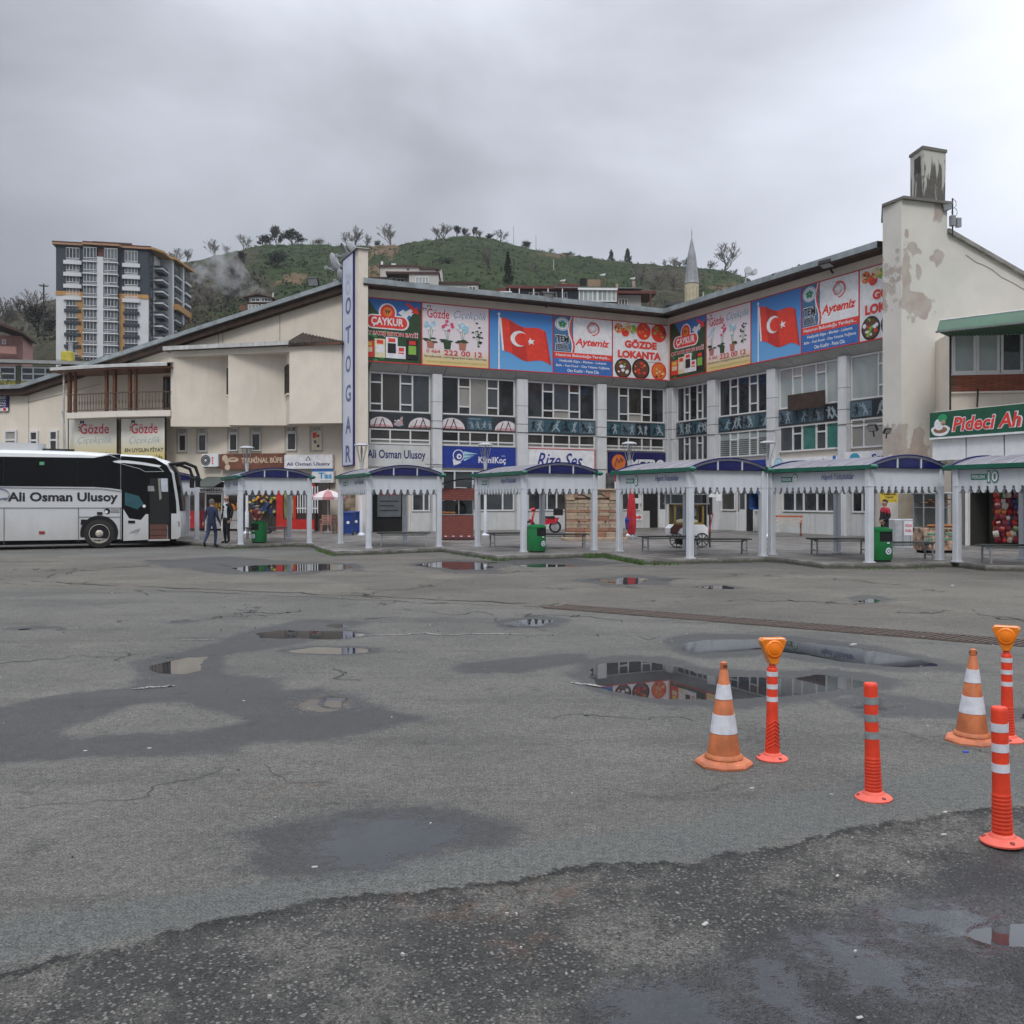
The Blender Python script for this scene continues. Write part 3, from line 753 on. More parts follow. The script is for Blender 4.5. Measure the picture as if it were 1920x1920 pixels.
# ---- pylon with the upright name sign
FY = FL.off(-1.2)
xa, xb = FY.s(672), FY.s(690)
zt = FY.z(690, 468)
part('pylon', MB().box(xa, xb, -1.2, 1.6, -.1, zt), CREAM, FL)
part('pylon_cap', MB().add([(xa - .12, -1.3, zt), (xb + .08, -1.3, zt), (xb + .08, 1.7, zt), (xa - .12, 1.7, zt), (xa - .05, -1.1, zt + .1), (xb, -1.1, zt + .1), (xb, 1.6, zt + .1), (xa - .05, 1.6, zt + .1)],
     [(3, 2, 1, 0), (4, 5, 6, 7), (0, 1, 5, 4), (1, 2, 6, 5), (2, 3, 7, 6), (3, 0, 4, 7)]), mat('grey_cap', (.16, .15, .13), .9), FL)
# ---- gable hall on the left
s = FG.s
gz_ = lambda px, py: FG.z(px, py)
tops = [(655, 548), (50, 742), (-20, 744), (-420, 752)]
poly = [(s(x), gz_(x, y)) for x, y in tops]
FGW = [(poly[0][0], -.1)] + poly + [(poly[-1][0], -.1)]
part('gable_wall', MB().prism(FGW[::-1], 0, 11), CREAM, FG)
def roofline(d0, d1, y0, y1, name, m):
    p = [(x, z) for x, z in poly]
    a = [(x, z + d0) for x, z in p]; b = [(x, z + d1) for x, z in p]
    part(name, MB().prism((a + b[::-1])[::-1] if False else (a[::-1] + b), y0, y1), m, FG)
roofline(.0, .34, -.42, 11.2, 'eaves_boards', DKBR)
roofline(.342, .56, -.60, 11.3, 'roof', ROOFM)
ln = mat('cream_joint', (.36, .325, .27), .9)
for q in (409, 417, 524): part('wall_joint', MB().box(s(q), s(q + 1.5), -.012, .01, gz_(q, 652), gz_(q, 620 if q < 500 else 585)), ln, FG)
part('wall_joint', MB().bar((s(52), -.01, gz_(52, 755)), (s(190), -.01, gz_(190, 720)), .05, .02), ln, FG); part('wall_joint', MB().bar((s(54), -.01, gz_(54, 740)), (s(54), -.01, gz_(54, 835)), .03, .02), ln, FG)
# projecting saw-tooth bays
FB = FG.off(-1.5)
b = FB.s
zb0, zb1 = FB.z(430, 797), FB.z(430, 654)
xs = [b(320), b(428), b(543), b(637)]
plan = [(xs[0], -1.5), (xs[1] - .40, -.55), (xs[1], -1.5), (xs[2] - .72, -.55), (xs[2], -1.5), (xs[3], -1.3), (xs[3], 0), (xs[0], 0)]
part('bay', MB().slab(plan, zb0, zb1 - .28), CREAM, FG)
part('bay_beam', MB().slab([(xs[0], -1.5), (xs[2], -1.5), (xs[3], -1.3), (xs[3], .0), (xs[0], 0)], zb1 - .28, zb1), CREAM, FG)
part('bay_roof', MB().add([(b(310), -1.75, zb1), (xs[2] + .1, -1.75, zb1), (xs[2] + .1, -1.75, zb1 + .12), (b(310), -1.75, zb1 + .12), (xs[2] + .1, 0, zb1 + .5), (b(310), 0, zb1 + .5), (xs[2] + .1, 0, zb1), (b(310), 0, zb1)],
     [(0, 1, 2, 3), (3, 2, 4, 5), (1, 0, 7, 6), (0, 3, 5, 7), (1, 6, 4, 2)]), TILE, FG)
n = 11
for i in range(n):
    a_, c_ = b(312) + (xs[2] + .1 - b(312)) * i / n, b(312) + (xs[2] + .1 - b(312)) * (i + 1) / n
    part('gutter_panel', MB().box(a_ + .008, c_ - .008, -1.82, -1.75, zb1 + .02, zb1 + .22), mat('pale_gutter', (.5, .5, .48), .6, streak=.3), FG)
rw = (xs[3] - xs[2])
tl = MB()
for i in range(16):                                  # ribbed tiles over the last bay, hipped
    x0, x1 = xs[2] - .1 + (rw + .25) * i / 16, xs[2] - .1 + (rw + .25) * (i + 1) / 16
    h0 = min(.75, .12 + 2.2 * min((x0 - xs[2] + .4), 9) * .5); h0 = .75 * max(0.12, 1 - i / 17)
    tl.tube([((x0 + x1) / 2, -1.78 + .3 * i / 16, zb1 + .06), ((x0 + x1) / 2, -.05, zb1 + .08 + h0)], (x1 - x0) * .55, 5)
part('tile_roof', tl, TILE, FG)
part('bay_fascia', MB().box(xs[2] - .05, xs[3] + .1, -1.62, -1.5, zb1 - .03, zb1 + .06), mat('rust_brown_board', (.13, .055, .035), .8, var=.3), FG)
for i, (xw, wz0, wz1) in enumerate(((xs[1], 740, 690), (xs[2], 737, 683))):
    dx = (.40, .72)[i]
    fw = FG.at(xw - dx, -.55); fe = FG.at(xw, -1.5)
    fr_ = Face(fw.x, fw.y, fe.x - fw.x, fe.y - fw.y)
    L_ = (fe - fw).length
    pxm = (421, 535)[i]
    z0, z1 = FB.z(pxm, wz0), FB.z(pxm, wz1)
    window(fr_, L_ * .18, L_ * .93, z0, z1, [(1, [.78, .22]), (1, [.78, .22]), (1, [.78, .22])], GLASS, y=-.01, fm=mat('dark_wood_frame', (.03, .02, .015), .5), fw=.06)
    part('window_sill', MB().box(L_ * .1, L_ * .98, -.1, -.005, z0 - .08, z0), CREAM2, fr_)
# balcony
FA = FG.off(-1.7)
a = FA.s
zf = FA.z(220, 771); zr = FA.z(220, 694)
x0, x1 = a(120), a(317)
xm = a(225)
part('balcony_slab', MB().slab([(x0, -1.55), (xm, -1.85), (x1, -1.6), (x1, 0), (x0, 0)], FA.z(220, 782), zf), CREAM2, FG)
part('balcony_roof', MB().slab([(a(100), -1.9), (xm, -2.2), (a(320), -1.95), (a(320), 0), (a(100), 0)], zr, zr + .07), WOODM, FG)
part('balcony_roof', MB().add([(a(100), -1.95, zr + .08), (xm, -2.25, zr + .08), (a(320), -2.0, zr + .08), (a(320), -2.0, zr + .24), (xm, -2.25, zr + .24), (a(100), -1.95, zr + .24), (a(320), 0, zr + .6), (a(100), 0, zr + .6)],
     [(0, 1, 4, 5), (1, 2, 3, 4), (5, 4, 3, 6, 7)]), mat('pale_gutter', .5), FG)
yb = lambda x: -1.5 - .3 * max(0, min(1, (x - x0) / (xm - x0))) if x < xm else -1.8 + .25 * (x - xm) / (x1 - xm)
for px, w in ((124, .16), (136, .12), (199, .14), (215, .16), (243, .15), (254, .12), (298, .1)):
    x = a(px)
    yy = yb(x) if px not in (298,) else -.05
    part('post', MB().box(x - w / 2, x + w / 2, yy, yy + w, zf, zr), WOODM, FG)
part('balcony_door', MB().box(a(271), a(316), -.03, .02, zf + .02, zr - .25), GLASS, FG)
part('balcony_door_frame', MB().box(a(269), a(271), -.06, .02, zf, zr - .2).box(a(269), a(316), -.06, .02, zr - .25, zr - .18), WOODM, FG)
rail = MB().bar((x0, yb(x0), zf + .95), (xm, yb(xm), zf + .95), .06, .05).bar((xm, yb(xm), zf + .95), (x1, yb(x1), zf + .95), .06, .05).bar((x0, yb(x0), zf + .1), (xm, yb(xm), zf + .1), .04).bar((xm, yb(xm), zf + .1), (x1, yb(x1), zf + .1), .04)
RB = mat('brown_railing', (.10, .065, .045), .6)
part('railing', rail, RB, FG)
bal = MB().lathe([(.014, 0), (.014, .25), (.03, .34), (.03, .42), (.014, .5), (.014, .86)], 6).mesh('baluster', RB)
k = 34
for i in range(k):
    x = x0 + (x1 - x0) * (i + .5) / k
    link('baluster', bal, T0, None, FG.M @ Matrix.Translation((x, yb(x), zf + .1)))
part('downpipe', MB().tube([(a(117), -1.6, zr), (a(117), -1.6, FA.z(118, 850))], .05).tube([(a(116), -1.7, FA.z(118, 770)), (a(121), -1.7, FA.z(118, 800)), (a(124), -1.7, FA.z(118, 860))], .03), cnd, FG)
# small windows under the bays, each with its word above
LB = mat('window_board_white', (.62, .60, .55), .7)
INK = mat('sign_ink_black', (.015, .015, .018), .6)
for (p0, p1, y0, y1), wd in zip(((336, 351, 803, 847), (373, 389, 802, 847), (431, 447, 801, 846), (473, 490, 800, 846), (539, 557, 799, 845), (586, 604.5, 798, 844)), ('GELEN', 'YOLCU', 'GİDEN', 'YOLCU', 'BEKLEME', 'SALONU')):
    z0, z1, xa_, xb_ = gz_(p0, y1), gz_(p0, y0), s(p0), s(p1)
    zm = z0 + (z1 - z0) * .73
    part('window_niche', MB().box(xa_ - .16, xa_ - .0, -.02, .0, z0, z1).box(xa_ - .16, xb_ + .02, -.035, .0, z0 - .1, z0), mat('cream_reveal', (.44, .40, .33), .9), FG)
    w_ = window(FG, xa_, xb_, z0, zm, [(1, [1])], CURT if wd == 'SALONU' else GLASSB, y=-.01, fw=.06)
    nb = MB().box(xa_, xb_, -.07, -.0, zm + .02, z1).build('name_board', LB, T0, None, FG.M)
    text(nb, wd, (xa_ + xb_) / 2, (zm + z1) / 2 + .01, (xb_ - xa_) * .86, (z1 - zm) * .6, INK, y=-.075, bold=.012)
for p0, p1, y0, y1 in ((10, 33, 807, 860), (57, 73, 808, 860), (94, 110, 807, 860)):
    window(FG, s(p0), s(p1), gz_(p0, y1), gz_(p0, y0), [(1, [.68, .32])], CURT if p0 == 10 else GLASSB, y=-.01, fw=.1)
# ---- right gable with the peeling tower
FT = Face(730.0 / F * 35.4, 35.4, 3.0, 1.0)
t = FT.s
tz = FT.z
NP = NT('peeling_render')
# bare patches where the paint has come off: noise masked by height and distance from the corner
sp = NP.n('ShaderNodeSeparateXYZ'); NP.l(NP.tc.outputs['Object'], sp.inputs[0])
def blob(x, z, rx, rz, w=.35):
    dx = NP.math('DIVIDE', NP.math('SUBTRACT', sp.outputs[0], x), rx); dz = NP.math('DIVIDE', NP.math('SUBTRACT', sp.outputs[2], z), rz)
    return NP.math('SQRT', NP.math('ADD', NP.math('MULTIPLY', dx, dx), NP.math('MULTIPLY', dz, dz)))
nn = NP.math('ADD', NP.math('MULTIPLY', NP.math('SUBTRACT', NP.noise(2.2, 5, .7), .5), 1.9), NP.math('MULTIPLY', NP.math('SUBTRACT', NP.voro(3.2, out='Distance'), .4), .7))
acc = None
for px, py, rx, ry in ((1699, 515, 9, 52), (1712, 466, 14, 12), (1697, 552, 8, 30), (1759, 483, 13, 14), (1722, 512, 5, 13), (1720, 572, 26, 26), (1730, 590, 12, 10), (1700, 440, 4, 8), (1758, 395, 8, 25), (1682, 800, 8, 20), (1694, 828, 9, 32), (1722, 830, 13, 30), (1722, 850, 24, 22), (1662, 850, 20, 60)):
    v = blob(t(px), tz(px, py), (t(px + rx) - t(px)), ry / F * 38)
    acc = v if acc is None else NP.math('MINIMUM', acc, v)
mk = NP.ramp(NP.math('ADD', acc, nn), 1.04, .98)
rim = NP.ramp(NP.math('ABSOLUTE', NP.math('SUBTRACT', NP.math('ADD', acc, nn), 1.05)), .10, .02)
pb = NP.mix(NP.ramp(NP.noise(.7, 4), .3, .7), (.60, .575, .52), (.66, .63, .565))
pb = NP.mix(NP.math('MULTIPLY', rim, .35), pb, (.25, .24, .22))
bare = NP.mix(NP.ramp(NP.noise(1.7, 4), .35, .65), (.46, .42, .36), (.42, .34, .30))
NP.col(NP.mix(mk, pb, bare)); NP.rough(.9)
NP.bump(NP.math('MULTIPLY_ADD', mk, -.6, NP.math('MULTIPLY', NP.noise(20, 4), .15)), .5, .03)
PEEL = NP.m
zc = tz(1690, 374)
xr = t(1776)
lf = FT.M.inverted() @ Vector((695.0 / F * 36.4, 36.4, 0))
poly = [(lf.x, lf.y), (0, 0), (xr, .0), (xr, 2.6), (lf.x + 1.5, 2.6)]
part('tower', MB().slab(poly, -.1, zc), PEEL, FT)
part('tower_cap', MB().slab([(lf.x - .12, lf.y - .1), (-.02, -.16), (xr + .12, -.16), (xr + .12, 2.7), (lf.x + 1.3, 2.7)], zc, zc + .1), mat('grey_cap', .16), FT)
gp = [(xr, -.1), (t(2080), -.1), (t(2080), tz(2080, 612)), (xr, tz(1778, 437))]
part('gable_wall', MB().prism(gp, .03, 8), PEEL, FT)
part('gable_coping', MB().prism([(xr, gp[3][1]), (gp[2][0], gp[2][1]), (gp[2][0], gp[2][1] + .16), (xr, gp[3][1] + .16)], -.12, 8.2), mat('grey_coping', (.24, .23, .21), .9, var=.25, scale=3), FT)
ck2 = MB()
cp = [(1812, 478), (1832, 492), (1846, 497), (1862, 506), (1878, 519), (1900, 530), (1925, 545), (1960, 566)]
for (ax, ay), (bx, by) in zip(cp, cp[1:]): ck2.bar((t(ax), .022, tz(ax, ay)), (t(bx), .022, tz(bx, by)), .014, .025)
part('wall_crack', ck2, mat('crack_grey', (.27, .26, .235), .9), FT)
# chimney on the tower
NC = NT('sooty_chimney')
cs = NC.n('ShaderNodeSeparateXYZ'); NC.l(NC.tc.outputs['Object'], cs.inputs[0])
sg = NC.ramp(NC.math('ADD', NC.noise(2.4, 5, .65, st=(1.6, 1.6, .22)), NC.math('MULTIPLY', cs.outputs[2], -.11)), .36, .44)
NC.col(NC.mix(sg, (.50, .485, .44), NC.mix(NC.noise(5, 3), (.06, .055, .048), (.16, .15, .13)))); NC.rough(.9)
p = at(1730, 374, 35.75)
fc = Face(p.x, p.y, .93, .36)
wR = fc.s(1772); zt2 = fc.z(1730, 279)
zb_ = zc + .1
def chim():
    o = thing('chimney', 'square soot stained chimney on top of the peeling tower', 'chimney', fc.M @ Matrix.Translation((0, 0, zb_)))
    h = zt2 - zb_
    MB().add([(-.0, 0, 0), (wR, 0, 0), (wR + .27, .9, 0), (.27, .9, 0), (0, 0, h), (wR + .04, 0, h), (wR + .31, .9, h), (.27, .9, h)],
             [(4, 5, 6, 7), (0, 1, 5, 4), (1, 2, 6, 5), (2, 3, 7, 6), (3, 0, 4, 7)]).build('shaft', NC.m, o)
    MB().slab([(-.04, -.04), (wR + .07, -.04), (wR + .34, .94), (.24, .94)], h, h + .11).build('cap', mat('grey_cap', .16), o)
    MB().prism([(.15, h - .78), (.62, h - .78), (.62, h - .2), (.15, h - .2)], -.012, .05).build('flue_opening', mat('soot_brown', (.06, .052, .045), .9), o, None, Matrix.Rotation(math.atan2(.9, .27), 4, 'Z') @ Matrix.Scale(-1, 4, (0, 1, 0)))
    MB().bar((-.01, -.02, .9), (-.03, -.02, h - .1), .07, .07).build('pipe', mat('pale_pipe', (.4, .38, .34), .8, var=.3, scale=4), o)
chim()
# ---------------------------------------------------------------- signs and banners
def ink(name, c, **k): return mat('print_' + name, c, .5, var=.10, scale=3.5, **k)
RED, CRIM, BLUE, NAVY, SKYB, WHT, BLK = ink('red', (.70, .045, .030)), ink('crimson', (.60, .03, .07)), ink('blue', (.035, .14, .42)), ink('navy', (.012, .018, .12)), ink('sky_blue', (.07, .27, .62)), ink('white', (.74, .74, .76)), ink('black', (.014, .014, .016))
GRN, DGRN, LGRN, YEL, CREAMI, BRN, PINK, GRY, TEALI, ORG, LBL = ink('green', (.03, .24, .06)), ink('dark_green', (.025, .06, .022)), ink('leaf_green', (.22, .42, .06)), ink('yellow', (.70, .52, .07)), ink('cream', (.70, .62, .40)), ink('brown', (.13, .05, .03)), ink('pink', (.66, .09, .20)), ink('grey', (.35, .35, .36)), ink('teal', (.03, .30, .45)), ink('orange', (.75, .19, .03)), ink('pale_blue', (.35, .58, .70))
def board(name, label, cat, f, x0, x1, z0, z1, m, y=-.1, t=.08, group=None, frame=None, fw=.05):
    T = thing(name, label, cat, f.M @ Matrix.Translation((x0, y, z0)), group)
    w, h = x1 - x0, z1 - z0
    MB().box(0, w, 0, t, 0, h).build('panel', m, T)
    if frame: MB().box(-fw, 0, -.02, t, -fw, h + fw).box(w, w + fw, -.02, t, -fw, h + fw).box(0, w, -.02, t, -fw, 0).box(0, w, -.02, t, h, h + fw).build('frame', frame, T)
    return T, w, h
def shapes(T, name, m, fn):
    mb = MB(); fn(mb); o = mb.build(name, m, T)
    if 'picture' in name or name == 'colour_field': o['kind'] = 'stuff'
    return o
def outlined(T, s_, x, z, w, h, m, m2, e=.03, y=-.006, bold=.02, shear=0):
    text(T, s_, x, z, w + 2 * e, h + 2 * e, m2, y, bold + .035, shear, 'lettering_outline', .003)
    text(T, s_, x, z, w, h, m, y - .006, bold, shear)
def capsule(x0, x1, z0, z1, n=8):
    r = (z1 - z0) / 2; zc_ = (z0 + z1) / 2
    return [(x1 - r + r * math.cos(t_), zc_ + r * math.sin(t_)) for t_ in [-math.pi/2 + math.pi * i / n for i in range(n + 1)]] + [(x0 + r - r * math.cos(t_), zc_ + r * math.sin(t_)) for t_ in [math.pi/2 - math.pi * i / n for i in range(n + 1)]]
def grad_mat(name, a, b, h):
    N = NT(name); q = N.n('ShaderNodeSeparateXYZ'); N.l(N.tc.outputs['Object'], q.inputs[0])
    N.col(N.mix(N.ramp(q.outputs[2], h[0], h[1]), a, b)); N.rough(.45); return N.m
GZB = grad_mat('print_pink_to_yellow', (.66, .52, .22), (.74, .66, .69), (.1, 1.0))
GZB2 = grad_mat('print_cream_to_yellow', (.62, .50, .16), (.70, .69, .62), (.2, 1.5))
SKYG = grad_mat('print_sky', (.13, .36, .66), (.05, .21, .56), (0, 3))
def plate(mb_, x, z, r, y, cols, n=26, rim=6):
    mb_.disc(x, z, r, y, 22, rim); mb_.disc(x, z, r * .84, y - .004, 20, cols[0])
    for k in range(n):
        a_, q = rng.random() * 6.28, r * .7 * math.sqrt(rng.random()); s_ = r * rng.uniform(.1, .24)
        mb_.disc(x + q * math.cos(a_), z + q * math.sin(a_), s_, y - .006 - .0008 * k, 7, rng.choice(cols), s_ * rng.uniform(.5, 1))
FOOD = [RED, ORG, BRN, CREAMI, LGRN, DGRN, WHT, YEL, BLK]
def art_caykur(T, w, h):
    def a(mb):
        mb.poly([(w*.12, h), (w*.42, h*.62), (w*.5, h*.72), (w*.72, h*.6), (w, h*.9), (w, h)], -.004, 0)
        mb.poly([(w*.62, h*.80), (w*.7, h*.86), (w*.74, h*.83), (w*.82, h*.88), (w*.93, h*.84), (w*.86, h*.74), (w*.8, h*.78), (w*.74, h*.70), (w*.68, h*.76)], -.008, 1)
        mb.poly([(w*.70, h*.56), (w*.86, h*.80), (w, h*.90), (w, h*.45)], -.010, 2)
        for k in range(30):
            x, z = rng.uniform(0, w), rng.uniform(0, h*.5); r = rng.uniform(.06, .16)
            mb.disc(x, z, r, -.004 - .0002*k, 6, rng.choice((2, 3, 3)), r * .6)
    shapes(T, 'picture', [BLUE, WHT, DGRN, GRN], a)
    def logo(mb):
        mb.add([(x, -.014, z) for x, z in capsule(w*.09, w*.80, h*.52, h*.75)], [tuple(range(18))], 0); mb.disc(w*.45, h*.79, w*.145, -.0135, 24, 0)
        mb.add([(x, -.020, z) for x, z in capsule(w*.12, w*.77, h*.54, h*.73)], [tuple(range(18))], 1); mb.disc(w*.45, h*.79, w*.12, -.0195, 24, 1)
        mb.disc(w*.45, h*.80, w*.075, -.026, 16, 2)
        mb.poly([(w*.43, h*.755), (w*.45, h*.83), (w*.40, h*.82)], -.030, 3).poly([(w*.45, h*.755), (w*.50, h*.82), (w*.455, h*.83)], -.030, 3)
    shapes(T, 'emblem', [WHT, RED, ORG, BRN], logo)
    text(T, 'ÇAYKUR', w*.445, h*.63, w*.52, h*.15, WHT, -.028, .03)
    outlined(T, 'ÇAY SATIŞ REYON BAYİİ', w*.49, h*.45, w*.90, h*.085, RED, WHT, .03, -.018)
    def arrow(mb): mb.poly([(w*.74, h*.95), (w*.78, h*.98), (w*.90, h*.89), (w*.93, h*.93), (w*.965, h*.80), (w*.83, h*.82), (w*.86, h*.85)], -.014, 0)
    shapes(T, 'arrow', RED, arrow)
    def packs(mb):
        for i, (x, q, z1, c, d) in enumerate(((.03, .2, .32, 0, 5), (.24, .17, .36, 5, 1), (.42, .19, .40, 1, 2), (.60, .14, .26, 1, 0), (.76, .18, .38, 2, 3))):
            mb.box(w*x, w*(x+q), -.02 - .004*i, -.006, h*.06, h*z1, c); mb.box(w*(x+q*.15), w*(x+q*.85), -.025 - .004*i, -.02, h*.14, h*(z1-.1), d); mb.box(w*(x+q*.2), w*(x+q*.8), -.028 - .004*i, -.02, h*(z1-.08), h*(z1-.02), 0 if c else 4)
    shapes(T, 'tea_pack_picture', [RED, WHT, BLK, LGRN, YEL, CREAMI], packs)
def art_gozde(T, w, h):
    text(T, 'Gözde', w*.235, h*.845, w*.33, h*.15, CRIM, -.006, .012)
    text(T, 'Çiçekçilik', w*.72, h*.85, w*.50, h*.15, TEALI, -.006, -.012, .35)
    text(T, 'M', w*.10, h*.955, w*.05, h*.05, BLK, -.006); text(T, 'M', w*.035, h*.90, w*.05, h*.05, BLK, -.006)
    def fl(mb):
        for x, pc, pr, st in ((.12, 1, .27, 3), (.37, 2, .27, 0), (.60, 1, .27, 3), (.84, 5, .25, 4)):
            cx, z0 = w * x, h * pr
            if x < .8: mb.poly([(cx-w*.06, z0+h*.12), (cx-w*.045, z0), (cx+w*.045, z0), (cx+w*.06, z0+h*.12)][::1], -.012, 6 if x < .2 or x > .5 else 3)
            for k in range(3):
                q = (k-1) * w * .045
                mb.add([(cx-.01, -.008, z0+h*.1), (cx+.01, -.008, z0+h*.1), (cx+q+.01, -.008, z0+h*.36), (cx+q-.01, -.008, z0+h*.36)], [(0, 1, 2, 3)], 4)
            for k in range(5 if x < .8 else 0):
                mb.disc(cx+rng.uniform(-.08, .1)*w, z0+h*rng.uniform(.10, .17), w*.05, -.010-.0005*k, 8, 3, h*.016)
            for k in range(16):
                a_ = rng.uniform(0, 6.28); q = rng.random()
                r = w * (.028 if x < .8 else .022)
                mb.disc(cx+math.cos(a_)*q*w*.085, z0+h*(.38 if x < .8 else .30)+math.sin(a_)*q*h*(.10 if x < .8 else .20), r, -.016-.0006*k, 7, pc if k % 3 else (0 if pc != 5 else 3), r*(.8 if x < .8 else .5))
    shapes(T, 'flower_picture', [WHT, LBL, PINK, DGRN, GRN, BLK, ink('terracotta', (.42, .16, .11))], fl)
    text(T, '0 464', w*.16, h*.225, w*.20, h*.055, CRIM, -.02); text(T, '222 00 12', w*.61, h*.215, w*.58, h*.085, CRIM, -.02, .01)
    text(T, 'facebook.com/gozdecicekcilikrize', w*.5, h*.135, w*.94, h*.05, BLK, -.006)
    text(T, 'www.gozdecicekcilikrize.com', w*.52, h*.055, w*.9, h*.04, ink('olive', (.40, .32, .10)), -.006)
def art_flag(T, w, h):
    def a(mb):
        mb.box(w*.135, w*.155, -.01, -.004, 0, h*.92, 1); mb.disc(w*.145, h*.935, w*.022, -.006, 10, 1)
        n = 22; top, bot = [], []
        for i in range(n + 1):
            u = i / n; x = w * (.17 + .72 * u)
            wv = .030 * math.sin(u * 8.5 + .6) - .17 * u
            top.append((x, h*(.86 + wv))); bot.append((x + w*.045*(1 + u), h*(.285 + wv + .018 * math.sin(u*8+2))))
        for i in range(n):
            k = 0 if math.sin(i / n * 8.5 + 2.0) > -.35 else 2
            mb.add([(bot[i][0], -.012, bot[i][1]), (bot[i+1][0], -.012, bot[i+1][1]), (top[i+1][0], -.012, top[i+1][1]), (top[i][0], -.012, top[i][1])], [(0, 1, 2, 3)], k)
        mb.add([(bot[0][0]-w*.02, -.014, bot[0][1]), (bot[0][0]+w*.008, -.014, bot[0][1]), (top[0][0]+w*.008, -.014, top[0][1]), (top[0][0]-w*.02, -.014, top[0][1])], [(0, 1, 2, 3)], 1)
        mb.disc(w*.46, h*.54, w*.135, -.018, 28, 1, h*.135); mb.disc(w*.50, h*.535, w*.108, -.022, 26, 0, h*.108)
        s_ = []
        for k in range(10):
            r = (.075 if k % 2 == 0 else .03); t_ = math.pi + k * math.pi / 5 - .12
            s_.append((w*.645 + w*r*math.cos(t_), h*.505 + h*.92*r*math.sin(t_)))
        mb.poly(s_, -.020, 1)
    shapes(T, 'flag_picture', [ink('flag_red', (.70, .045, .022)), WHT, ink('flag_red_fold', (.50, .028, .018))], a)
def art_tem(T, w, h):
    def a(mb):
        mb.box(0, w*.33, -.006, -.002, h*.38, h, 0); mb.box(w*.30, w, -.005, -.002, h*.38, h, 1)
        sw = [(w*(.30 + .035 * math.sin(k/8*6.28+.6)), h*(.38 + .62*k/8)) for k in range(9)]
        for (x0, z0), (x1, z1) in zip(sw, sw[1:]):
            mb.add([(x0-w*.03, -.010, z0), (x0+w*.022, -.010, z0), (x1+w*.022, -.010, z1), (x1-w*.03, -.010, z1)], [(0, 1, 2, 3)], 1)
            mb.add([(x0-w*.006, -.014, z0), (x0+w*.03, -.014, z0), (x1+w*.018, -.014, z1), (x1-w*.006, -.014, z1)], [(0, 1, 2, 3)], 2)
        mb.box(0, w, -.012, -.002, h*.265, h*.37, 2); mb.box(0, w, -.008, -.002, 0, h*.265, 3)
    shapes(T, 'colour_field', [ink('slate_blue', (.055, .16, .30)), WHT, RED, BLUE], a)
    def em(mb):
        x, z, r = w*.145, h*.86, w*.125
        mb.disc(x, z, r, -.020, 26, 0, h*.115); mb.disc(x, z, r*.9, -.024, 26, 1, h*.104, ri=.93); mb.disc(x, z, r*.62, -.025, 20, 2, h*.07, ri=.9)
        for k in range(5): mb.disc(x + r*.3*math.cos(k*1.26+1.5), z + h*.033*math.sin(k*1.26+1.5), r*.24, -.028-.001*k, 9, 3 if k else 2, h*.025)
    shapes(T, 'emblem', [WHT, BLUE, TEALI, GRN], em)
    outlined(T, 'TEM', w*.145, h*.60, w*.22, h*.12, BLK, WHT, .03, -.018, .03); outlined(T, 'PETROL', w*.145, h*.46, w*.22, h*.10, BLK, WHT, .025, -.018, .02)
    def swirl(mb):
        x, z = w*.66, h*.82
        for k, (r, c, a0, a1) in enumerate(((.125, 0, -1.6, 2.0), (.105, 1, -.2, 3.2), (.088, 0, 1.2, 4.6), (.075, 1, 2.4, 5.8), (.062, 1, -.6, 2.6), (.05, 0, 3.0, 6.0))):
            mb.disc(x, z, w*r, -.010-.002*k, 22, c, h*r*.98, a0, a1, ri=.84)
    shapes(T, 'swirl_emblem', [RED, GRY], swirl)
    text(T, 'Aytemiz', w*.66, h*.555, w*.60, h*.17, RED, -.010, .035, .25)
    text(T, 'Huzurun Bulunduğu Yerdeyiz...', w*.5, h*.318, w*.93, h*.07, WHT, -.018, .02)
    for k, s_ in enumerate(('Hediyelik Eşya - Market - Lokanta', 'Büfe - Fast Food - Oto Yıkama Yağlama', 'Oto Kuaför - Pasta Cila')):
        text(T, s_, w*.5, h*(.215-.08*k), w*(.80, .92, .54)[k], h*.055, WHT, -.014, .018)
def art_lokanta(T, w, h):
    outlined(T, 'GÖZDE', w*.5, h*.62, w*.58, h*.16, RED, ink('rose', (.75, .45, .42)), .02, -.008, .045); outlined(T, 'LOKANTA', w*.48, h*.42, w*.78, h*.135, RED, ink('rose', (.75, .45, .42)), .02, -.008, .045)
    text(T, 'Terminal İçi', w*.72, h*.31, w*.34, h*.04, BLK, -.008)
    def a(mb):
        for x, z, r, c in ((.10, .88, .09, (1, 2, 3)), (.26, .91, .085, (3, 7, 0)), (.22, .82, .085, (0, 2, 1)), (.36, .88, .08, (4, 3, 7)), (.55, .86, .13, (0, 1, 7)), (.83, .85, .14, (0, 2, 4)), (.18, .16, .15, (2, 0, 4, 6)), (.50, .17, .16, (2, 1, 0)), (.83, .15, .14, (1, 3, 0, 2))):
            plate(mb, w*x, h*z, w*r, -.010 - .03*r, [c[0]] + list(c), 22, 6 if r < .1 or x in (.84, .17) else (0 if x > .8 or x == .55 else 8))
    shapes(T, 'food_picture', FOOD, a)
REDF = ink('banner_frame_red', (.55, .04, .04))
ART = {'caykur': (art_caykur, DGRN), 'gozde': (art_gozde, GZB), 'flag': (art_flag, SKYG), 'tem': (art_tem, WHT), 'lokanta': (art_lokanta, WHT)}
LBLS = {'caykur': 'tea seller banner with a red oval emblem and tea packs', 'gozde': 'pink florist banner with four flower pots and a phone number', 'flag': 'blue banner with a waving red crescent and star flag',
        'tem': 'fuel brand banner with a red swirl and blue lower strip', 'lokanta': 'white restaurant banner with plates of food'}
GB = 'printed banners along the eaves of the terminal'
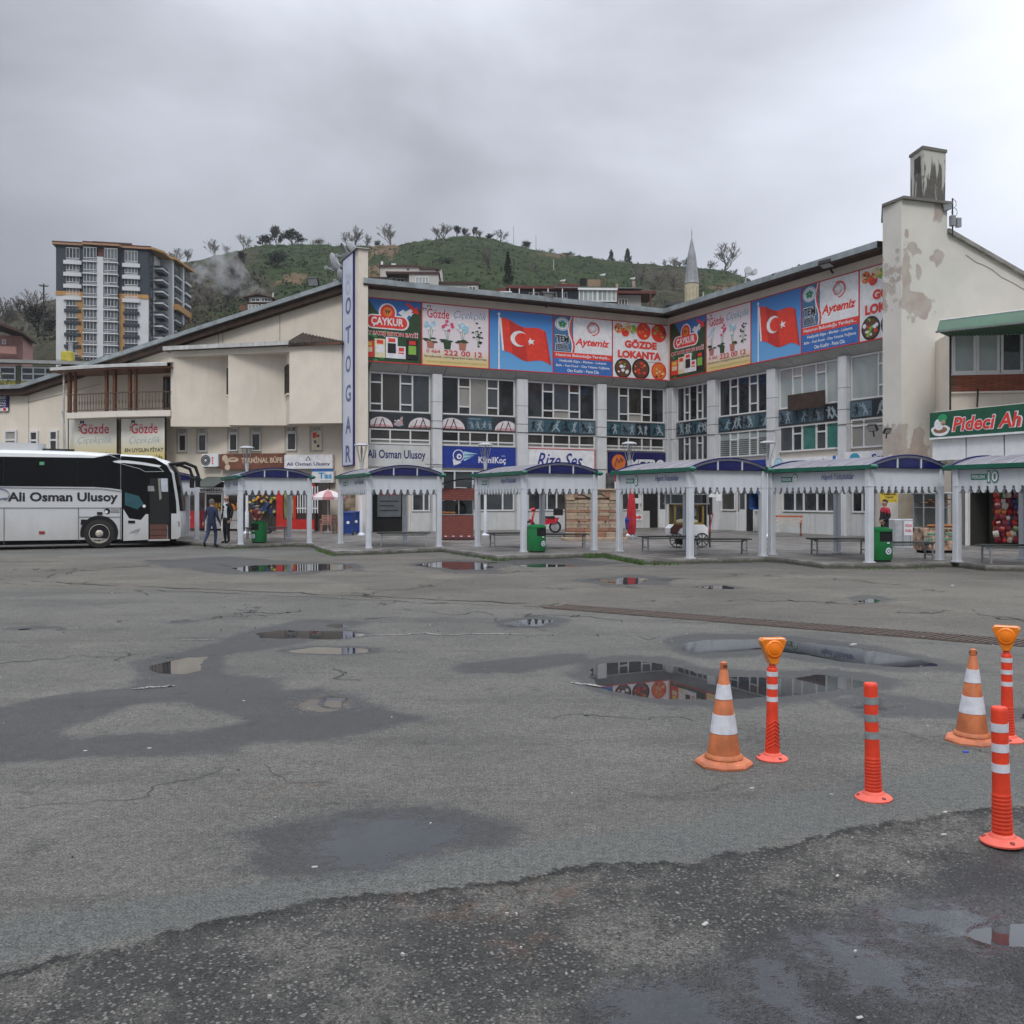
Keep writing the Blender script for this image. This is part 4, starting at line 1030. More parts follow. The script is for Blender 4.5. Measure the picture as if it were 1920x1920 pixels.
for f, lst, where in ((FL.off(-BO), (('caykur', 684, 790), ('gozde', 790, 916), ('flag', 916, 1036), ('tem', 1036, 1147), ('lokanta', 1147, 1252)), 'on the left wing'),
                      (FR.off(-BO), (('caykur', 1258, 1326), ('gozde', 1326, 1410), ('flag', 1410, 1505), ('tem', 1505, 1613), ('lokanta', 1613, 1694)), 'on the right wing')):
    for k, p0, p1 in lst:
        x0, x1 = f.s(p0), f.s(p1)
        if k == 'lokanta' and f.u.x < .6: x1 = x0 + 3.4
        if k == 'caykur' and f.u.x > .6: x0 = f.s(672)
        T, w, h = board('banner', LBLS[k] + ' ' + where, 'banner', f, x0 + .03, x1 - .03, ZB0 + .02, ZB1, ART[k][1], -.055, .05, GB, REDF, .045)
        ART[k][0](T, w, h)
# upright name sign on the pylon
o_ = FL.at(xa, 1.5)
FO = Face(o_.x, o_.y, *UR)
x0, x1 = FO.s(646), FO.s(665.5)
T, w, h = board('name_sign', 'tall narrow white sign with upright blue letters on the side of the pylon', 'sign', FO, x0, x1, FO.z(656, 872), FO.z(656, 482), mat('sign_lilac_white', (.60, .63, .74), .5, var=.04), -.09, .085, None, NAVY, .05)
ot = ink('slate', (.09, .13, .27))
for c, yc in zip('OTOGAR', (574, 628, 683, 738, 797, 851)): text(T, c, w*.55, FO.z(656, yc) - FO.z(656, 872), w*.5, .82, ot, -.008, .02)
text(T, 'Yeni', w*.55, FO.z(656, 520) - FO.z(656, 872), w*.5, .5, mat('faded_print', (.45, .48, .58)), -.008)
shapes(T, 'faded_emblem', mat('faded_print', (.45, .48, .58)), lambda m: m.disc(w*.5, FO.z(656, 540) - FO.z(656, 872), w*.2, -.006, 14, ri=.6))
# sports picture strips between the window rows
def figure(mb, x, z, s_, y, c, pose):
    r = random.Random(pose)
    P = lambda a_, b_: (x + a_ * s_, z + b_ * s_)
    def limb(p, q, w0, w1):
        d = (Vector(q) - Vector(p)); n_ = Vector((-d.y, d.x)).normalized()
        mb.poly([(p[0]-n_.x*w0*s_, p[1]-n_.y*w0*s_), (q[0]-n_.x*w1*s_, q[1]-n_.y*w1*s_), (q[0]+n_.x*w1*s_, q[1]+n_.y*w1*s_), (p[0]+n_.x*w0*s_, p[1]+n_.y*w0*s_)][::-1], y, c)
    lean = r.uniform(-.25, .25); hip = P(0, .42); sh = P(lean, .78)
    limb(hip, sh, .10, .14); mb.disc(*P(lean * 1.3, .91), .085*s_, y, 10, c)
    for sg in (-1, 1):
        k = (hip[0] + sg*s_*r.uniform(.08, .25), hip[1] - s_*r.uniform(.12, .24)); limb(hip, k, .08, .06); limb(k, (k[0] + sg*s_*r.uniform(-.1, .2), z + s_*r.uniform(0, .08)), .06, .035)
        e = (sh[0] + sg*s_*r.uniform(.1, .28), sh[1] + s_*r.uniform(-.25, .15)); limb(sh, e, .05, .04); limb(e, (e[0] + sg*s_*r.uniform(-.1, .25), e[1] + s_*r.uniform(-.15, .25)), .04, .025)
FIGC = [ink('figure_pale', (.30, .37, .40)), ink('figure_mid', (.08, .13, .16)), ink('figure_dark', (.012, .016, .022)), ink('pool_blue', (.03, .085, .115)), ink('ball_white', (.66, .60, .60)), ink('ball_pink', (.52, .30, .31))]
STRIP_BG = ink('strip_dark', (.026, .032, .040))
def ball(mb, x, z, r, h, x0, x1):
    n = 20; a_ = [math.pi * i / n for i in range(n + 1)]
    p = [(min(x1, max(x0, x + r*math.cos(t_))), z + min(h, r*.78*math.sin(t_))) for t_ in a_]
    mb.poly(p, -.006, 4)
    mb.poly([(min(x1, max(x0, x + r*.96*math.cos(t_))), z + r*.22*math.sin(t_)) for t_ in a_], -.008, 5)
    for dx in (-.55, -.1, .4):
        pr = None
        for i in range(7):
            u = i / 6; q = (x + r*(dx + .35*u*(1 if dx < 0 else -1)), z + h*.93*u)
            if abs(q[0]-x) > r*math.sqrt(max(0, 1-(q[1]-z)**2/(r*.78)**2)) or not x0 < q[0] < x1: pr = None; continue
            if pr: mb.poly([(pr[0]-.02, pr[1]), (pr[0]+.03, pr[1]), (q[0]+.03, q[1]), (q[0]-.02, q[1])], -.010, 2)
            pr = q
for fi, (f, bays) in enumerate(((FL, bayL), (FR, bayR))):
    for i, (x0, x1) in enumerate(bays):
        what = [['pink basketballs beside a white splash', 'two basketballs and a court scene', 'pale blue training scenes and a kneeling player', 'black and white martial arts figures'], ['standing white figures next to the corner', 'a swimmer and a blue ball', 'wrestlers under the brown board', 'two grey fighters beside the tower']][fi][i]
        x1_ = min(x1, x1 if fi == 0 or i < 3 else x1 - .1)
        T, w, h = board('picture_strip', 'dark sports picture strip with ' + what, 'sign', f, x0 + .04, x1_ - .04, 5.17, 5.88, STRIP_BG, -.13, .12, 'sports picture strips between the window rows')
        mb = MB()
        if fi == 0 and i < 2:
            if i == 0: ball(mb, w*.17, .03, .62, h*.92, .02, w); ball(mb, w*.84, .03, .66, h*.92, 0, w-.02)
            else: ball(mb, w*.13, .03, .72, h*.92, .02, w); ball(mb, w*.88, .03, .66, h*.92, 0, w-.02)
            if i == 1:
                mb.box(w*.34, w*.68, -.006, -.002, .03, h*.97, 3)
                for k in range(8): figure(mb, w*(.37+.04*k), .05, .45, -.008, 0 if k % 2 else 1, k)
                mb.box(w*.36, w*.52, -.012, -.008, h*.8, h*.85, 0)
            else:
                for k in range(26): mb.disc(w*.47 + rng.gauss(0, .18), .12 + abs(rng.gauss(0, .2)), rng.uniform(.02, .10), -.004 - .0004*k, 7, rng.choice((0, 5, 4)))
        else:
            n = 4 if fi == 0 or i < 3 else 2
            for k in range(n):
                a_, c_ = w*k/n, w*(k+1)/n
                bgc = [3, 1, 2, 3, 2, 1][(k + i*2 + fi) % 6]
                if fi == 0 and i == 2: bgc = (1, 3, 3, 1)[k]
                mb.box(a_ + .02, c_ - .02, -.006, -.002, .03, h - .03, bgc)
                for q in range(5): mb.disc(rng.uniform(a_ + .1, c_ - .1), rng.uniform(.08, h*.5), rng.uniform(.05, .16), -.0065 - .0002*q, 8, rng.choice((1, 3, 2)), rng.uniform(.03, .08))
                for q in range(2):
                    figure(mb, a_ + (c_-a_)*(.33 + .36*q) + rng.uniform(-.05, .05), .05, h*rng.uniform(.72, .92), -.009 - .001*q, 0 if bgc != 0 and (q or bgc == 2) else 2, k*13 + i*5 + q + fi*50)
        mb.build('figure_picture', FIGC, T)['kind'] = 'stuff'
# fascia signs of the bus companies
SB0, SB1 = 3.28, 4.33
def swoop(mb, x, z, s_):
    mb.disc(x, z, .36*s_, -.008, 22, 0); mb.disc(x, z, .31*s_, -.012, 22, 1); mb.disc(x + .04*s_, z - .05*s_, .16*s_, -.016, 16, 0); mb.disc(x + .05*s_, z - .06*s_, .07*s_, -.020, 12, 1)
    mb.poly([(x + .2*s_, z - .4*s_), (x - .3*s_, z - .62*s_), (x - .37*s_, z - .2*s_)][::-1], -.007, 0)
    for k, (z0, z1) in enumerate(((.26, .06), (.02, -.14), (-.2, -.32))): mb.poly([(x + .36*s_, z + z1*s_), (x + (1.25-.2*k)*s_, z + .12*s_ - .1*k*s_), (x + .32*s_, z + z0*s_)], -.008, 2)
s = FL.s
T, w, h = board('company_sign', 'white company sign with navy lettering beside the pylon', 'sign', FL, -.1, s(805), SB0, SB1, PANEL, -.13, .12)
text(T, 'Ali Osman Ulusoy', w*.5 - .12, h*.52, w*.92, h*.52, NAVY, -.006, .02)
T, w, h = board('company_sign', 'deep blue company sign with a winged wheel emblem and white lettering', 'sign', FL, s(826), s(966), SB0, SB1, ink('royal_blue', (.012, .035, .26)), -.13, .12)
shapes(T, 'winged_emblem', [WHT, ink('royal_blue', (.012, .035, .26)), LBL], lambda m: swoop(m, w*.22, h*.58, .85))
text(T, 'KâmilKoç', w*.67, h*.36, w*.37, h*.38, WHT, -.006, .02); text(T, 'A.Ş.', w*.82, h*.6, w*.05, h*.1, WHT, -.006)
T, w, h = board('company_sign', 'white company sign with a red edge and blue handwritten lettering', 'sign', FL, s(986), s(1112), SB0, SB1, WHT, -.13, .12, None, REDF, .03)
text(T, 'Rize Ses', w*.48, h*.45, w*.68, h*.74, ink('violet_blue', (.02, .025, .22)), -.006, .012, .38)
T, w, h = board('company_sign', 'navy company sign with an orange round emblem and bold white lettering', 'sign', FL, s(1139), s(1249), SB0 - .15, SB1 - .05, ink('deep_navy', (.010, .008, .09)), -.16, .15)
def mt(mb):
    mb.disc(w*.16, h*.5, h*.38, -.006, 24, 0)
    zz = [(-.24, -.2), (-.1, .2), (.0, -.02), (.12, .24), (.16, .04), (.24, .18)]
    for (a_, b_), (c_, d_) in zip(zz, zz[1:]): mb.bar((w*.16 + a_*h, -.012, h*.5 + b_*h), (w*.16 + c_*h, -.012, h*.5 + d_*h), .07, .01, 1)
shapes(T, 'round_emblem', [ink('signal_orange', (.62, .16, .03)), ink('deep_navy', 0)], mt)
text(T, 'METRO', w*.63, h*.42, w*.60, h*.5, WHT, -.006, .045, .25)
s = FR.s
T, w, h = board('company_sign', 'plain blue sign board partly hidden behind a street lamp', 'sign', FR, s(1400), s(1447), 2.9, 3.62, ink('royal_blue', 0), -.13, .12)
T, w, h = board('company_sign', 'weathered white sign with grey blue lettering and a blue end panel', 'sign', FR, s(1459), s(1581), 3.1, FR.z(1520, 858), WHT, -.42, .08)
text(T, 'KARADENİZ', w*.62, h*.55, w*.56, h*.5, mat('faded_slate_print', (.16, .23, .30)), -.006, .02, .15)
shapes(T, 'bird_emblem', [LBL, BLK, BLUE], lambda m: (m.disc(w*.12, h*.55, .3, -.004, 14, 0, ri=.6), m.poly([(w*.08, h*.3), (w*.22, h*.55), (w*.1, h*.8)], -.008, 0), m.disc(w*.09, h*.25, .06, -.010, 8, 1), m.box(w*.955, w, -.008, -.002, 0, h, 2)))
T, w, h = board('company_sign', 'white sign with a teal oval emblem and a big blue letter beside the tower', 'sign', FR, s(1597), s(1690), 3.05, FR.z(1620, 847), WHT, -.42, .08)
shapes(T, 'oval_emblem', [ink('oval_teal', (.04, .32, .46)), BLUE], lambda m: (m.disc(w*.22, h*.55, w*.11, -.006, 20, 0, h*.36), m.poly([(w*.08, h*.1), (w*.24, h*.55), (w*.15, h*.5)], -.010, 1)))
text(T, 'Sema', w*.78, h*.55, w*.42, h*.5, ink('royal_blue', 0), -.006, .04)
T, w, h = board('notice_board', 'dark brown wooden board hung across the blinds of the right wing', 'sign', FR, s(1490), s(1559), FR.z(1525, 767), FR.z(1525, 737), DKBR, -.42, .06)
# signs on the gable hall
s = FG.s; gz_ = FG.z
T, w, h = board('shop_sign', 'brown snack bar sign with cream raised lettering and pastry pictures', 'sign', FG, s(418), s(537), gz_(478, 880), gz_(478, 851), mat('sign_brown', (.17, .065, .04), .5, var=.3, scale=1.5), -.28, .2)
text(T, 'TERMİNAL BÜFE', w*.66, h*.62, w*.64, h*.46, ink('buff', (.58, .45, .33)), -.006, .03)
shapes(T, 'pastry_picture', [ink('buff', 0), BRN], lambda m: (m.disc(w*.08, h*.72, .17, -.004, 10), m.disc(w*.11, h*.5, .13, -.006, 10), m.disc(w*.21, h*.62, .32, -.008, 14, 0, .13), m.disc(w*.12, h*.14, .16, -.006, 10), m.disc(w*.21, h*.66, .2, -.012, 14, 1, .03)))
T, w, h = board('company_sign', 'white company sign with a small navy triangle emblem above navy lettering', 'sign', FG, s(538), s(628), gz_(580, 879), gz_(580, 853), WHT, -.28, .2)
text(T, 'Ali Osman Ulusoy', w*.5, h*.3, w*.9, h*.32, NAVY, -.006, .02)
shapes(T, 'triangle_emblem', [NAVY, WHT], lambda m: (m.poly([(w*.44, h*.58), (w*.56, h*.58), (w*.5, h*.92)], -.006, 0), m.poly([(w*.465, h*.62), (w*.535, h*.58), (w*.5, h*.84)], -.010, 1)))
T, w, h = board('shop_sign', 'small white sign with cyan letters and a blue top strip', 'sign', FG, s(590), s(630), gz_(610, 905), gz_(610, 880), WHT, -.30, .2)
text(T, 'Tas', w*.62, h*.52, w*.62, h*.46, ink('cyan', (.02, .30, .55)), -.006, .03); text(T, 'ERZURUM', w*.62, h*.12, w*.5, h*.08, BLK, -.006)
shapes(T, 'strip', BLUE, lambda m: m.box(0, w, -.006, -.001, h*.82, h))
T, w, h = board('shop_sign', 'navy food sign with white lettering at the left end of the hall', 'sign', FG, s(-26), s(18), gz_(10, 771), gz_(10, 736), ink('deep_navy', 0), -.1, .09)
text(T, 'FOOD', w*.62, h*.84, w*.62, h*.18, WHT, -.006, .03)
for k, q in enumerate(('YEMEK', 'ÇEŞİTLERİ', 'PASTA', 'ÇORBACA')): text(T, q, w*.66, h*(.68 - .13*k), w*.5, h*.09, WHT, -.006, .02)
shapes(T, 'food_picture', FOOD, lambda m: (m.box(0, w, -.004, -.001, 0, h*.17, 6), plate(m, w*.6, h*.09, w*.08, -.006, [2, 0, 1], 8), plate(m, w*.85, h*.09, w*.08, -.006, [0, 1, 2], 8)))
FS = FG.off(-.9)
BFR = mat('sign_frame_dark', (.03, .02, .015), .6)
for i, (p0, p1, y0, y1, lb) in enumerate(((129, 219, 786, 872, 'yellow florist sign under the balcony with a list of flowers at its foot'), (227, 309, 785, 872, 'yellow florist sign under the balcony with black price lettering at its foot'))):
    f = FS if i == 0 else FG.off(-1.1)
    T, w, h = board('florist_sign', lb, 'sign', f, f.s(p0), f.s(p1), f.z(p0, y1), f.z(p0, y0), GZB2, 0, .08, None, BFR, .05)
    text(T, 'Gözde', w*.54, h*.78, w*.60, h*.22, CRIM, -.006, .012); text(T, 'Çiçekçilik', w*.55, h*.52, w*.72, h*.18, ink('sage_blue', (.30, .42, .40)), -.006, -.01, .35)
    text(T, 'M', w*.28, h*.93, w*.08, h*.08, NAVY, -.006, .02)
    for k in range(3): shapes(T, 'petal', [ORG, BLK, YEL][k], lambda m: m.poly([(w*.19, h*(.75 + .06*k)), (w*.25, h*(.73 + .06*k)), (w*.22, h*(.78 + .06*k))], -.006))
    if i == 0: text(T, 'Çiçek Gelin Taç Gül Buket', w*.5, h*.22, w*.9, h*.09, BLK, -.006)
    else: text(T, 'EN UYGUN FİYAT', w*.53, h*.33, w*.88, h*.11, BLK, -.006, .02); text(T, "1246 m² Alan'da", w*.53, h*.16, w*.84, h*.11, BLK, -.006, .01)
f = FG
T, w, h = board('poster', 'small food poster under the last word of the window row', 'poster', FG, s(588), s(603), gz_(596, 843), gz_(596, 811), ink('cream', 0), -.11, .03)
shapes(T, 'food_picture', FOOD, lambda m: (m.box(0, w*.5, -.004, -.001, h*.68, h, 0), plate(m, w*.7, h*.8, w*.2, -.006, [2, 0], 8), plate(m, w*.35, h*.45, w*.25, -.006, [2, 3, 6], 10), plate(m, w*.7, h*.2, w*.2, -.006, [8, 2], 8)))
# ---------------------------------------------------------------- bus platform shelters
SHW = mat('shelter_white', (.575, .60, .64), .42, var=.06, scale=1.3, streak=.25)
SHR = mat('shelter_roof_sheet', (.20, .19, .215), .30, var=.15, scale=1.5)
SHG = mat('gutter_green', (.010, .12, .075), .4, var=.1)
NVB = mat('blue_polycarbonate', (.012, .014, .10), .15, var=.25, scale=2)
ARC = mat('arch_trim_grey', (.42, .44, .50), .4)
SIGNG = ink('sign_green', (.01, .20, .13)); SIGNB = ink('sign_blue', (.03, .06, .26))
SW, SD, EZ, RISE, FZ0 = 2.36, 3.6, 2.28, .29, 1.70          # front width, depth, eaves, arch rise, foot of the fascia teeth (above the pavement)
def teeth(x0, x1, zt, zb, n):
    """fascia outline with key-hole cuts along its lower edge, counter-clockwise in (x, z)"""
    p = (x1 - x0) / n; out = [(x0, zt), (x0, zb + .05)]
    for i in range(n):
        c = x0 + p * (i + .5)
        l, r = x0 + p * i, x0 + p * (i + 1)
        hw, rr, zc_ = p * .15, p * .19, zb + .125
        out += [(l + p * .02, zb), (l + p * .13, zb + .010), (l + p * .21, zb + .035), (c - p*.24, zb + .062), (c - p*.22, zb + .085), (c - hw, zb + .088)]
        out += [(c - hw, zc_ - rr * .6)] + [(c + rr * math.cos(t_), zc_ + rr * math.sin(t_)) for t_ in [math.pi * (1.1 - 1.2 * k / 6) for k in range(7)]] + [(c + hw, zc_ - rr * .6)]
        out += [(c + hw, zb + .088), (c + p*.22, zb + .085), (c + p*.24, zb + .062), (r - p * .21, zb + .035), (r - p * .13, zb + .010), (r - p * .02, zb)]
    out += [(x1, zb + .05), (x1, zt)]
    return out
def shelter(M, label, number):
    T = thing('platform_shelter', label, 'shelter', M, 'platform shelters along the kerb')
    pw = .165
    if 'post' not in SHM:
        m = MB().cbox(-pw/2, pw/2, -pw/2, pw/2, 0, EZ + .04, .02); m.box(-pw*.56, pw*.56, -pw*.56, pw*.56, EZ - .42, EZ - .405); m.box(-pw*.62, pw*.62, -pw*.62, pw*.62, 0, .03)
        SHM['post'] = m.mesh('post', SHW)
        SHM['front'] = MB().prism(teeth(pw*.4, SW - pw*.4, EZ + .03, FZ0, 10), 0, .035).mesh('front_fascia', SHW)
        SHM['side'] = MB().prism(teeth(pw*.4, SD - pw*.4, EZ - .02, FZ0, 15), 0, .035).mesh('side_fascia', SHW)
        n = 14; arc = [(-.16 + (SW + .32) * i / n, EZ + .05 + RISE * (1 - (2 * i / n - 1) ** 2)) for i in range(n + 1)]
        m = MB()
        m.rings([[(x, -.16, z) for x, z in arc], [(x, SD + .16, z) for x, z in arc]], False, smooth=True)
        m.rings([[(x, SD + .16, z - .025) for x, z in arc], [(x, -.16, z - .025) for x, z in arc]], False, smooth=True)
        SHM['roof'] = m.mesh('roof', SHR)
        SHM['rib'] = MB().rings([[(x, -.012, z + .002), (x, .012, z + .002), (x, .012, z + .02), (x, -.012, z + .02)] for x, z in arc], True, True).mesh('roof_rib', mat('rib_pale', (.42, .42, .46), .5))
        SHM['rim'] = MB().rings([[(x, 0, z - .05), (x, .05, z - .05), (x, .05, z + .0), (x, 0, z + .0)] for x, z in arc], True, True).mesh('arch_rim', ARC)
        SHM['rim2'] = MB().rings([[(x, -.012, z + .0), (x, .06, z + .0), (x, .06, z + .035), (x, -.012, z + .035)] for x, z in arc], True, True).mesh('arch_edge', NVB)
        for k in range(3):
            a_, b_ = SW * k / 3 + (.10 if k == 0 else .025), SW * (k + 1) / 3 - (.10 if k == 2 else .025)
            q = [(a_, EZ + .04)] + [(b_, EZ + .04)] + [(b_ + (a_ - b_) * j / 5, max(EZ + .045, EZ + .02 + RISE * (1 - (2 * (b_ + (a_ - b_) * j / 5 + .16) / (SW + .32) - 1) ** 2))) for j in range(6)]
            SHM['t%d' % k] = MB().prism(q, .012, .03).mesh('arch_pane', NVB)
        SHM['mull'] = MB().box(-.018, .018, -.002, .05, EZ + .035, EZ + .27).mesh('arch_mullion', SHW)
        SHM['gut'] = MB().rings([[(-.10, -.22 + y, EZ), (.06, -.22 + y, EZ - .01), (.07, -.22 + y, EZ + .10), (-.11, -.22 + y, EZ + .10)] for y in (0, SD + .44)], True, True).mesh('gutter', SHG)
        SHM['cap'] = MB().ellipsoid((0, 0, EZ + .05), (.10, .12, .07), 8, 5).mesh('gutter_end', SHG)
    g = lambda k, x=0, y=0, z=0, r=0, mx=None: link(SHM[k].name.split('.')[0], SHM[k], T, None, Matrix.Translation((x, y, z)) @ Matrix.Rotation(r, 4, 'Z') @ (mx or Matrix()))
    for x in (0, SW):
        for y in (0, SD): g('post', x, y)
    g('front', 0, -.02); g('front', 0, SD - .02)
    sd_ = g('side', -.02, SD, 0, -math.pi/2)
    g('side', SW - .02, SD, 0, -math.pi/2)
    g('roof'); 
    for k in range(6): g('rib', 0, .25 + (SD - .5) * k / 5)
    for y in (-.14, SD + .09):
        g('rim', 0, y); g('rim2', 0, y)
        for k in range(3): g('t%d' % k, 0, y + .01)
        for k in (1, 2): g('mull', SW * k / 3, y)
    g('gut', -.06); g('gut', SW + .08)
    for x in (-.08, SW + .08):
        for y in (-.22, SD + .22): g('cap', x, y)
    # writing on the left side: platform number and good wishes
    zc_ = EZ - .20
    b_ = MB().box(.42, .86, -.006, -.001, zc_ - .07, zc_ + .07).build('number_plate', SIGNG, sd_)
    text(b_, 'PERON', .63, zc_, .36, .085, WHT, -.010, .03)
    wn_ = .16 if len(number) == 1 else .27
    text(sd_, number, .90 + wn_/2, zc_, wn_ + .05, .31, SIGNG, -.010, .09, 0, 'number_outline'); text(sd_, number, .90 + wn_/2, zc_, wn_, .25, WHT, -.016, .03, 0, 'number')
    text(sd_, 'Hayırlı Yolculuklar', 2.55, zc_ + .02, 1.15, .20, SIGNB, -.008, .004, .3)
    return T
SHM = {}
SHEL = []
for px, py, X, Y, num, lb in ((0, 0, -14.46, 36.0, '4', 'first platform shelter, half hidden behind the white coach'), (451, 1021, 0, 0, '5', 'platform shelter with a green bin, right of the two talking men'), (691, 1028, 0, 0, '6', 'platform shelter below the upright name sign, next to the parasol'),
                          (982, 1035, 0, 0, '7', 'platform shelter in front of the stone fountain, with a green bin'), (1294, 1047, 0, 0, '8', 'platform shelter marked 8, in front of the popcorn cart'), (1630, 1055, 0, 0, '9', 'platform shelter marked 9, with a green bin and the person in red and black'),
                          (0, 0, 12.42, 20.0, '10', 'platform shelter marked 10, cut by the right edge')):
    p = gnd(px, py, PZ) if px else Vector((X, Y, PZ))
    M = Matrix.Translation((p.x, p.y, PZ)) @ Matrix.Rotation(math.atan2(.41, .912), 4, 'Z')
    shelter(M, lb, num); SHEL.append(M)
# ---------------------------------------------------------------- benches, litter bins, lamps
BTOP = mat('bench_slat_green', (.028, .036, .031), .6, var=.3, scale=8)
def make_bench(L_=1.75):
    T = thing('bench', 'bench', 'bench')
    sl_ = MB().cbox(-L_/2, L_/2, -.055, .055, .42, .455, .008).mesh('slat', BTOP)
    for k in range(4): link('slat', sl_, T, None, Matrix.Translation((0, -.2 + .133 * k, 0)))
    lg = MB().box(-.022, .022, -.2, .2, .385, .418).bar((0, -.18, .39), (0, -.2, 0), .04).bar((0, .18, .39), (0, .2, 0), .04).bar((0, -.19, .12), (0, .19, .12), .03).mesh('leg_frame', STEEL)
    for x in (-L_/2 + .14, L_/2 - .14): link('leg_frame', lg, T, None, Matrix.Translation((x, 0, 0)))
    MB().bar((-L_/2 + .14, 0, .37), (L_/2 - .14, 0, .37), .03).build('rail', STEEL, T)
    return T
GBN = 'slatted benches under the shelters'
B0 = None
for (px, py), rz, lb in (((500, 1010), .42, 'slatted bench behind the green bin of the leftmost visible shelter'), ((757, 1024), .1, 'slatted bench standing clear under the shelter by the parasol'), ((962, 1024), .4, 'slatted bench left of the near post, in front of the motor scooter'), ((1052, 1027), .1, 'slatted bench in front of the stone fountain'),
                     ((1252, 1033), .3, 'slatted bench in front of the popcorn cart wheels'), ((1348, 1040), .12, 'slatted bench right of the popcorn cart, close to the kerb'), ((1574, 1039), .1, 'slatted bench below the orange framed seat, left of the last bin'), ((1690, 1049), .08, 'slatted bench at the feet of the person in red and black'), ((1905, 1056), .05, 'slatted bench at the right edge, in front of the snack rack')):
    p = gnd(px, py, PZ)
    M = place((p.x, p.y, PZ), rz)
    if B0 is None: B0 = make_bench(); B0.matrix_world = M; B0['label'] = lb; B0['group'] = GBN
    else: copy_tree(B0, lb, M)
BING = mat('bin_green', (.010, .16, .045), .4, var=.08)
def make_bin():
    T = thing('litter_bin', 'bin', 'litter bin')
    r = .29
    MB().lathe([(r*.94, .04), (r, .07), (r, .50), (r, .50)], 24).build('body', BING, T)
    m = MB(); a0, a1 = R(-90 - 42), R(-90 + 42)
    n = 20; full = [a1 + (2*math.pi - (a1 - a0)) * i / n for i in range(n + 1)]
    m.rings([[(r*math.cos(t_), r*math.sin(t_), z) for t_ in full] for z in (.50, .74)], False, smooth=True)
    m.build('hood', BING, T)
    MB().lathe([(r, .74), (r*1.02, .75), (r*1.0, .80), (r*.6, .845), (.02, .86)], 24).build('lid', BING, T)
    MB().lathe([(r*.93, .49), (r*.93, .742)], 20).build('inner_bucket', BLACK, T)
    MB().lathe([(r*.88, 0), (r*.88, .04)], 20).build('foot', IRON, T)
    e = MB(); e.T = Matrix.Translation((0, 0, .27)); e.disc(0, 0, .085, -r - .008, 18, 0); e.disc(0, 0, .05, -r - .014, 12, 1, ri=.55); e.poly([(-.015, -.05), (.0, -.075), (.015, -.05)], -r - .014, 1)
    e.build('emblem', [WHT, SIGNB], T)
    MB().box(-.035, .035, -r - .006, -r + .01, .455, .485).build('ash_plate', WHT, T)
    return T
B1 = None
for (px, py), rz, sc, lb in (((486, 1018), -.55, .92, 'green litter bin under the shelter beside the two talking men'), ((1006, 1035), .75, .95, 'green litter bin in front of the motor scooter'), ((1650, 1052.5), .35, 1.0, 'green litter bin beside the person in red and black')):
    p = gnd(px, py, PZ); M = place((p.x, p.y, PZ), rz, sc)
    if B1 is None: B1 = make_bin(); B1.matrix_world = M; B1['label'] = lb; B1['group'] = 'green litter bins'
    else: copy_tree(B1, lb, M)
def make_lamp():
    T = thing('street_lamp', 'lamp', 'street lamp')
    MB().lathe([(.17, 0), (.17, .06), (.12, .10), (.085, .14), (.085, 1.0), (.06, 1.05), (.055, 2.85), (.07, 2.9), (.10, 3.15), (.11, 3.17)], 12).build('pole', SHW, T)
    for k in range(4):
        a_ = R(45 + 90 * k); c, s_ = math.cos(a_), math.sin(a_)
        MB().tube([(.08*c, .08*s_, 3.12), (.30*c, .30*s_, 3.86)], .014, 5).build('rod', STEEL, T)
    MB().lathe([(.035, 3.14), (.035, 3.5), (.05, 3.52), (.05, 3.72), (.02, 3.84)], 10).build('light_stem', STEEL, T)
    MB().lathe([(.31, 3.85), (.325, 3.86), (.30, 3.90), (.18, 3.945), (.03, 3.96)], 20).build('hood', mat('lamp_hood_grey', (.36, .37, .38), .5), T)
    return T
L0 = None
for px, yt, lb in ((463, 836, 'street lamp in front of the snack bar sign'), (678, 831, 'street lamp in front of the pylon'), (910, 830, 'street lamp in front of the deep blue company sign'), (1180, 828, 'street lamp in front of the orange emblem sign'), (1440, 826, 'street lamp in front of the slatted blinds'), (1803, 822, 'street lamp under the green restaurant sign')):
    d = (3.96 + PZ - CH) * F / (HY - yt)
    M = place(((px - CX) / F * d, d, PZ), .3)
    if L0 is None: L0 = make_lamp(); L0.matrix_world = M; L0['label'] = lb; L0['group'] = 'street lamps behind the shelters'
    else: copy_tree(L0, lb, M)
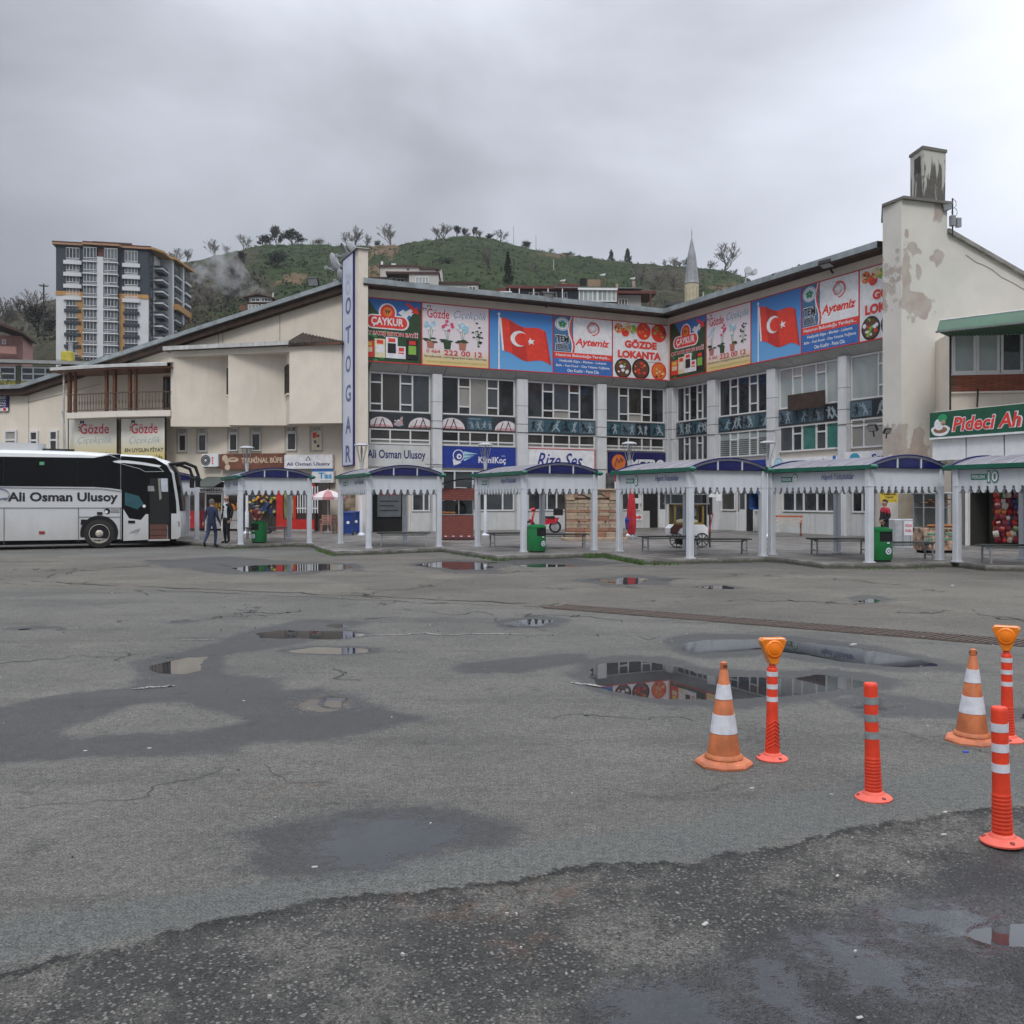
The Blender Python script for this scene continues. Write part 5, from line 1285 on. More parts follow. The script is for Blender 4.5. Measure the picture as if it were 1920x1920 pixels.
# ---------------------------------------------------------------- traffic cones and delineator posts
CONE = mat('cone_orange', (.44, .13, .045), .6, var=.22, scale=9, streak=.3)
POST = mat('post_red_orange', (.66, .045, .014), .5, var=.14, scale=9, streak=.22)
FLANGE = mat('post_flange', (.70, .11, .07), .55, var=.12, scale=12)
REFL = mat('reflective_white', (.56, .57, .61), .45, var=.12, scale=14, streak=.25)
REFG = mat('reflective_grey', (.22, .25, .25), .45, var=.12, scale=20)
def make_cone():
    T = thing('traffic_cone', 'cone', 'traffic cone')
    # base: bevelled octagon
    MB().lathe([(.180, 0), (.180, .012), (.168, .026), (.118, .042), (.112, .05), (.112, .062)], 8, rot=R(22.5), smooth=False).build('base', mat('cone_base_orange', (.46, .14, .06), .6, var=.25, scale=9), T)
    rad = lambda z: .103 - (z - .06) * (.103 - .024) / .53
    MB().lathe([(.120, .045), (.116, .060), (rad(.066), .07), (rad(.59), .59), (.022, .592)], 28).build('body', CONE, T)
    for z0, z1 in ((.20, .315), (.41, .50)):
        MB().lathe([(rad(z0), z0), (rad(z0) + .003, z0), (rad(z1) + .003, z1), (rad(z1), z1)], 28).build('reflective_sleeve', REFL, T)
    MB().lathe([(.022, .59), (.024, .60), (.020, .625), (.021, .633), (.012, .64)], 12).build('tip', CONE, T)
    MB().box(-.012, .012, -.026, .026, .607, .622).build('tip_slot', mat('slot_dark', (.12, .03, .02), .6), T)
    return T
p = gnd(1357, 1432); K0 = make_cone(); K0.matrix_world = place((p.x, p.y, 0), .2, 1.0)
K0['label'] = 'orange traffic cone with two white sleeves, left of the lamp topped post'; K0['group'] = 'orange traffic cones'
p = gnd(1822, 1389); copy_tree(K0, 'orange traffic cone behind the red post at the right edge', place((p.x, p.y, 0), 1.1, .99, (R(.8), R(-.6))))
def make_post(lamp, mt, chevron):
    T = thing('delineator_post', 'post', 'bollard')
    r0, r1 = (.046, .037) if not lamp else (.047, .034)
    H = .64 if not lamp else .585
    rad = lambda z: r0 + (r1 - r0) * min(1, z / (H * .62))
    prof = [(r0 * 1.05, .02), (r0, .035)]
    if not chevron:
        z = .05
        while z < .22: prof += [(rad(z), z), (rad(z) * 1.045, z + .004), (rad(z) * 1.045, z + .011), (rad(z) * .985, z + .015)]; z += .0185
    prof += [(rad(.24), .24), (rad(.4), .4), (r1, H - .02), (r1 * .97, H - .006), (r1 * .85, H)]
    MB().lathe(prof, 24).build('body', POST, T)
    MB().lathe([(.098, 0), (.099, .008), (.09, .016), (.06, .030), (r0 * 1.25, .036), (r0 * 1.05, .045)], 28).build('flange', FLANGE, T)
    for k in range(3):
        a_ = R(-75 + 120 * k)
        MB().lathe([(.013, .0), (.013, .021), (.009, .026)], 8, (.078 * math.cos(a_), .078 * math.sin(a_), 0)).build('bolt', mat('bolt_dark', (.20, .04, .03), .5), T)
    if chevron:
        cv = MB()
        for k in range(7):
            z = .08 + k * .024
            for sg in (-1, 1):
                pr = []
                for j in range(5):
                    a_ = R(-90 + sg * 18 * j)
                    pr.append((rad(z) * math.cos(a_) * 1.02, rad(z) * math.sin(a_) * 1.02, z + .03 - .010 * j))
                cv.tube(pr, .0045, 4)
        cv.build('ridge', POST, T)['kind'] = 'stuff'
    zs = ((.37, .40), (.45, .48), (.53, .56)) if lamp else ((.335, .375), (.43, .47), (.525, .565))
    for z0, z1 in zs:
        MB().lathe([(rad(z0), z0), (rad(z0) + .0015, z0), (rad(z1) + .0015, z1), (rad(z1), z1)], 24).build('reflective_band', mt, T)
    if lamp:
        tri = lambda s_: [(s_ * .083 * x, .694 + s_ * .080 * z) for x, z in ((-.20, -1.12), (.20, -1.12), (.32, -1.0), (.98, .62), (1.0, .80), (.86, 1.0), (-.86, 1.0), (-1.0, .80), (-.98, .62), (-.32, -1.0))]
        hs = MB(); pf = [tri(.93), tri(1.0), tri(1.0), tri(.93)]; ys = (-.034, -.026, .026, .034)
        hs.rings([[(x, y, z) for x, z in p_] for p_, y in zip(pf, ys)], True, True)
        AMB = NT('amber_plastic'); AMB.col(AMB.mix(AMB.ramp(AMB.noise(14, 2), .3, .7), (.72, .20, .010), (.85, .26, .02))); AMB.rough(.25); AMB.b.inputs['Transmission Weight'].default_value = .12
        if 'amber' not in MATS: MATS['amber'] = AMB.m
        hs.build('lamp_housing', MATS['amber'], T)
        ln_ = MB(); ln_.T = Matrix.Translation((0, 0, .706)) @ Matrix.Scale(1.1, 4) @ Matrix.Rotation(R(90), 4, 'X')
        ln_.lathe([(.052, .030), (.050, .036), (.044, .040), (.043, .037), (.030, .039), (.0285, .043), (.012, .046), (.004, .047)], 26)
        ln_.build('lens', mat('amber_lens', (.80, .20, .008), .12, var=.1), T)
        MB().lathe([(.022, H - .002), (.026, .59), (.020, .60), (.020, .615)], 12).build('lamp_neck', POST, T)
    return T
for px, py, lamp, mt, chev, rz, tl, sc, lb in ((1448, 1423, True, REFL, True, .12, (0, 0), 1.0, 'red post with an amber triangular lamp, beside the nearest cone'), (1638, 1497, False, REFG, False, .1, (0, R(-1.6)), 1.0, 'red post with grey bands, standing alone and leaning slightly'),
                                   (1880, 1579, False, REFL, False, -.2, (0, R(-1.4)), 1.02, 'red post with white bands, nearest to the camera at the right edge'), (1889, 1389, True, REFL, False, -.55, (0, R(-.5)), 1.02, 'red post with an amber lamp turned aside, behind the far cone')):
    p = gnd(px, py); T = make_post(lamp, mt, chev); T.matrix_world = place((p.x, p.y, 0), rz, sc, tl); T['label'] = lb; T['group'] = 'red delineator posts'
# ---------------------------------------------------------------- white coach at the platform
NB = NT('coach_white'); nq = NB.n('ShaderNodeSeparateXYZ'); NB.l(NB.tc.outputs['Object'], nq.inputs[0])
NB.col(NB.mix(NB.math('MULTIPLY', NB.ramp(NB.math('ADD', nq.outputs[2], NB.math('MULTIPLY', NB.noise(1.6, 5, .7, st=(1, 1, .5)), 1.6)), 2.2, .9), .55), (.58, .59, .595), (.36, .345, .31))); NB.rough(.3)
BUSW = NB.m
BUSK = mat('coach_black_glass', (.004, .005, .006), .10, var=.3, scale=.7, spec=.28)
RUB = mat('tyre_rubber', (.022, .021, .020), .85, var=.25, scale=12)
def coach():
    f = Face((185 - CX) / F * 32.5, 32.5, *UL)
    s = f.s; z = f.z
    T = thing('coach', 'white and black coach with an open front door, parked at the left edge', 'bus', f.M)
    H = z(100, 844)
    # outline of the body from the tail round the roof to the nose
    o = [(-9.4, .32), (-9.6, .8), (-9.5, H - .25), (-9.2, H - .02), (-6, H + .02), (s(60), H + .02), (s(150), H), (s(230), z(230, 850.5)), (s(285), z(285, 853)), (s(312), z(312, 864)), (s(325), z(325, 885)), (s(334), z(334, 940)), (s(339), z(339, 985)), (s(338), z(338, 1007)), (s(334), .3)]
    ys = [0, .05, .16, .5, 1.25, 2.0, 2.34, 2.45, 2.5]
    dr = [.30, .14, .05, 0, -.03, 0, .05, .14, .30]; fi = [.10, -.02, -.13, -.26, -.32, -.26, -.13, -.02, .10]
    rs = []
    for y, d, q in zip(ys, dr, fi):
        rs.append([(x - (q if i >= 9 else 0) * (1 if i > 9 else .6), y, zz - (d if 2 <= i <= 9 else 0) * (1 if i not in (2,) else .5)) for i, (x, zz) in enumerate(o)])
    MB().rings(rs, True, True).build('body', BUSW, T)
    P = lambda pl: [(s(x), z(x, y)) for x, y in pl]
    def plate_(name, pl, m, y=-.006, par=None, t=.006): return MB().prism(P(pl)[::-1], y, y + t).build(name, m, par or T)
    plate_('side_glass', [(-420, 856), (0, 856), (176, 858.5), (205, 853), (226, 862), (226, 918), (205, 915), (175, 913), (0, 911.5), (-420, 911)], BUSK)
    plate_('front_panel', [(226.6, 855), (290, 859), (312, 872), (322, 888), (330, 940), (333, 1008), (318, 1010), (318, 1012), (279, 1013), (279, 1013), (228, 1015), (228, 919), (226.6, 918)], BUSK)
    plate_('roof_edge', [(180, 857), (205, 851.5), (226, 852), (226, 861), (205, 852.5)], BUSK, -.008)
    m = MB()
    pr = lambda a_, b_, w=.02, y=-.012: m.bar((s(a_[0]), y, z(*a_)), (s(b_[0]), y, z(*b_)), w, .01)
    m = MB(); pr((-420, 913.5), (0, 913.5), .03); pr((0, 913.5), (190, 916), .03); pr((190, 916), (227, 921), .03); m.build('trim', mat('coach_trim_grey', (.20, .22, .26), .4), T)
    for pts_ in (((-420, 952), (228, 952)), ((147, 952), (147, 1016)), ((7.5, 953), (7.5, 1020)), ((148, 969), (226, 969)), ((226, 952), (226, 1013))):
        m = MB(); pr(*pts_, .018); m.build('panel_joint', mat('coach_joint', (.10, .11, .12), .7), T)
    m = MB()
    for x in (146, 7, -130): pr((x, 857), (x, 912), .02, -.008)
    m.build('pane_joint', BLACK, T)['kind'] = 'stuff'
    # front door, folded back, and the dark stairwell
    d = plate_('door', [(230, 893), (272, 893), (278, 950), (278, 1013), (231, 1015)], BUSK, -.05, None, .03)
    MB().prism(P([(231, 954), (242, 972), (264, 975), (273, 964), (278, 964), (278, 1012), (231, 1014)])[::-1], -.055, -.050).build('door_panel', BUSW, d)
    MB().prism(P([(234, 923), (260, 930), (269, 945), (257, 955), (234, 947)])[::-1], -.055, -.050).build('door_window', mat('teal_glass', (.03, .10, .12), .08), d)
    MB().prism(P([(240, 976), (253, 976), (253, 981), (240, 981)])[::-1], -.07, -.055).build('handle', BLACK, d)
    ds = MB()
    for (a_, b_) in (((244, 998), (262, 991)), ((262, 991), (250, 997)), ((243, 1000), (256, 997)), ((256, 997), (263, 993)), ((254, 1003), (260, 995))): ds.bar((s(a_[0]), -.058, z(*a_)), (s(b_[0]), -.058, z(*b_)), .012, .004)
    ds.build('signature_print', INK, d)
    MB().disc(s(270), z(270, 949), .055, -.06, 14).build('sticker', WHITE, d)
    MB().prism(P([(281, 897), (316, 897), (318, 1012), (280, 1012)])[::-1], -.008, -.006).build('door_opening', mat('coach_interior', (.012, .012, .012), .8), T)
    for k, (y0, y1) in enumerate(((1004, 1011), (994, 1003), (983, 993))): MB().box(s(281), s(315 - k), -.03 + .005 * k, -.010, z(295, y1), z(295, y0)).build('step', mat('step_brown', (.12, .05, .035), .6), T)
    MB().tube([(s(314), -.03, z(314, 1010)), (s(314), -.03, z(314, 990)), (s(313), -.03, z(313, 985))], .02).build('grab_rail', STEEL, T)
    MB().box(s(277), s(318), -.04, .05, z(297, 1014), z(297, 1011)).build('door_sill', BUSW, T)
    for pl_, c in (([(301, 897), (314, 897), (315, 922), (303, 922)], mat('paper_white', (.5, .55, .6), .6)), ([(296, 897), (300, 897), (303, 935), (299, 938)], mat('curtain_grey', (.25, .26, .22), .8)), ([(277, 911), (288, 911), (290, 921), (277, 921)], GREYP)): plate_('interior_detail', pl_, c, -.012)
    plate_('corner_bumper', [(321, 963), (338, 963), (340, 990), (338, 1006), (334, 1010), (321, 1011)], BUSW, -.02, None, .03)
    plate_('headlamp', [(333, 977), (337, 978), (337, 988), (334, 986)], GREYP, -.03)
    # roof swoosh, logo, lettering, stickers
    plate_('swoosh', [(211, 865), (222, 863), (240, 863.5), (270, 867), (303, 873), (297, 876), (262, 871), (232, 868), (216, 868)], WHITE, -.016)
    m = MB()
    for a_, b_ in (((214, 866), (262, 879)), ((262, 879), (272, 884.5)), ((272, 884.5), (307, 884)), ((307, 884), (296, 875))): pr(a_, b_, .04, -.018)
    m.build('swoosh_line', WHITE, T)
    text(T, 'Ali Osman Ulusoy', s(120), z(120, 934), s(223) - s(17), .40, INK, -.010, .03)
    lg = MB()
    for k in range(16):
        a_, b_ = R(-60 + 16 * k), R(-44 + 16 * k); cx_, cz_ = s(-2), z(-2, 933)
        lg.bar((cx_ + .30 * math.cos(a_), -.012, cz_ + .2 * math.sin(a_) + .1), (cx_ + .30 * math.cos(b_), -.012, cz_ + .2 * math.sin(b_) + .1), .05, .008)
    lg.bar((s(-12), -.012, z(-12, 938)), (s(11), -.012, z(11, 933)), .05, .008).build('emblem', ink('coach_blue', (.01, .05, .25)), T)
    for pl_, c in (([(152, 974), (162, 974), (162, 984), (151, 984)], BLACK), ([(182, 960), (192, 960), (192, 965), (182, 965)], BLACK), ([(74, 866), (83, 866), (83, 872), (74, 872)], mat('sticker_green', (.12, .38, .2), .5))): plate_('fitting', pl_, c, -.02, None, .015)
    plate_('side_reflector', [(73, 996), (84, 996), (84, 1001), (73, 1001)], mat('reflector_red', (.28, .03, .02), .4), -.02, None, .015)
    e = MB(); e.disc(s(201), z(201, 958.5), .10, -.012, 16, 0).disc(s(199), z(201, 960), .055, -.016, 10, 1)
    for k in range(3): e.box(s(208), s(224), -.012, -.006, z(216, 961 - 2.5 * k), z(216, 960.3 - 2.5 * k), 0)
    e.build('emblem', [INK, WHITE], T)
    for xw in (0.02, -6.4):
        MB().add([(xw + .60 * math.cos(R(a_)), -.006, .53 + .60 * math.sin(R(a_))) for a_ in range(-22, 203, 9)], [tuple(range(25))]).build('wheel_arch', BLACK, T)
        m = MB(); m.T = Matrix.Translation((xw, .16, .505)) @ Matrix.Rotation(R(90), 4, 'X')
        m.lathe([(.30, -.1), (.47, -.1), (.503, -.06), (.505, .10), (.48, .17), (.36, .185), (.325, .15), (.31, .02)], 36)
        wo_ = m.build('wheel', RUB, T)
        m = MB(); m.T = Matrix.Translation((xw, .16, .505)) @ Matrix.Rotation(R(90), 4, 'X')
        m.lathe([(.325, .10), (.335, .165), (.31, .17), (.285, .11), (.18, .125), (.13, .16), (.10, .185), (.03, .19)], 30)
        m.build('rim', mat('wheel_rim_dirty', (.46, .43, .36), .5, .3, var=.3, scale=10), wo_)
        m = MB(); m.T = Matrix.Translation((xw, .16, .505)) @ Matrix.Rotation(R(90), 4, 'X')
        for k in range(10):
            a_ = 2 * math.pi * k / 10
            m.lathe([(.026, .125), (.022, .155)], 6, (.15 * math.cos(a_), .15 * math.sin(a_), 0), 0); m.lathe([(.024, .12), (.024, .132)], 7, (.24 * math.cos(a_ + .3), .24 * math.sin(a_ + .3), -.004), 1)
        m.build('wheel_nuts', [mat('nut_grey', (.2, .19, .17), .5, .4), BLACK], wo_)['kind'] = 'stuff'
    MB().box(-9.3, s(332), .15, 2.35, .16, .34).build('underbody', BLACK, T)
    rp = MB()
    rp.slab([(s(-420), .25), (s(70), .3), (s(85), .6), (s(85), 1.9), (s(70), 2.2), (s(-420), 2.25)], H - .02, H + .24)
    rp.build('roof_unit', BUSW, T)
    MB().slab([(s(80), .45), (s(140), .45), (s(140), 2), (s(80), 2)], H, H + .07).build('roof_hatch', IRON, T)
    # mirrors on curved arms, and the curved windscreen
    for y, q in ((.0, 0), (2.3, .25)):
        x0 = s(322) + q * .3
        pth = [(x0 - .1, y, H - .42), (x0 + .45, y, H - .36), (x0 + .8, y + .0, H - .50), (x0 + .92, y, H - .85)]
        MB().tube(pth, [.05, .06, .06, .05], 8).build('mirror_arm', BLACK, T)
        MB().cbox(x0 + .80, x0 + .96, y - .11, y + .11, H - 1.22, H - .8, .05).build('mirror', BLACK, T)
    ws = []
    for y, q in zip(ys[1:-1], fi[1:-1]): ws.append([(s(px) - q + .012, y, z(px, py)) for px, py in ((314, 868), (325, 886), (332, 925), (336, 958))])
    MB().rings(ws, False, smooth=True).build('windscreen', BUSK, T)
coach()
# ---------------------------------------------------------------- people
SKIN = mat('skin', (.36, .21, .15), .55, var=.08)
def person(label, M, h, top, legs, shoes, hair, shirt=None, pose={}, group=None, yoke=None):
    k = h / 1.75
    J = {'pel': (0, 0, .95), 'spi': (0, .005, 1.16), 'che': (0, .01, 1.36), 'nec': (0, .015, 1.50), 'hb': (0, -.0, 1.57), 'h1': (0, -.012, 1.645), 'h2': (0, -.005, 1.71), 'nose': (0, -.112, 1.635)}
    for s_, n in ((-1, 'l'), (1, 'r')):
        J.update({'ear' + n: (s_*.088, .01, 1.645), 'sh' + n: (s_*.175, .01, 1.425), 'el' + n: (s_*.235, .03, 1.15), 'wr' + n: (s_*.245, -.05, .91), 'pa' + n: (s_*.245, -.075, .845),
                  'hi' + n: (s_*.095, 0, .90), 'kn' + n: (s_*.10, -.015, .50), 'an' + n: (s_*.10, .02, .09), 'to' + n: (s_*.115, -.15, .04)})
    J.update(pose)
    if 'shift' in pose:
        sh_ = J.pop('shift')
    RD = {'pel': .145, 'spi': .14, 'che': .15, 'nec': .062, 'hb': .065, 'h1': .088, 'h2': .082, 'nose': .016}
    for n in 'lr': RD.update({'ear' + n: .018, 'sh' + n: .075, 'el' + n: .052, 'wr' + n: .034, 'pa' + n: .036, 'hi' + n: .095, 'kn' + n: .068, 'an' + n: .048, 'to' + n: .040})
    E = [('pel', 'spi'), ('spi', 'che'), ('che', 'nec'), ('nec', 'hb'), ('hb', 'h1'), ('h1', 'h2'), ('h1', 'nose')]
    for n in 'lr': E += [('h1', 'ear' + n), ('che', 'sh' + n), ('sh' + n, 'el' + n), ('el' + n, 'wr' + n), ('wr' + n, 'pa' + n), ('pel', 'hi' + n), ('hi' + n, 'kn' + n), ('kn' + n, 'an' + n), ('an' + n, 'to' + n)]
    for n, s_ in (('l', -1), ('r', 1)):
        pa, wr = Vector(J['pa' + n]), Vector(J['wr' + n])
        dd = (pa - wr).normalized(); sd_ = dd.cross(Vector((s_, 0, 0))).normalized()
        for i in range(5):
            ln_ = (.055, .075, .082, .076, .06)[i]; off = (-.034, -.024, -.008, .010, .026)[i]
            dr = dd if i else (dd + sd_ * -.9).normalized()
            a_, b_ = pa + sd_ * off + dd * (.012 if i else -.02), pa + sd_ * off * 1.1 + dr * ln_ * .6
            c_ = b_ + (dr + Vector((-s_ * .5, 0, 0))).normalized() * ln_ * .45
            for nm, p_ in (('a', a_), ('b', b_), ('c', c_)): J['f%s%d%s' % (n, i, nm)] = tuple(p_); RD['f%s%d%s' % (n, i, nm)] = .0095
            E += [('pa' + n, 'f%s%da' % (n, i)), ('f%s%da' % (n, i), 'f%s%db' % (n, i)), ('f%s%db' % (n, i), 'f%s%dc' % (n, i))]
    names = list(J); ix = {n: i for i, n in enumerate(names)}
    me = bpy.data.meshes.new('person')
    me.from_pydata([tuple(c * k for c in J[n]) for n in names], [(ix[a_], ix[b_]) for a_, b_ in E], [])
    o = bpy.data.objects.new('person', me); COL.objects.link(o)
    mo = o.modifiers.new('skin', 'SKIN'); mo.use_smooth_shade = True
    for i, n in enumerate(names):
        r = RD[n] * k; v = me.skin_vertices[0].data[i]
        v.radius = (r, r * (.72 if n in ('pel', 'spi', 'che') else 1)); v.use_root = (n == 'pel')
    sb = o.modifiers.new('sub', 'SUBSURF'); sb.levels = sb.render_levels = 1
    bpy.context.view_layer.update()
    m2 = bpy.data.meshes.new_from_object(o.evaluated_get(bpy.context.evaluated_depsgraph_get()))
    bpy.data.objects.remove(o)
    for m in (top, legs, shoes, SKIN, shirt or top, yoke or top): m2.materials.append(m)
    seg = [(Vector(J[a_]) * k, Vector(J[b_]) * k, a_, b_) for a_, b_ in E]
    for p_ in m2.polygons:
        c = p_.center; bd, bn = 9, None
        for a_, b_, na, nb in seg:
            e_ = b_ - a_; t_ = max(0, min(1, (c - a_).dot(e_) / max(e_.length_squared, 1e-9))); d_ = (c - a_ - e_ * t_).length
            if d_ < bd: bd, bn = d_, (na, nb)
        a_, b_ = bn
        if b_[:2] in ('h1', 'h2', 'hb', 'no', 'ea', 'pa') or b_[0] == 'f': i = 3
        elif b_[:2] == 'to': i = 2
        elif b_[:2] in ('kn', 'an'): i = 1
        elif b_[:2] == 'hi': i = 1 if c.z < .86 * k else 0
        else: i = 0
        if i == 0 and c.z < .80 * k and abs(c.x) < .18 * k: i = 1
        if i == 0 and shirt and abs(c.x) < .075 * k and c.y < -.03 * k and c.z > .95 * k: i = 4
        if i == 0 and yoke and c.z > 1.27 * k: i = 5
        p_.material_index = i
        p_.use_smooth = True
    ob = link('person', m2); ob.matrix_world = M
    tag(ob, label, 'person', group)
    hx, hy, hz = J['h2']
    if hair:
        hm = MB(); hs = []
        for i in range(6):
            a_ = R(0 + 90 * i / 5); q = max(.02, math.cos(a_))
            hs.append([((hx + .094 * q * math.cos(t_)) * k, (hy + .014 + .102 * q * math.sin(t_)) * k, (hz - .012 + (.092 * math.sin(a_)) + (.045 if math.sin(t_) < -.2 and i == 0 else (-.05 if math.sin(t_) > .2 and i == 0 else 0))) * k) for t_ in [2 * math.pi * j / 14 for j in range(14)]])
        hm.rings(hs, True, False, 0, True)
        hm.build('hair', hair, ob)
    return ob
cl = lambda n, c: mat('cloth_' + n, c, .85, var=.15, scale=9, bump=.2, bscale=30)
HG, HB = mat('hair_grey', (.11, .10, .09), .8), mat('hair_dark', (.015, .012, .010), .7)
p = gnd(397, 1027.5)
stride = {'knl': (-.10, -.10, .52), 'anl': (-.10, -.06, .10), 'tol': (-.115, -.22, .06), 'knr': (.10, .10, .52), 'anr': (.10, .36, .20), 'tor': (.11, .26, .05), 'wrl': (-.27, -.10, .93), 'pal': (-.27, -.13, .87), 'wrr': (.25, .14, .93), 'par': (.25, .15, .865)}
person('man in a dark blue suit walking away between coach and shelter', place((p.x, p.y, 0), R(168)), 1.66, cl('navy', (.018, .026, .065)), cl('blue_black', (.018, .028, .075)), cl('black', (.01, .01, .012)), HG, None, stride)
p = gnd(425, 1019.5, PZ)
person('bald man in a black coat over a white shirt, left of the bin', place((p.x, p.y, PZ), R(-38)), 1.68, cl('black', 0), cl('black', 0), cl('black', 0), None, cl('white', (.55, .56, .6)), {'ell': (-.26, .04, 1.16), 'elr': (.27, .05, 1.16), 'wrr': (.24, .02, .93), 'par': (.24, .0, .87)})
p = gnd(1659, 1029, PZ)
person('person in a red and black jacket with dark hair, looking left beside the green bin', place((p.x, p.y, PZ), R(-75)), 1.52, cl('black', 0), cl('black', 0), cl('black', 0), HB, None, {'wrl': (-.12, -.14, 1.0), 'pal': (-.07, -.17, .98), 'wrr': (.12, -.14, 1.0), 'par': (.07, -.17, .97)}, None, cl('red', (.36, .02, .04)))
p = at(507, 990, 43.0)
person('man in a blue jacket bending over the fruit in the shelter behind the bin', place((p.x, p.y, PZ), R(-60)), 1.72, cl('royal', (.02, .035, .10)), cl('olive', (.03, .032, .022)), cl('black', 0), HB, None, {'che': (0, -.14, 1.33), 'spi': (0, -.05, 1.15), 'nec': (0, -.20, 1.45), 'hb': (0, -.24, 1.50), 'h1': (0, -.28, 1.56), 'h2': (0, -.28, 1.62), 'nose': (0, -.38, 1.55), 'earl': (-.088, -.27, 1.56), 'earr': (.088, -.27, 1.56), 'shl': (-.17, -.15, 1.38), 'shr': (.17, -.15, 1.38),
       'ell': (-.2, -.3, 1.15), 'elr': (.2, -.3, 1.15), 'wrl': (-.16, -.45, 1.02), 'wrr': (.16, -.45, 1.02), 'pal': (-.15, -.50, .98), 'par': (.15, -.5, .98)})
p = at(482, 990, 44.0)
person('seated woman in dark red behind the fruit display', place((p.x, p.y, PZ - .28), R(15)), 1.62, cl('dark_red', (.10, .018, .018)), cl('black', 0), cl('black', 0), HB, None, {'knl': (-.14, -.42, .92), 'knr': (.14, -.42, .92), 'anl': (-.14, -.42, .45), 'anr': (.14, -.42, .45), 'tol': (-.14, -.58, .40), 'tor': (.14, -.58, .40), 'wrl': (-.14, -.3, 1.02), 'wrr': (.14, -.3, 1.02), 'pal': (-.09, -.35, 1.0), 'par': (.09, -.35, 1.0)})
# ---------------------------------------------------------------- stalls and street things in front of the terminal
def frame_at(px, py, rz, z=PZ): p = gnd(px, py, z); return place((p.x, p.y, z), rz)
BRK = NT('brick_print'); bt = BRK.n('ShaderNodeTexBrick'); mpn = BRK.n('ShaderNodeMapping'); mpn.inputs['Rotation'].default_value = (R(90), 0, 0)
BRK.l(BRK.tc.outputs['Object'], mpn.inputs[0]); BRK.l(mpn.outputs[0], bt.inputs['Vector']); bt.inputs['Scale'].default_value = 3.6
bt.inputs['Color1'].default_value = lin((.26, .065, .045)); bt.inputs['Color2'].default_value = lin((.20, .05, .04)); bt.inputs['Mortar'].default_value = lin((.07, .03, .028)); bt.inputs['Mortar Size'].default_value = .03
BRK.col(bt.outputs[0]); BRK.rough(.5); BRKM = BRK.m
CLG = glass_mat('display_glass', (.10, .12, .12), (.20, .22, .22), .06)
FRUIT = [mat('orange_fruit', (.55, .19, .03), .5), mat('yellow_fruit', (.55, .40, .06), .5), mat('brown_bread', (.30, .13, .04), .7), mat('red_fruit', (.38, .03, .02), .5), mat('green_fruit', (.12, .22, .04), .5)]
def brick_kiosk():
    T = thing('chestnut_kiosk', 'small snack kiosk with red brick print and a grey curved awning', 'kiosk', frame_at(858, 1011, .05))
    MB().cbox(-.70, .62, -.45, .45, .12, .95, .03).build('counter_base', BRKM, T)
    MB().cbox(-.78, .66, -.48, .48, .03, .12, .02).build('plinth', mat('kiosk_maroon', (.12, .025, .03), .6), T)
    for x in (-.5, -.2, .1, .4): MB().box(x, x + .09, -.46, -.44, .12, .15).build('foot_lamp', WHITE, T)
    for x in (-.68, 0.05, .6):
        for y in (-.43, .43): MB().box(x - .02, x + .02, y - .02, y + .02, .95, 1.55).build('post', STEEL, T)
    MB().cbox(-.80, .68, -.48, .48, 1.52, 1.98, .02).build('brick_band', BRKM, T)
    MB().box(-.66, .60, .42, .45, .95, 1.5).build('back_glass', CLG, T)
    MB().box(-.70, .62, -.46, .46, .95, .98).build('counter_top', STEEL, T)
    for k in range(22): MB().ellipsoid((rng.uniform(-.6, -.1), rng.uniform(-.35, .1), 1.0 + rng.uniform(0, .05)), (.07, .07, .05), 7, 4).build('chestnut_heap' if False else 'chestnut', FRUIT[2], T)
    m = MB(); m.lathe([(.18, .98), (.22, 1.12), (.20, 1.3), (.08, 1.42)], 12, (.12, -.1, 0)); m.build('stove', BLACK, T)
    MB().ellipsoid((.12, -.1, 1.46), (.10, .10, .04), 10, 4).build('stove_lid', BLACK, T)
    n = 8; arc = [(-.62 + .2 * 0, 0)]
    m = MB(); m.rings([[(-.85 + 1.6 * i / n, y, 2.10 + .26 * math.sin(math.pi * min(1, (i / n) * .62 + .0)) ) for i in range(n + 1)] for y in (-.75, .6)], False, smooth=True)
    m.rings([[(-.85 + 1.6 * i / n, y, 2.07 + .26 * math.sin(math.pi * min(1, (i / n) * .62))) for i in range(n + 1)] for y in (.6, -.75)], False, smooth=True)
    m.build('awning', mat('awning_grey', (.17, .19, .23), .6), T)
    for x in (-.75, .6): MB().box(x - .02, x + .02, -.5, -.46, 1.98, 2.12).build('awning_post', STEEL, T)
    MB().bar((-.1, -.5, 2.02), (.35, -.5, 2.0), .03).build('tube_lamp', WHITE, T)
brick_kiosk()
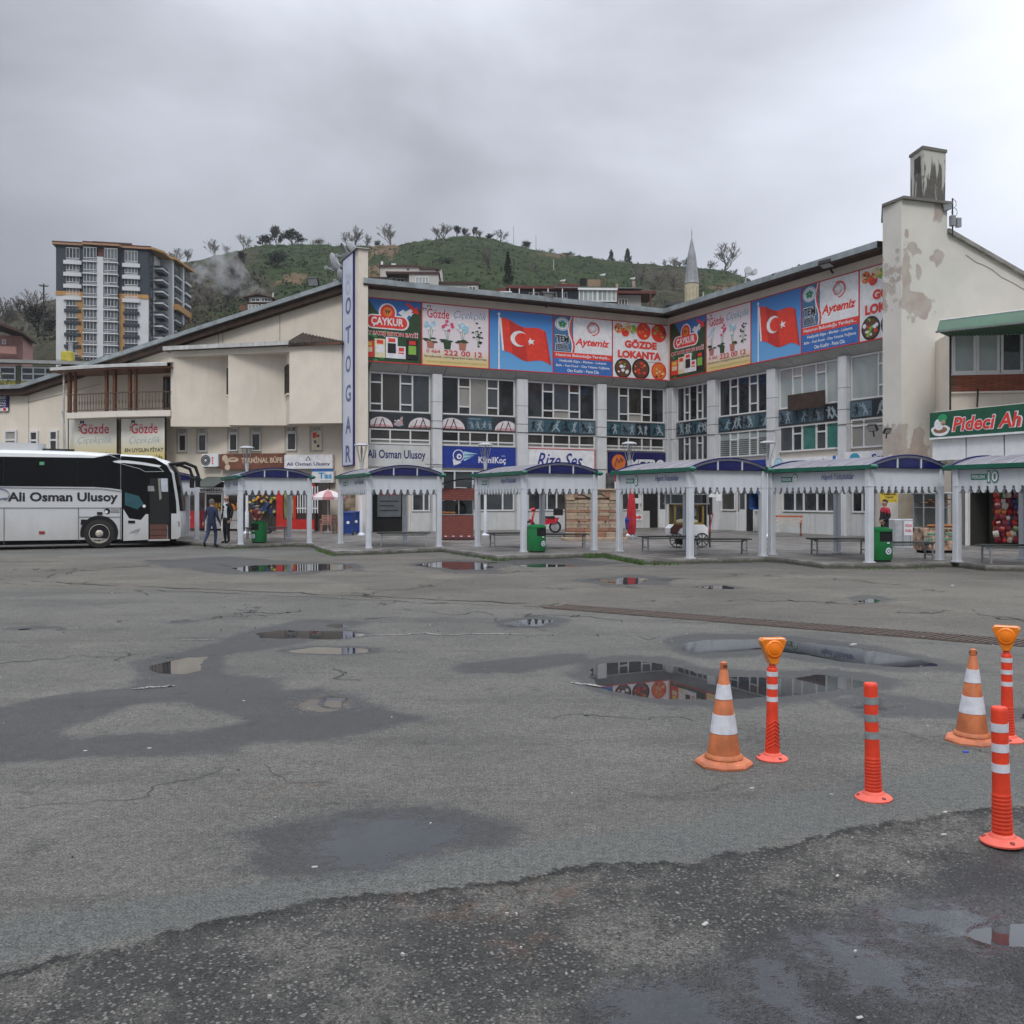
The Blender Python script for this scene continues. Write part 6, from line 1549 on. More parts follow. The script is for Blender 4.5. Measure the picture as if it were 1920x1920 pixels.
def fountain():
    T = thing('stone_fountain', 'stone block fountain wall with orange courses behind the shelter', 'fountain', frame_at(1113, 1011.5, .12))
    w = 2.15; x0 = -w / 2
    MB().box(x0 + .03, x0 + w - .03, .02, .5, 0, 1.62).build('core', mat('mortar_brown', (.16, .115, .08), .9), T)
    cols = [mat('stone_buff', (.40, .31, .225), .85, var=.12, scale=5, bump=.3, rnd=.16), mat('stone_orange', (.36, .18, .115), .85, var=.15, scale=5, bump=.3, rnd=.3)]
    meshes = {}
    z = .30; row = 0
    while z < 1.45:
        h = .075 if row in (3, 6) else .135
        c = 1 if row in (3, 6) or row == 0 else 0
        nb = 5 if row % 2 else 4; x = x0; off = 0 if row % 2 else .22
        edges = [x0] + [x0 + off + (w - off) * (i + 1) / (nb + .0) for i in range(nb - 1)] + [x0 + w]
        for a_, b_ in zip(edges, edges[1:]):
            MB().cbox(a_ + .008, b_ - .008, -.03 + rng.uniform(-.012, .012), .06, z + .006, z + h - .006, .012).build('stone_block', cols[c if rng.random() > .02 else 1 - c], T)
        z += h; row += 1
    for a_, b_, dz in ((x0, x0 + .32, 0), (x0 + w - .45, x0 + w, 0)): MB().cbox(a_, b_, -.08, .1, z, z + .09, .01).build('capital', cols[0], T)
    for a_, b_ in ((x0 + .28, x0 + .46), (x0 + w - .62, x0 + w - .44), (x0 + w - .16, x0 + w)): MB().cbox(a_, b_, -.06, .1, z + .10, z + .34, .01).build('orange_pillar', cols[1], T)
    MB().box(x0, x0 + w, -.02, .3, z + .09, z + .38).build('top_wall', cols[0], T)
    pr = [(x0 + .35 + 1.15 * i / 16, -.035, z + .16 + .10 * math.sin(i / 16 * 9.5) * (.4 + i / 24)) for i in range(17)]
    MB().tube(pr, .022, 5).build('wave_moulding', mat('moulding_dark', (.06, .035, .025), .8), T)
    MB().cbox(x0 - .02, x0 + w + .02, -.10, .4, z + .38, z + .44, .01).build('cornice', cols[0], T)
    MB().cbox(x0 - .2, x0 + w + .1, -.75, .05, .0, .10, .02).build('basin_step', cols[0], T)
    for k in range(6): MB().cbox(x0 - .15 + (w + .2) * k / 6 + .006, x0 - .15 + (w + .2) * (k + 1) / 6 - .006, -.66, -.50, .10, .30, .015).build('basin_stone', cols[k % 2], T)
    MB().box(x0 - .12, x0 + w, -.52, 0, .10, .24).build('basin', mat('wet_stone', (.10, .06, .045), .5), T)
    for x in (-.6, .45): MB().tube([(x, -.04, .72), (x, -.16, .72), (x, -.18, .66)], .022, 6).build('tap', IRON, T)
fountain()
def scooter():
    T = thing('motor_scooter', 'red and white motor scooter with a black top box by the shop windows', 'scooter', frame_at(1016, 999, -.12))
    RD_ = mat('scooter_red', (.45, .015, .03), .25); 
    for x in (-.58, .62):
        m = MB(); m.T = Matrix.Translation((x, 0, .28)) @ Matrix.Rotation(R(90), 4, 'X'); m.lathe([(.2, -.05), (.27, -.05), (.29, 0), (.27, .05), (.2, .05), (.19, .0)], 22); w_ = m.build('wheel', RUB, T)
        m = MB(); m.T = Matrix.Translation((x, 0, .28)) @ Matrix.Rotation(R(90), 4, 'X'); m.lathe([(.19, -.03), (.2, .04), (.05, .05)], 14); m.build('rim', STEEL, w_)
    MB().tube([(-.62, 0, .60), (-.45, 0, .62), (-.40, 0, .42)], [.05, .06, .03], 8).build('front_mudguard', RD_, T)
    m = MB(); m.rings([[(-.52, -.16, .40), (-.52, .16, .40), (-.44, .18, .40), (-.44, -.18, .40)], [(-.46, -.2, .75), (-.46, .2, .75), (-.38, .2, .75), (-.38, -.2, .75)], [(-.40, -.13, 1.0), (-.40, .13, 1.0), (-.32, .12, 1.0), (-.32, -.12, 1.0)]], True, True); m.build('leg_shield', RD_, T)
    MB().box(-.50, -.46, -.17, .17, .62, .70).build('stripe', WHITE, T)
    MB().ellipsoid((-.40, 0, 1.08), (.12, .14, .10), 10, 6).build('head_cowl', RD_, T)
    MB().ellipsoid((-.50, 0, 1.07), (.04, .07, .06), 8, 5).build('headlamp', WHITE, T)
    MB().tube([(-.30, -.33, 1.1), (-.34, 0, 1.07), (-.30, .33, 1.1)], .018, 6).build('handlebar', BLACK, T)
    MB().cbox(-.42, .1, -.12, .12, .24, .34, .03).build('footboard', BLACK, T)
    m = MB(); m.rings([[(0, -.15, .34), (.7, -.12, .48), (.7, .12, .48), (0, .15, .34)], [(0, -.15, .62), (.82, -.10, .72), (.82, .10, .72), (0, .15, .62)]], True, True); m.build('tail_body', RD_, T)
    MB().cbox(-.05, .62, -.14, .14, .66, .78, .05).build('seat', BLACK, T)
    MB().cbox(.55, .98, -.22, .22, .82, 1.15, .05).build('top_box', BLACK, T)
    for y in (-.3, .3): MB().ellipsoid((-.28, y, 1.26), (.02, .07, .05), 8, 4).build('mirror', BLACK, T); MB().tube([(-.30, y * .9, 1.1), (-.28, y, 1.24)], .008, 4).build('mirror_stalk', BLACK, T)
scooter()
def popcorn():
    T = thing('popcorn_cart', 'white and brown popcorn cart with a yellow framed glass box on spoked wheels', 'cart', frame_at(1287, 1026, .12))
    m = MB(); m.prism([(-.60, .42), (-.52, .28), (.52, .28), (.62, .42), (.62, .62), (.5, .74), (-.5, .74), (-.62, .62)], -.3, .3); m.build('body', WHITE, T)
    m = MB().prism([(-.625, .44), (-.40, .44), (-.30, .60), (-.1, .745), (-.5, .745), (-.625, .62)], -.306, -.30); m.build('brown_panel', mat('cart_brown', (.10, .035, .02), .5), T)
    GO = mat('gold_frame', (.32, .21, .05), .4, .3)
    fr = MB()
    for x in (-.46, .46):
        for y in (-.27, .27): fr.box(x - .03, x + .03, y - .03, y + .03, .74, 1.38)
    for y in (-.27, .27): fr.box(-.49, .49, y - .03, y + .03, .74, .80).box(-.49, .49, y - .03, y + .03, 1.34, 1.40)
    fr.build('glass_box_frame', GO, T)
    MB().box(-.43, .43, .24, .25, .8, 1.34).build('back_pane', CLG, T)
    MB().box(-.05, .30, -.1, .15, 1.02, 1.26).build('kettle', STEEL, T)
    MB().ellipsoid((0, 0, .84), (.4, .2, .09), 12, 5).build('popcorn_heap', mat('popcorn', (.55, .50, .36), .9, bump=.5), T)
    fr = MB()
    for x in (-.62, 0, .62):
        for y in (-.33, .33): fr.box(x - .015, x + .015, y - .015, y + .015, 1.40, 1.70)
    fr.box(-.66, .66, -.36, .36, 1.70, 1.73).box(-.66, .66, -.36, .36, 1.39, 1.42)
    fr.build('canopy', STEEL, T)
    MB().box(-.6, .6, .30, .31, 1.42, 1.70).build('canopy_glass', CLG, T)
    for x in (-.42, .42):
        m = MB(); m.T = Matrix.Translation((x, -.32, .24)) @ Matrix.Rotation(R(90), 4, 'X')
        m.tube([(.22 * math.cos(k * .2856), .22 * math.sin(k * .2856), 0) for k in range(23)], .016, 6)
        for k in range(8): m.bar((0, 0, 0), (.21 * math.cos(k * .785), .21 * math.sin(k * .785), 0), .022)
        m.build('wheel', IRON, T)
    m = MB().tube([(.66, -.3, .5), (.74, -.3, .9), (.78, -.3, 1.1)], .02); m.build('handle', mat('handle_red', (.4, .04, .04), .5), T)
    MB().box(-.3, .3, -.3, .3, .10, .26).build('undercarriage', BLACK, T)
popcorn()
def closed_parasol():
    T = thing('closed_parasol', 'closed red and blue parasol tied to its pole beside the fountain', 'parasol', frame_at(1183, 1010, 0))
    MB().tube([(0, 0, 0), (0, 0, 2.1)], .025).build('pole', STEEL, T)
    n = 12
    for name, m, sc, x, z0, z1 in (('red_cloth', mat('parasol_red', (.42, .02, .03), .8), 1, 0.02, .15, 2.05), ('blue_cloth', mat('parasol_blue', (.02, .04, .25), .8), .75, -.10, .35, 1.1)):
        rs = []
        for z, r in ((z0, .06), (z0 + .05, .13), (z0 + .4, .17), (z0 + (z1 - z0) * .6, .15), (z1 - .2, .09), (z1, .03)):
            rs.append([(x + r * sc * (1 + .22 * (j % 2)) * math.cos(2*math.pi*j/n), r * sc * (1 + .22 * (j % 2)) * math.sin(2*math.pi*j/n), z) for j in range(n)])
        MB().rings(rs, True, True).build(name, m, T)
    MB().lathe([(.22, 0), (.22, .08), (.05, .12)], 12).build('base', mat('base_concrete', .25, .9), T)
closed_parasol()
def orange_bench():
    T = thing('park_bench', 'pale slatted park bench with orange arm frames against the shop wall', 'bench', frame_at(1473, 1005, -.38))
    OF = mat('bench_orange', (.42, .11, .04), .5)
    for x in (-.66, .62):
        MB().tube([(x, .22, 0), (x, .20, .45), (x, .28, .85)], .025).build('frame', OF, T)
        MB().tube([(x, -.22, 0), (x, -.24, .55), (x, -.15, .63), (x, .22, .62)], .025).build('arm_frame', OF, T)
    for k in range(3): MB().box(-.72, .68, -.2 + .14 * k, -.09 + .14 * k, .42, .45).build('seat_slat', mat('slat_pale', (.42, .38, .33), .7), T)
    for k in range(3): MB().box(-.72, .68, .20 + .025 * k, .225 + .025 * k, .55 + .12 * k, .63 + .12 * k).build('back_slat', mat('slat_pale', 0) if k < 2 else OF, T)
orange_bench()
f = FR
def phone():
    T = thing('phone_hood', 'blue rounded telephone hood on a post beside the park bench', 'telephone', FR.M @ Matrix.Translation((FR.s(1452), -1.0, PZ)))
    n = 10
    m = MB(); m.rings([[(x, y, z) for x, z in [(.34 * math.cos(math.pi * i / n + 0), 1.55 + .42 * math.sin(math.pi * i / n)) for i in range(n + 1)] + [(-.34, 1.2), (-.26, 1.08), (.26, 1.08), (.34, 1.2)]] for y in (-.25, .3)], True, False); m.build('hood', mat('phone_blue', (.02, .07, .22), .35), T)
    m = MB().prism([(.34 * math.cos(math.pi * i / n), 1.55 + .42 * math.sin(math.pi * i / n)) for i in range(n + 1)][::1] + [(-.34, 1.1), (.34, 1.1)], .28, .30); m.build('back', mat('phone_blue_dark', (.012, .025, .08), .4), T)
    MB().box(-.15, .15, .15, .28, 1.2, 1.6).build('telephone', STEEL, T)
    MB().box(-.06, .06, .2, .32, 0, 1.1).build('post', STEEL, T)
    MB().box(-.30, .30, .31, .34, .35, 1.0).build('notice', WHITE, T)
phone()
def sign_post():
    T = thing('sign_post', 'dark post carrying two small white notices, right of the popcorn cart', 'sign', frame_at(1331, 1026, .1))
    MB().tube([(0, 0, 0), (0, 0, 1.55)], .028).build('pole', IRON, T)
    MB().cbox(-.07, .07, -.06, .06, 1.05, 1.62, .01).build('box', IRON, T)
    MB().box(-.10, .16, -.08, -.06, 1.62, 1.86).build('notice', WHITE, T)
    text(T, 'C', -.03, 1.78, .09, .11, NAVY, -.084, .03); MB().box(.18, .36, -.08, -.06, 1.50, 1.80).build('notice', WHITE, T)
sign_post()
def parasol():
    T = thing('parasol', 'open faded pink and white parasol over plastic chairs', 'parasol', frame_at(615, 1000, .2))
    n = 10; P3, P4 = mat('parasol_pink', (.42, .19, .20), .8), mat('parasol_white', (.58, .53, .53), .8)
    for k in range(n):
        a_, b_ = 2*math.pi*k/n, 2*math.pi*(k+1)/n
        q = lambda r, z, t_: (r*math.cos(t_), r*math.sin(t_), z)
        MB().add([q(.04, 2.0, a_), q(.45, 1.9, a_), q(.82, 1.66, a_), q(.82, 1.66, b_), q(.45, 1.9, b_), q(.04, 2.0, b_), q(.83, 1.54, b_), q(.83, 1.54, a_)], [(0, 1, 4, 5), (1, 2, 3, 4), (2, 7, 6, 3)]).build('panel', P3 if k % 2 else P4, T)
    MB().tube([(0, 0, 0), (0, 0, 2.05)], .022).build('pole', WHITE, T)
    MB().lathe([(.25, 0), (.25, .08), (.05, .12)], 14).build('base', mat('base_concrete', .25), T)
parasol()
def make_chair():
    T = thing('plastic_chair', 'chair', 'chair'); m_ = mat('plastic_salmon', (.50, .26, .21), .5)
    MB().cbox(-.22, .22, -.22, .22, .41, .44, .01).build('seat', m_, T)
    for x in (-.2, .2):
        for y in (-.2, .2): MB().tube([(x, y, .42), (x * 1.2, y * 1.25, 0)], [.022, .016]).build('leg', m_, T)
        MB().tube([(x, .2, .42), (x * 1.05, .3, .86)], .022).build('back_post', m_, T)
        MB().tube([(x * 1.15, -.2, .42), (x * 1.2, -.2, .63), (x * 1.15, .25, .65)], .02).build('arm', m_, T)
    for k in range(5): MB().box(-.2, .2, .215 + .018 * k, .235 + .018 * k, .50 + .075 * k, .545 + .075 * k).build('back_slat', m_, T)
    return T
c0 = make_chair(); c0.matrix_world = frame_at(611, 1000, R(200)); c0['label'] = 'salmon plastic chair under the parasol, left of the post'; c0['group'] = 'salmon plastic chairs'
copy_tree(c0, 'salmon plastic chair under the parasol, partly behind the shelter post', frame_at(632, 999, R(150)))
def wheelie():
    T = thing('wheelie_bin', 'w', 'wheelie bin'); b_ = mat('wheelie_blue', (.012, .045, .22), .45)
    m = MB(); m.rings([[(-.22, -.24, .06), (.22, -.24, .06), (.22, .24, .06), (-.22, .24, .06)], [(-.28, -.32, .95), (.28, -.32, .95), (.28, .32, .95), (-.28, .32, .95)]], True, True); m.build('body', b_, T)
    MB().cbox(-.31, .31, -.36, .34, .95, 1.02, .02).build('lid', b_, T)
    e = MB(); e.disc(.05, .55, .07, -.305, 8, 0); e.build('emblem', WHT, T)
    for x in (-.2, .2):
        m = MB(); m.T = Matrix.Translation((x, .22, .09)) @ Matrix.Rotation(R(90), 4, 'Y'); m.lathe([(.09, -.03), (.09, .03)], 12); m.build('wheel', RUB, T)
    return T
w0 = wheelie(); w0.matrix_world = frame_at(652, 1003, .05); w0['label'] = 'blue wheelie bin in front, beside the shelter post'; w0['group'] = 'blue wheelie bins'
copy_tree(w0, 'blue wheelie bin standing behind the other one', frame_at(663, 1000, .4))
# shop fronts below the gable hall
s = FG.s; gz_ = FG.z
def red_shop():
    f = FG.off(-1.6); s = f.s; z = f.z
    T = thing('red_shopfront', 'bright red shop front with tall windows and white bars', 'shop', f.M)
    RDM = mat('shop_red', (.46, .022, .015), .45, var=.1)
    x0, x1 = s(519), s(590)
    MB().box(x0, x1, .06, 1.5, PZ, z(550, 905)).build('wall', mat('shop_dark', (.05, .04, .035), .8), T)
    MB().box(x0, x0 + .35, -.05, .1, PZ + .1, z(525, 914)).box(x0 + .35, x1, -.05, .1, PZ + .1, z(550, 974)).box(s(551), s(556), -.05, .1, z(553, 974), z(553, 914)).box(x0, x1, -.05, .1, z(550, 914), z(550, 908)).build('frame', RDM, T)
    MB().box(x0, x1, -.08, .12, PZ, PZ + .1).build('plinth', mat('plinth_grey', .3), T)
    MB().box(s(532), s(551), .02, .04, z(540, 972), z(540, 916)).build('pane', mat('pane_yellow_green', (.20, .24, .10), .15, var=.5, scale=2), T)
    for k in range(9):
        x = s(560) + (s(597) - s(560)) * k / 8; MB().box(x - .02, x + .02, -.1, -.06, z(570, 962), z(570, 912)).build('window_bar', WHITE, T)
    MB().box(s(558), s(598), -.1, -.07, z(570, 954), z(570, 952)).build('window_bar', WHITE, T)
    MB().box(x1, s(612), .3, .4, PZ, z(600, 905)).build('side_wall', mat('shop_dark', 0), T)
red_shop()
def buffet():
    f = FG.off(-1.8); s = f.s; z = f.z
    T = thing('snack_stall', 'open snack stall with glass cases of oranges under a white name strip', 'shop', f.M)
    MB().box(s(300), s(519), .6, 1.7, PZ, z(420, 903)).build('back_wall', mat('shop_dark', 0), T)
    MB().box(s(330), s(452), -.02, .08, z(400, 923), z(400, 914)).build('name_strip', WHITE, T)
    text(T, 'TERMİNAL BÜFE', s(408), z(400, 918.5), s(450) - s(372), .17, INK, -.026, .03)
    for a_, b_ in ((385, 416), (420, 446)):
        MB().box(s(a_), s(b_), .1, .5, z(400, 960), z(400, 957)).build('shelf', STEEL, T)
        fr = MB()
        for x in (a_, b_): fr.box(s(x) - .03, s(x) + .03, .0, .06, PZ, z(400, 922))
        fr.box(s(a_), s(b_), 0, .05, z(400, 927), z(400, 924)).build('case_frame', PVC, T)
        MB().box(s(a_) + .05, s(b_) - .05, .02, .06, z(400, 975), z(400, 960)).build('case_front', mat('case_grey', .3), T)
        MB().box(s(a_) + .05, s(b_) - .05, .02, .06, PZ + .1, z(400, 976)).build('case_base', mat('case_pale', (.34, .34, .33), .6), T)
        for k in range(34): MB().ellipsoid((rng.uniform(s(a_) + .1, s(b_) - .1), rng.uniform(.08, .3), z(400, 956) + rng.uniform(0, .42) ** 1.3), (.06, .06, .06), 6, 4).build('orange', FRUIT[k % 2 if a_ == 385 else 0], T)
    MB().box(s(355), s(383), -.4, .2, z(365, 990), z(365, 958)).build('red_crate', mat('cola_red', (.34, .015, .02), .5), T)
    e = MB(); e.disc(s(362), z(365, 970), .12, -.405, 14, 0, ri=.6); e.build('crate_emblem', WHT, T)
    a0 = MB().add([(s(376), -.9, z(395, 912)), (s(421), -.9, z(395, 912)), (s(421), .6, z(395, 893)), (s(376), .6, z(395, 893)), (s(376), -.9, z(395, 915)), (s(421), -.9, z(395, 915))], [(0, 1, 2, 3), (4, 5, 1, 0)])
    a0.build('awning', mat('awning_green_grey', (.07, .085, .075), .7), T)
    for k in range(40):
        MB().ellipsoid((rng.uniform(s(462), s(512)), rng.uniform(.3, .55), z(480, rng.uniform(925, 962))), (.09, .06, .07), 6, 4).build('hanging_fruit', FRUIT[rng.choice((1, 1, 1, 4, 0))] if k < 24 else mat('bag_blue', (.05, .16, .28), .6), T)
buffet()
def aircon():
    f = FG.off(-.35)
    T = thing('air_conditioner', 'white air conditioner box on the wall under the small windows', 'air conditioner', f.M @ Matrix.Translation((f.s(378), 0, f.z(394, 875))))
    w, h = f.s(409) - f.s(378), f.z(394, 851) - f.z(394, 875)
    MB().cbox(0, w, 0, .3, 0, h, .02).build('case', WHITE, T)
    e = MB(); e.disc(w*.25, h*.5, h*.42, -.006, 22, 0); e.disc(w*.25, h*.5, h*.36, -.010, 20, 1, ri=.8); e.disc(w*.25, h*.5, h*.22, -.010, 20, 1, ri=.75); e.disc(w*.25, h*.5, h*.10, -.014, 14, 2)
    e.build('fan_grille', [BLACK, GREYP, WHITE], T)
    for x in (.1, w - .1): MB().bar((x, -.02, -.02), (x, .35, -.02), .04).build('bracket', IRON, T)
    for k in range(3): MB().box(w*.62, w*.70, -.006, -.001, h*(.2 + .2*k), h*(.34 + .2*k)).build('red_print', RED, T)
aircon()
T, w, h = board('mural_poster', 'weathered stone carving picture on the wall behind the wheelie bins', 'poster', FL.off(-.7), FL.off(-.7).s(644), FL.off(-.7).s(684), FL.z(660, 960), FL.z(660, 916), mat('mural_brown', (.26, .20, .14), .8, var=.7, scale=2.2), 0, .1)
T, w, h = board('notice', 'small blue notice on the stone picture', 'sign', FL.off(-.8), FL.off(-.8).s(660), FL.off(-.8).s(672), FL.z(660, 922), FL.z(660, 911), LBL, 0, .03)
T, w, h = board('door_poster', 'grey lettered poster inside the dark shop doorway', 'poster', FL, FL.s(707), FL.s(751), FL.z(730, 969), FL.z(730, 917), mat('poster_grey', (.10, .11, .12), .6), -.06, .03)
text(T, 'ALO SERVİS', w*.5, h*.82, w*.8, h*.09, ink('poster_red', (.35, .02, .02)), -.006, .03)
for k in range(3): shapes(T, 'print_line', BLACK, lambda m: m.box(w*.1, w*(.9 - .2 * (k == 1)), -.005, -.001, h*(.55 - .17*k), h*(.58 - .17*k)))
for x0, x1, y0, y1, c, lb in ((1129, 1144, 887, 928, mat('poster_dark', (.07, .07, .07), .6, var=.8, scale=3), 'dark poster left of the white and red poster'), (1145, 1161, 885, 903, ink('poster_red', 0), 'red poster above the white one by the dark sign'), (1145, 1161, 904, 928, WHT, 'white poster with green foot next to the dark poster')):
    board('poster', lb, 'poster', FL, FL.s(x0), FL.s(x1), FL.z(x0, y1), FL.z(x0, y0), c, -.42, .04, 'posters beside the fountain')
T, w, h = board('flower_box_sign', 'pale green strip of flowers along the top of the fountain', 'sign', FL, FL.s(1058), FL.s(1120), FL.z(1090, 928), FL.z(1090, 917), LGRN, -2.2, .2)
for x0, x1, y0, y1, lb, tx in ((1189, 1201, 934, 944, 'white notice left of the open black doorway', ''), (1190, 1202, 964, 976, 'small white notice with a red arrow by the doorway', 'arrow')):
    T, w, h = board('notice', lb, 'sign', FL, FL.s(x0), FL.s(x1), FL.z(x0, y1), FL.z(x0, y0), WHT, -.09, .03)
    if tx: shapes(T, 'arrow', RED, lambda m: m.poly([(w*.05, h*.35), (w*.55, h*.35), (w*.55, h*.15), (w*.95, h*.5), (w*.55, h*.85), (w*.55, h*.65), (w*.05, h*.65)], -.006))
def floodlight(label, M):
    T = thing('floodlight', label, 'floodlight', M, 'floodlights on the terminal')
    m = MB(); m.T = Matrix.Rotation(R(35), 4, 'X'); m.cbox(-.3, .3, -.08, .12, -.22, .22, .03); m.build('housing', IRON, T)
    m = MB(); m.T = Matrix.Rotation(R(35), 4, 'X'); m.box(-.25, .25, -.088, -.078, -.17, .17); m.build('glass', mat('lamp_glass', (.35, .36, .36), .15), T)
    MB().bar((0, .05, -.1), (0, .15, -.55), .07).build('bracket', IRON, T)
p = FG.at(FG.s(596), -.5, FG.z(596, 536) + .1); floodlight('floodlight on the sloping roof edge left of the pylon', Matrix.Translation(p) @ Matrix.Rotation(-.2, 4, 'Z'))
f = FL.off(-1.2); p = f.at(f.s(1026), 0, f.z(1026, 556)); floodlight('floodlight on the roof edge in front of the red roofed flats', Matrix.Translation(p) @ Matrix.Rotation(.3, 4, 'Z'))
f = FR.off(-1.2); p = f.at(f.s(1550), 0, f.z(1550, 495)); floodlight('floodlight on the roof edge above the fuel banner of the right wing', Matrix.Translation(p) @ Matrix.Rotation(-.9, 4, 'Z') @ Matrix.Rotation(R(40), 4, 'X'))
p = at(1636, 802, 35.6); floodlight('floodlight on an arm at the foot of the peeling tower, facing left', Matrix.Translation(p) @ Matrix.Scale(.62, 4) @ Matrix.Rotation(-1.0, 4, 'Z'))
p = at(1664, 808, 35.0); floodlight('floodlight on the peeling tower, right of the other one', Matrix.Translation(p) @ Matrix.Scale(.5, 4) @ Matrix.Rotation(.4, 4, 'Z'))
# ---------------------------------------------------------------- green roofed annex at the right edge
GRF = mat('roof_green', (.050, .115, .070), .55, var=.14, scale=1.5, streak=.15)
def annex():
    f = Face((1783 - CX) / F * 33.9, 33.9, .985, -.17)
    s, z = f.s, f.z
    T = thing('annex', 'annex with a green sheet roof and red brick band at the right edge', 'building', f.M)
    x0, x1 = s(1783), s(2060)
    y = lambda py, px=1800: z(px, py)
    MB().box(x0, x1, .02, 6, -.1, y(622)).build('wall', CREAM, T)
    xs_ = [s(p_) for p_ in (1785, 1828, 1874)]
    for a_, b_, pm in ((1785, 1829, BLIND), (1829.5, 1873, BLIND), (1875, 1917, GLASS), (1919, 1962, BLIND), (1963, 2006, GLASS)):
        window(f, s(a_), s(b_), y(701), y(626), [(1, [1])], pm, y=-.0, fw=.09, parent=T, M=False)
    n = 9; zb, zt = y(735), y(704)
    bm = [mat('brick_terracotta', (.30, .085, .045), .8, var=.25, scale=5, rnd=.3), MATS.get('mortar_brown')]
    MB().box(x0 - .02, x1, -.03, .02, zb, zt).build('mortar', MATS['mortar_brown'], T)
    h = (zt - zb) / n
    me = MB().cbox(0, .46, -.06, -.02, .008, h - .010, .006).mesh('brick', bm[0])
    for j in range(n):
        x = x0 - .02 - (.23 if j % 2 else 0)
        while x < s(1965):
            if x > x0 - .1: link('brick', me, T, None, Matrix.Translation((x, rng.uniform(-.006, .006), zb + h * j)))
            x += .475
    MB().box(x0 - .08, x1, -.10, .02, zb - .06, zb).build('ledge', CREAM2, T)
    MB().box(x0 - .06, x1, -.12, .02, zt, zt + .05).build('sill', PVC, T)
    MB().tube([(x0 - .05, -.1, y(625)), (x0 - .05, -.1, y(775))], .035).build('downpipe', IRON, T)
    MB().bar((s(1832), -.1, y(730)), (s(1829), -.2, y(765)), .05).build('stay', IRON, T)
    fe = Face((1756 - CX) / F * 32.8, 32.8, .764, -.645)
    L_ = 5.2; za, zb2 = fe.z(1757, 621), fe.z(1757, 599)
    K = f.M.inverted() @ fe.M
    fa = MB()
    fa.add([(0, 0, za), (L_, 0, za), (L_, .35, zb2 + .05), (0, .35, zb2), (0, .08, za), (L_, .08, za), (L_, .43, zb2 + .05), (0, .43, zb2)], [(0, 1, 2, 3), (7, 6, 5, 4), (0, 4, 5, 1), (3, 2, 6, 7), (0, 3, 7, 4)])
    for x in (1.2, 2.7): fa.bar((x, -.006, za), (x, .34, zb2), .02, .01)
    fa.build('fascia', GRF, T, None, K)
    MB().box(-.03, L_, -.02, .06, za - .05, za).build('gutter', mat('gutter_grey', (.14, .15, .15), .6), T, None, K)
    MB().tube([(0, .37, zb2 + .02), (L_, .37, zb2 + .07)], .03).build('roof_edge', mat('edge_pale', .55), T, None, K)
    so_ = MB()
    for i in range(48):
        a_, b_ = L_ * i / 48, L_ * (i + .5) / 48
        so_.box(a_, b_, .02, 4.0, za - .005, za + .02); so_.box(b_, L_ * (i + 1) / 48, .02, 4.0, za + .02, za + .04)
    so_.build('corrugated_soffit', GRF, T, None, K)['kind'] = 'stuff'
    MB().add([(0, .4, zb2), (L_, .4, zb2 + .05), (L_, 4, zb2 + .35), (0, 4, zb2 + .3)], [(0, 1, 2, 3)]).build('roof', GRF, T, None, K)
    # lower storey that stands forward: white panels, weathered strip, open shop
    g = Face((1748 - CX) / F * 33.0, 33.0, *UR)
    K = f.M.inverted() @ g.M; L_ = 5.5
    zs = [g.z(1749, v) for v in (824, 864, 882)]
    MB().box(0, L_, .06, 1.0, zs[0], g.z(1749, 772)).build('sign_back', CREAM2, T, None, K)
    for a_, b_ in zip((0, 1.38, 2.80, 4.25), (1.33, 2.75, 4.20, 5.5)): MB().cbox(a_, b_, 0, .06, zs[1], zs[0] - .02, .008).build('white_panel', WHITE, T, None, K)
    MB().box(0, L_, .07, .5, zs[2], zs[0]).build('panel_back', BLACK, T, None, K)
    m = MB().box(.4, L_, -.06, .06, zs[2], zs[1])
    m.build('weathered_strip', mat('weathered_board', (.20, .18, .15), .9, var=.6, scale=5), T, None, K)
    text(T, 'PİDE LAHMACUN KÖFTE DÖNER MEŞHUR', 3.0, (zs[1] + zs[2]) / 2 + .02, 3.6, .13, INK, -.065, .02).matrix_local = K
    MB().box(0, .1, 0, .3, PZ, zs[2]).build('jamb', IRON, T, None, K)
    MB().box(1.35, L_ + 1, 2.2, 2.3, PZ, zs[1]).box(1.30, 1.36, 0, 2.3, PZ, zs[1]).build('shop_back_wall', mat('shop_inside_dark', (.03, .028, .022), .9), T, None, K)
    MB().box(1.3, L_ + 1, 0.02, 2.3, zs[1] - .02, zs[1]).build('shop_ceiling', mat('shop_inside_dark', 0), T, None, K)
    MB().box(1.55, 1.75, .9, 1.3, PZ, zs[2]).box(2.2, 2.5, 1.9, 2.1, PZ + .8, zs[2]).build('shop_partition', mat('shop_glass_dull', (.05, .055, .045), .3), T, None, K)
    MB().box(1.34, 1.44, -.02, .1, PZ, zs[2]).build('shop_post', PVC, T, None, K)
    # sign with the red lettering
    T2, w, h = board('restaurant_sign', 'green restaurant sign with red lettering and a chef emblem', 'sign', g, 0, 5.5, g.z(1749, 821), g.z(1749, 774.5), mat('sign_dark_green', (.010, .085, .045), .45), -.12, .12)
    MB().box(0, w, -.02, .1, -.07, -.005).build('frame', WHITE, T2)
    xl = g.s(1791); xr_ = g.s(1920)
    text(T2, 'Pideci Ah', (xl + xr_) / 2, h * .46, xr_ - xl + .10, h * .62, WHT, -.006, .06, .2, 'lettering_outline'); text(T2, 'Pideci Ah', (xl + xr_) / 2, h * .46, xr_ - xl, h * .55, RED, -.014, .025, .2)
    text(T2, 'met', xr_ + .62, h * .46, 1.05, h * .42, RED, -.014, .025, .2)
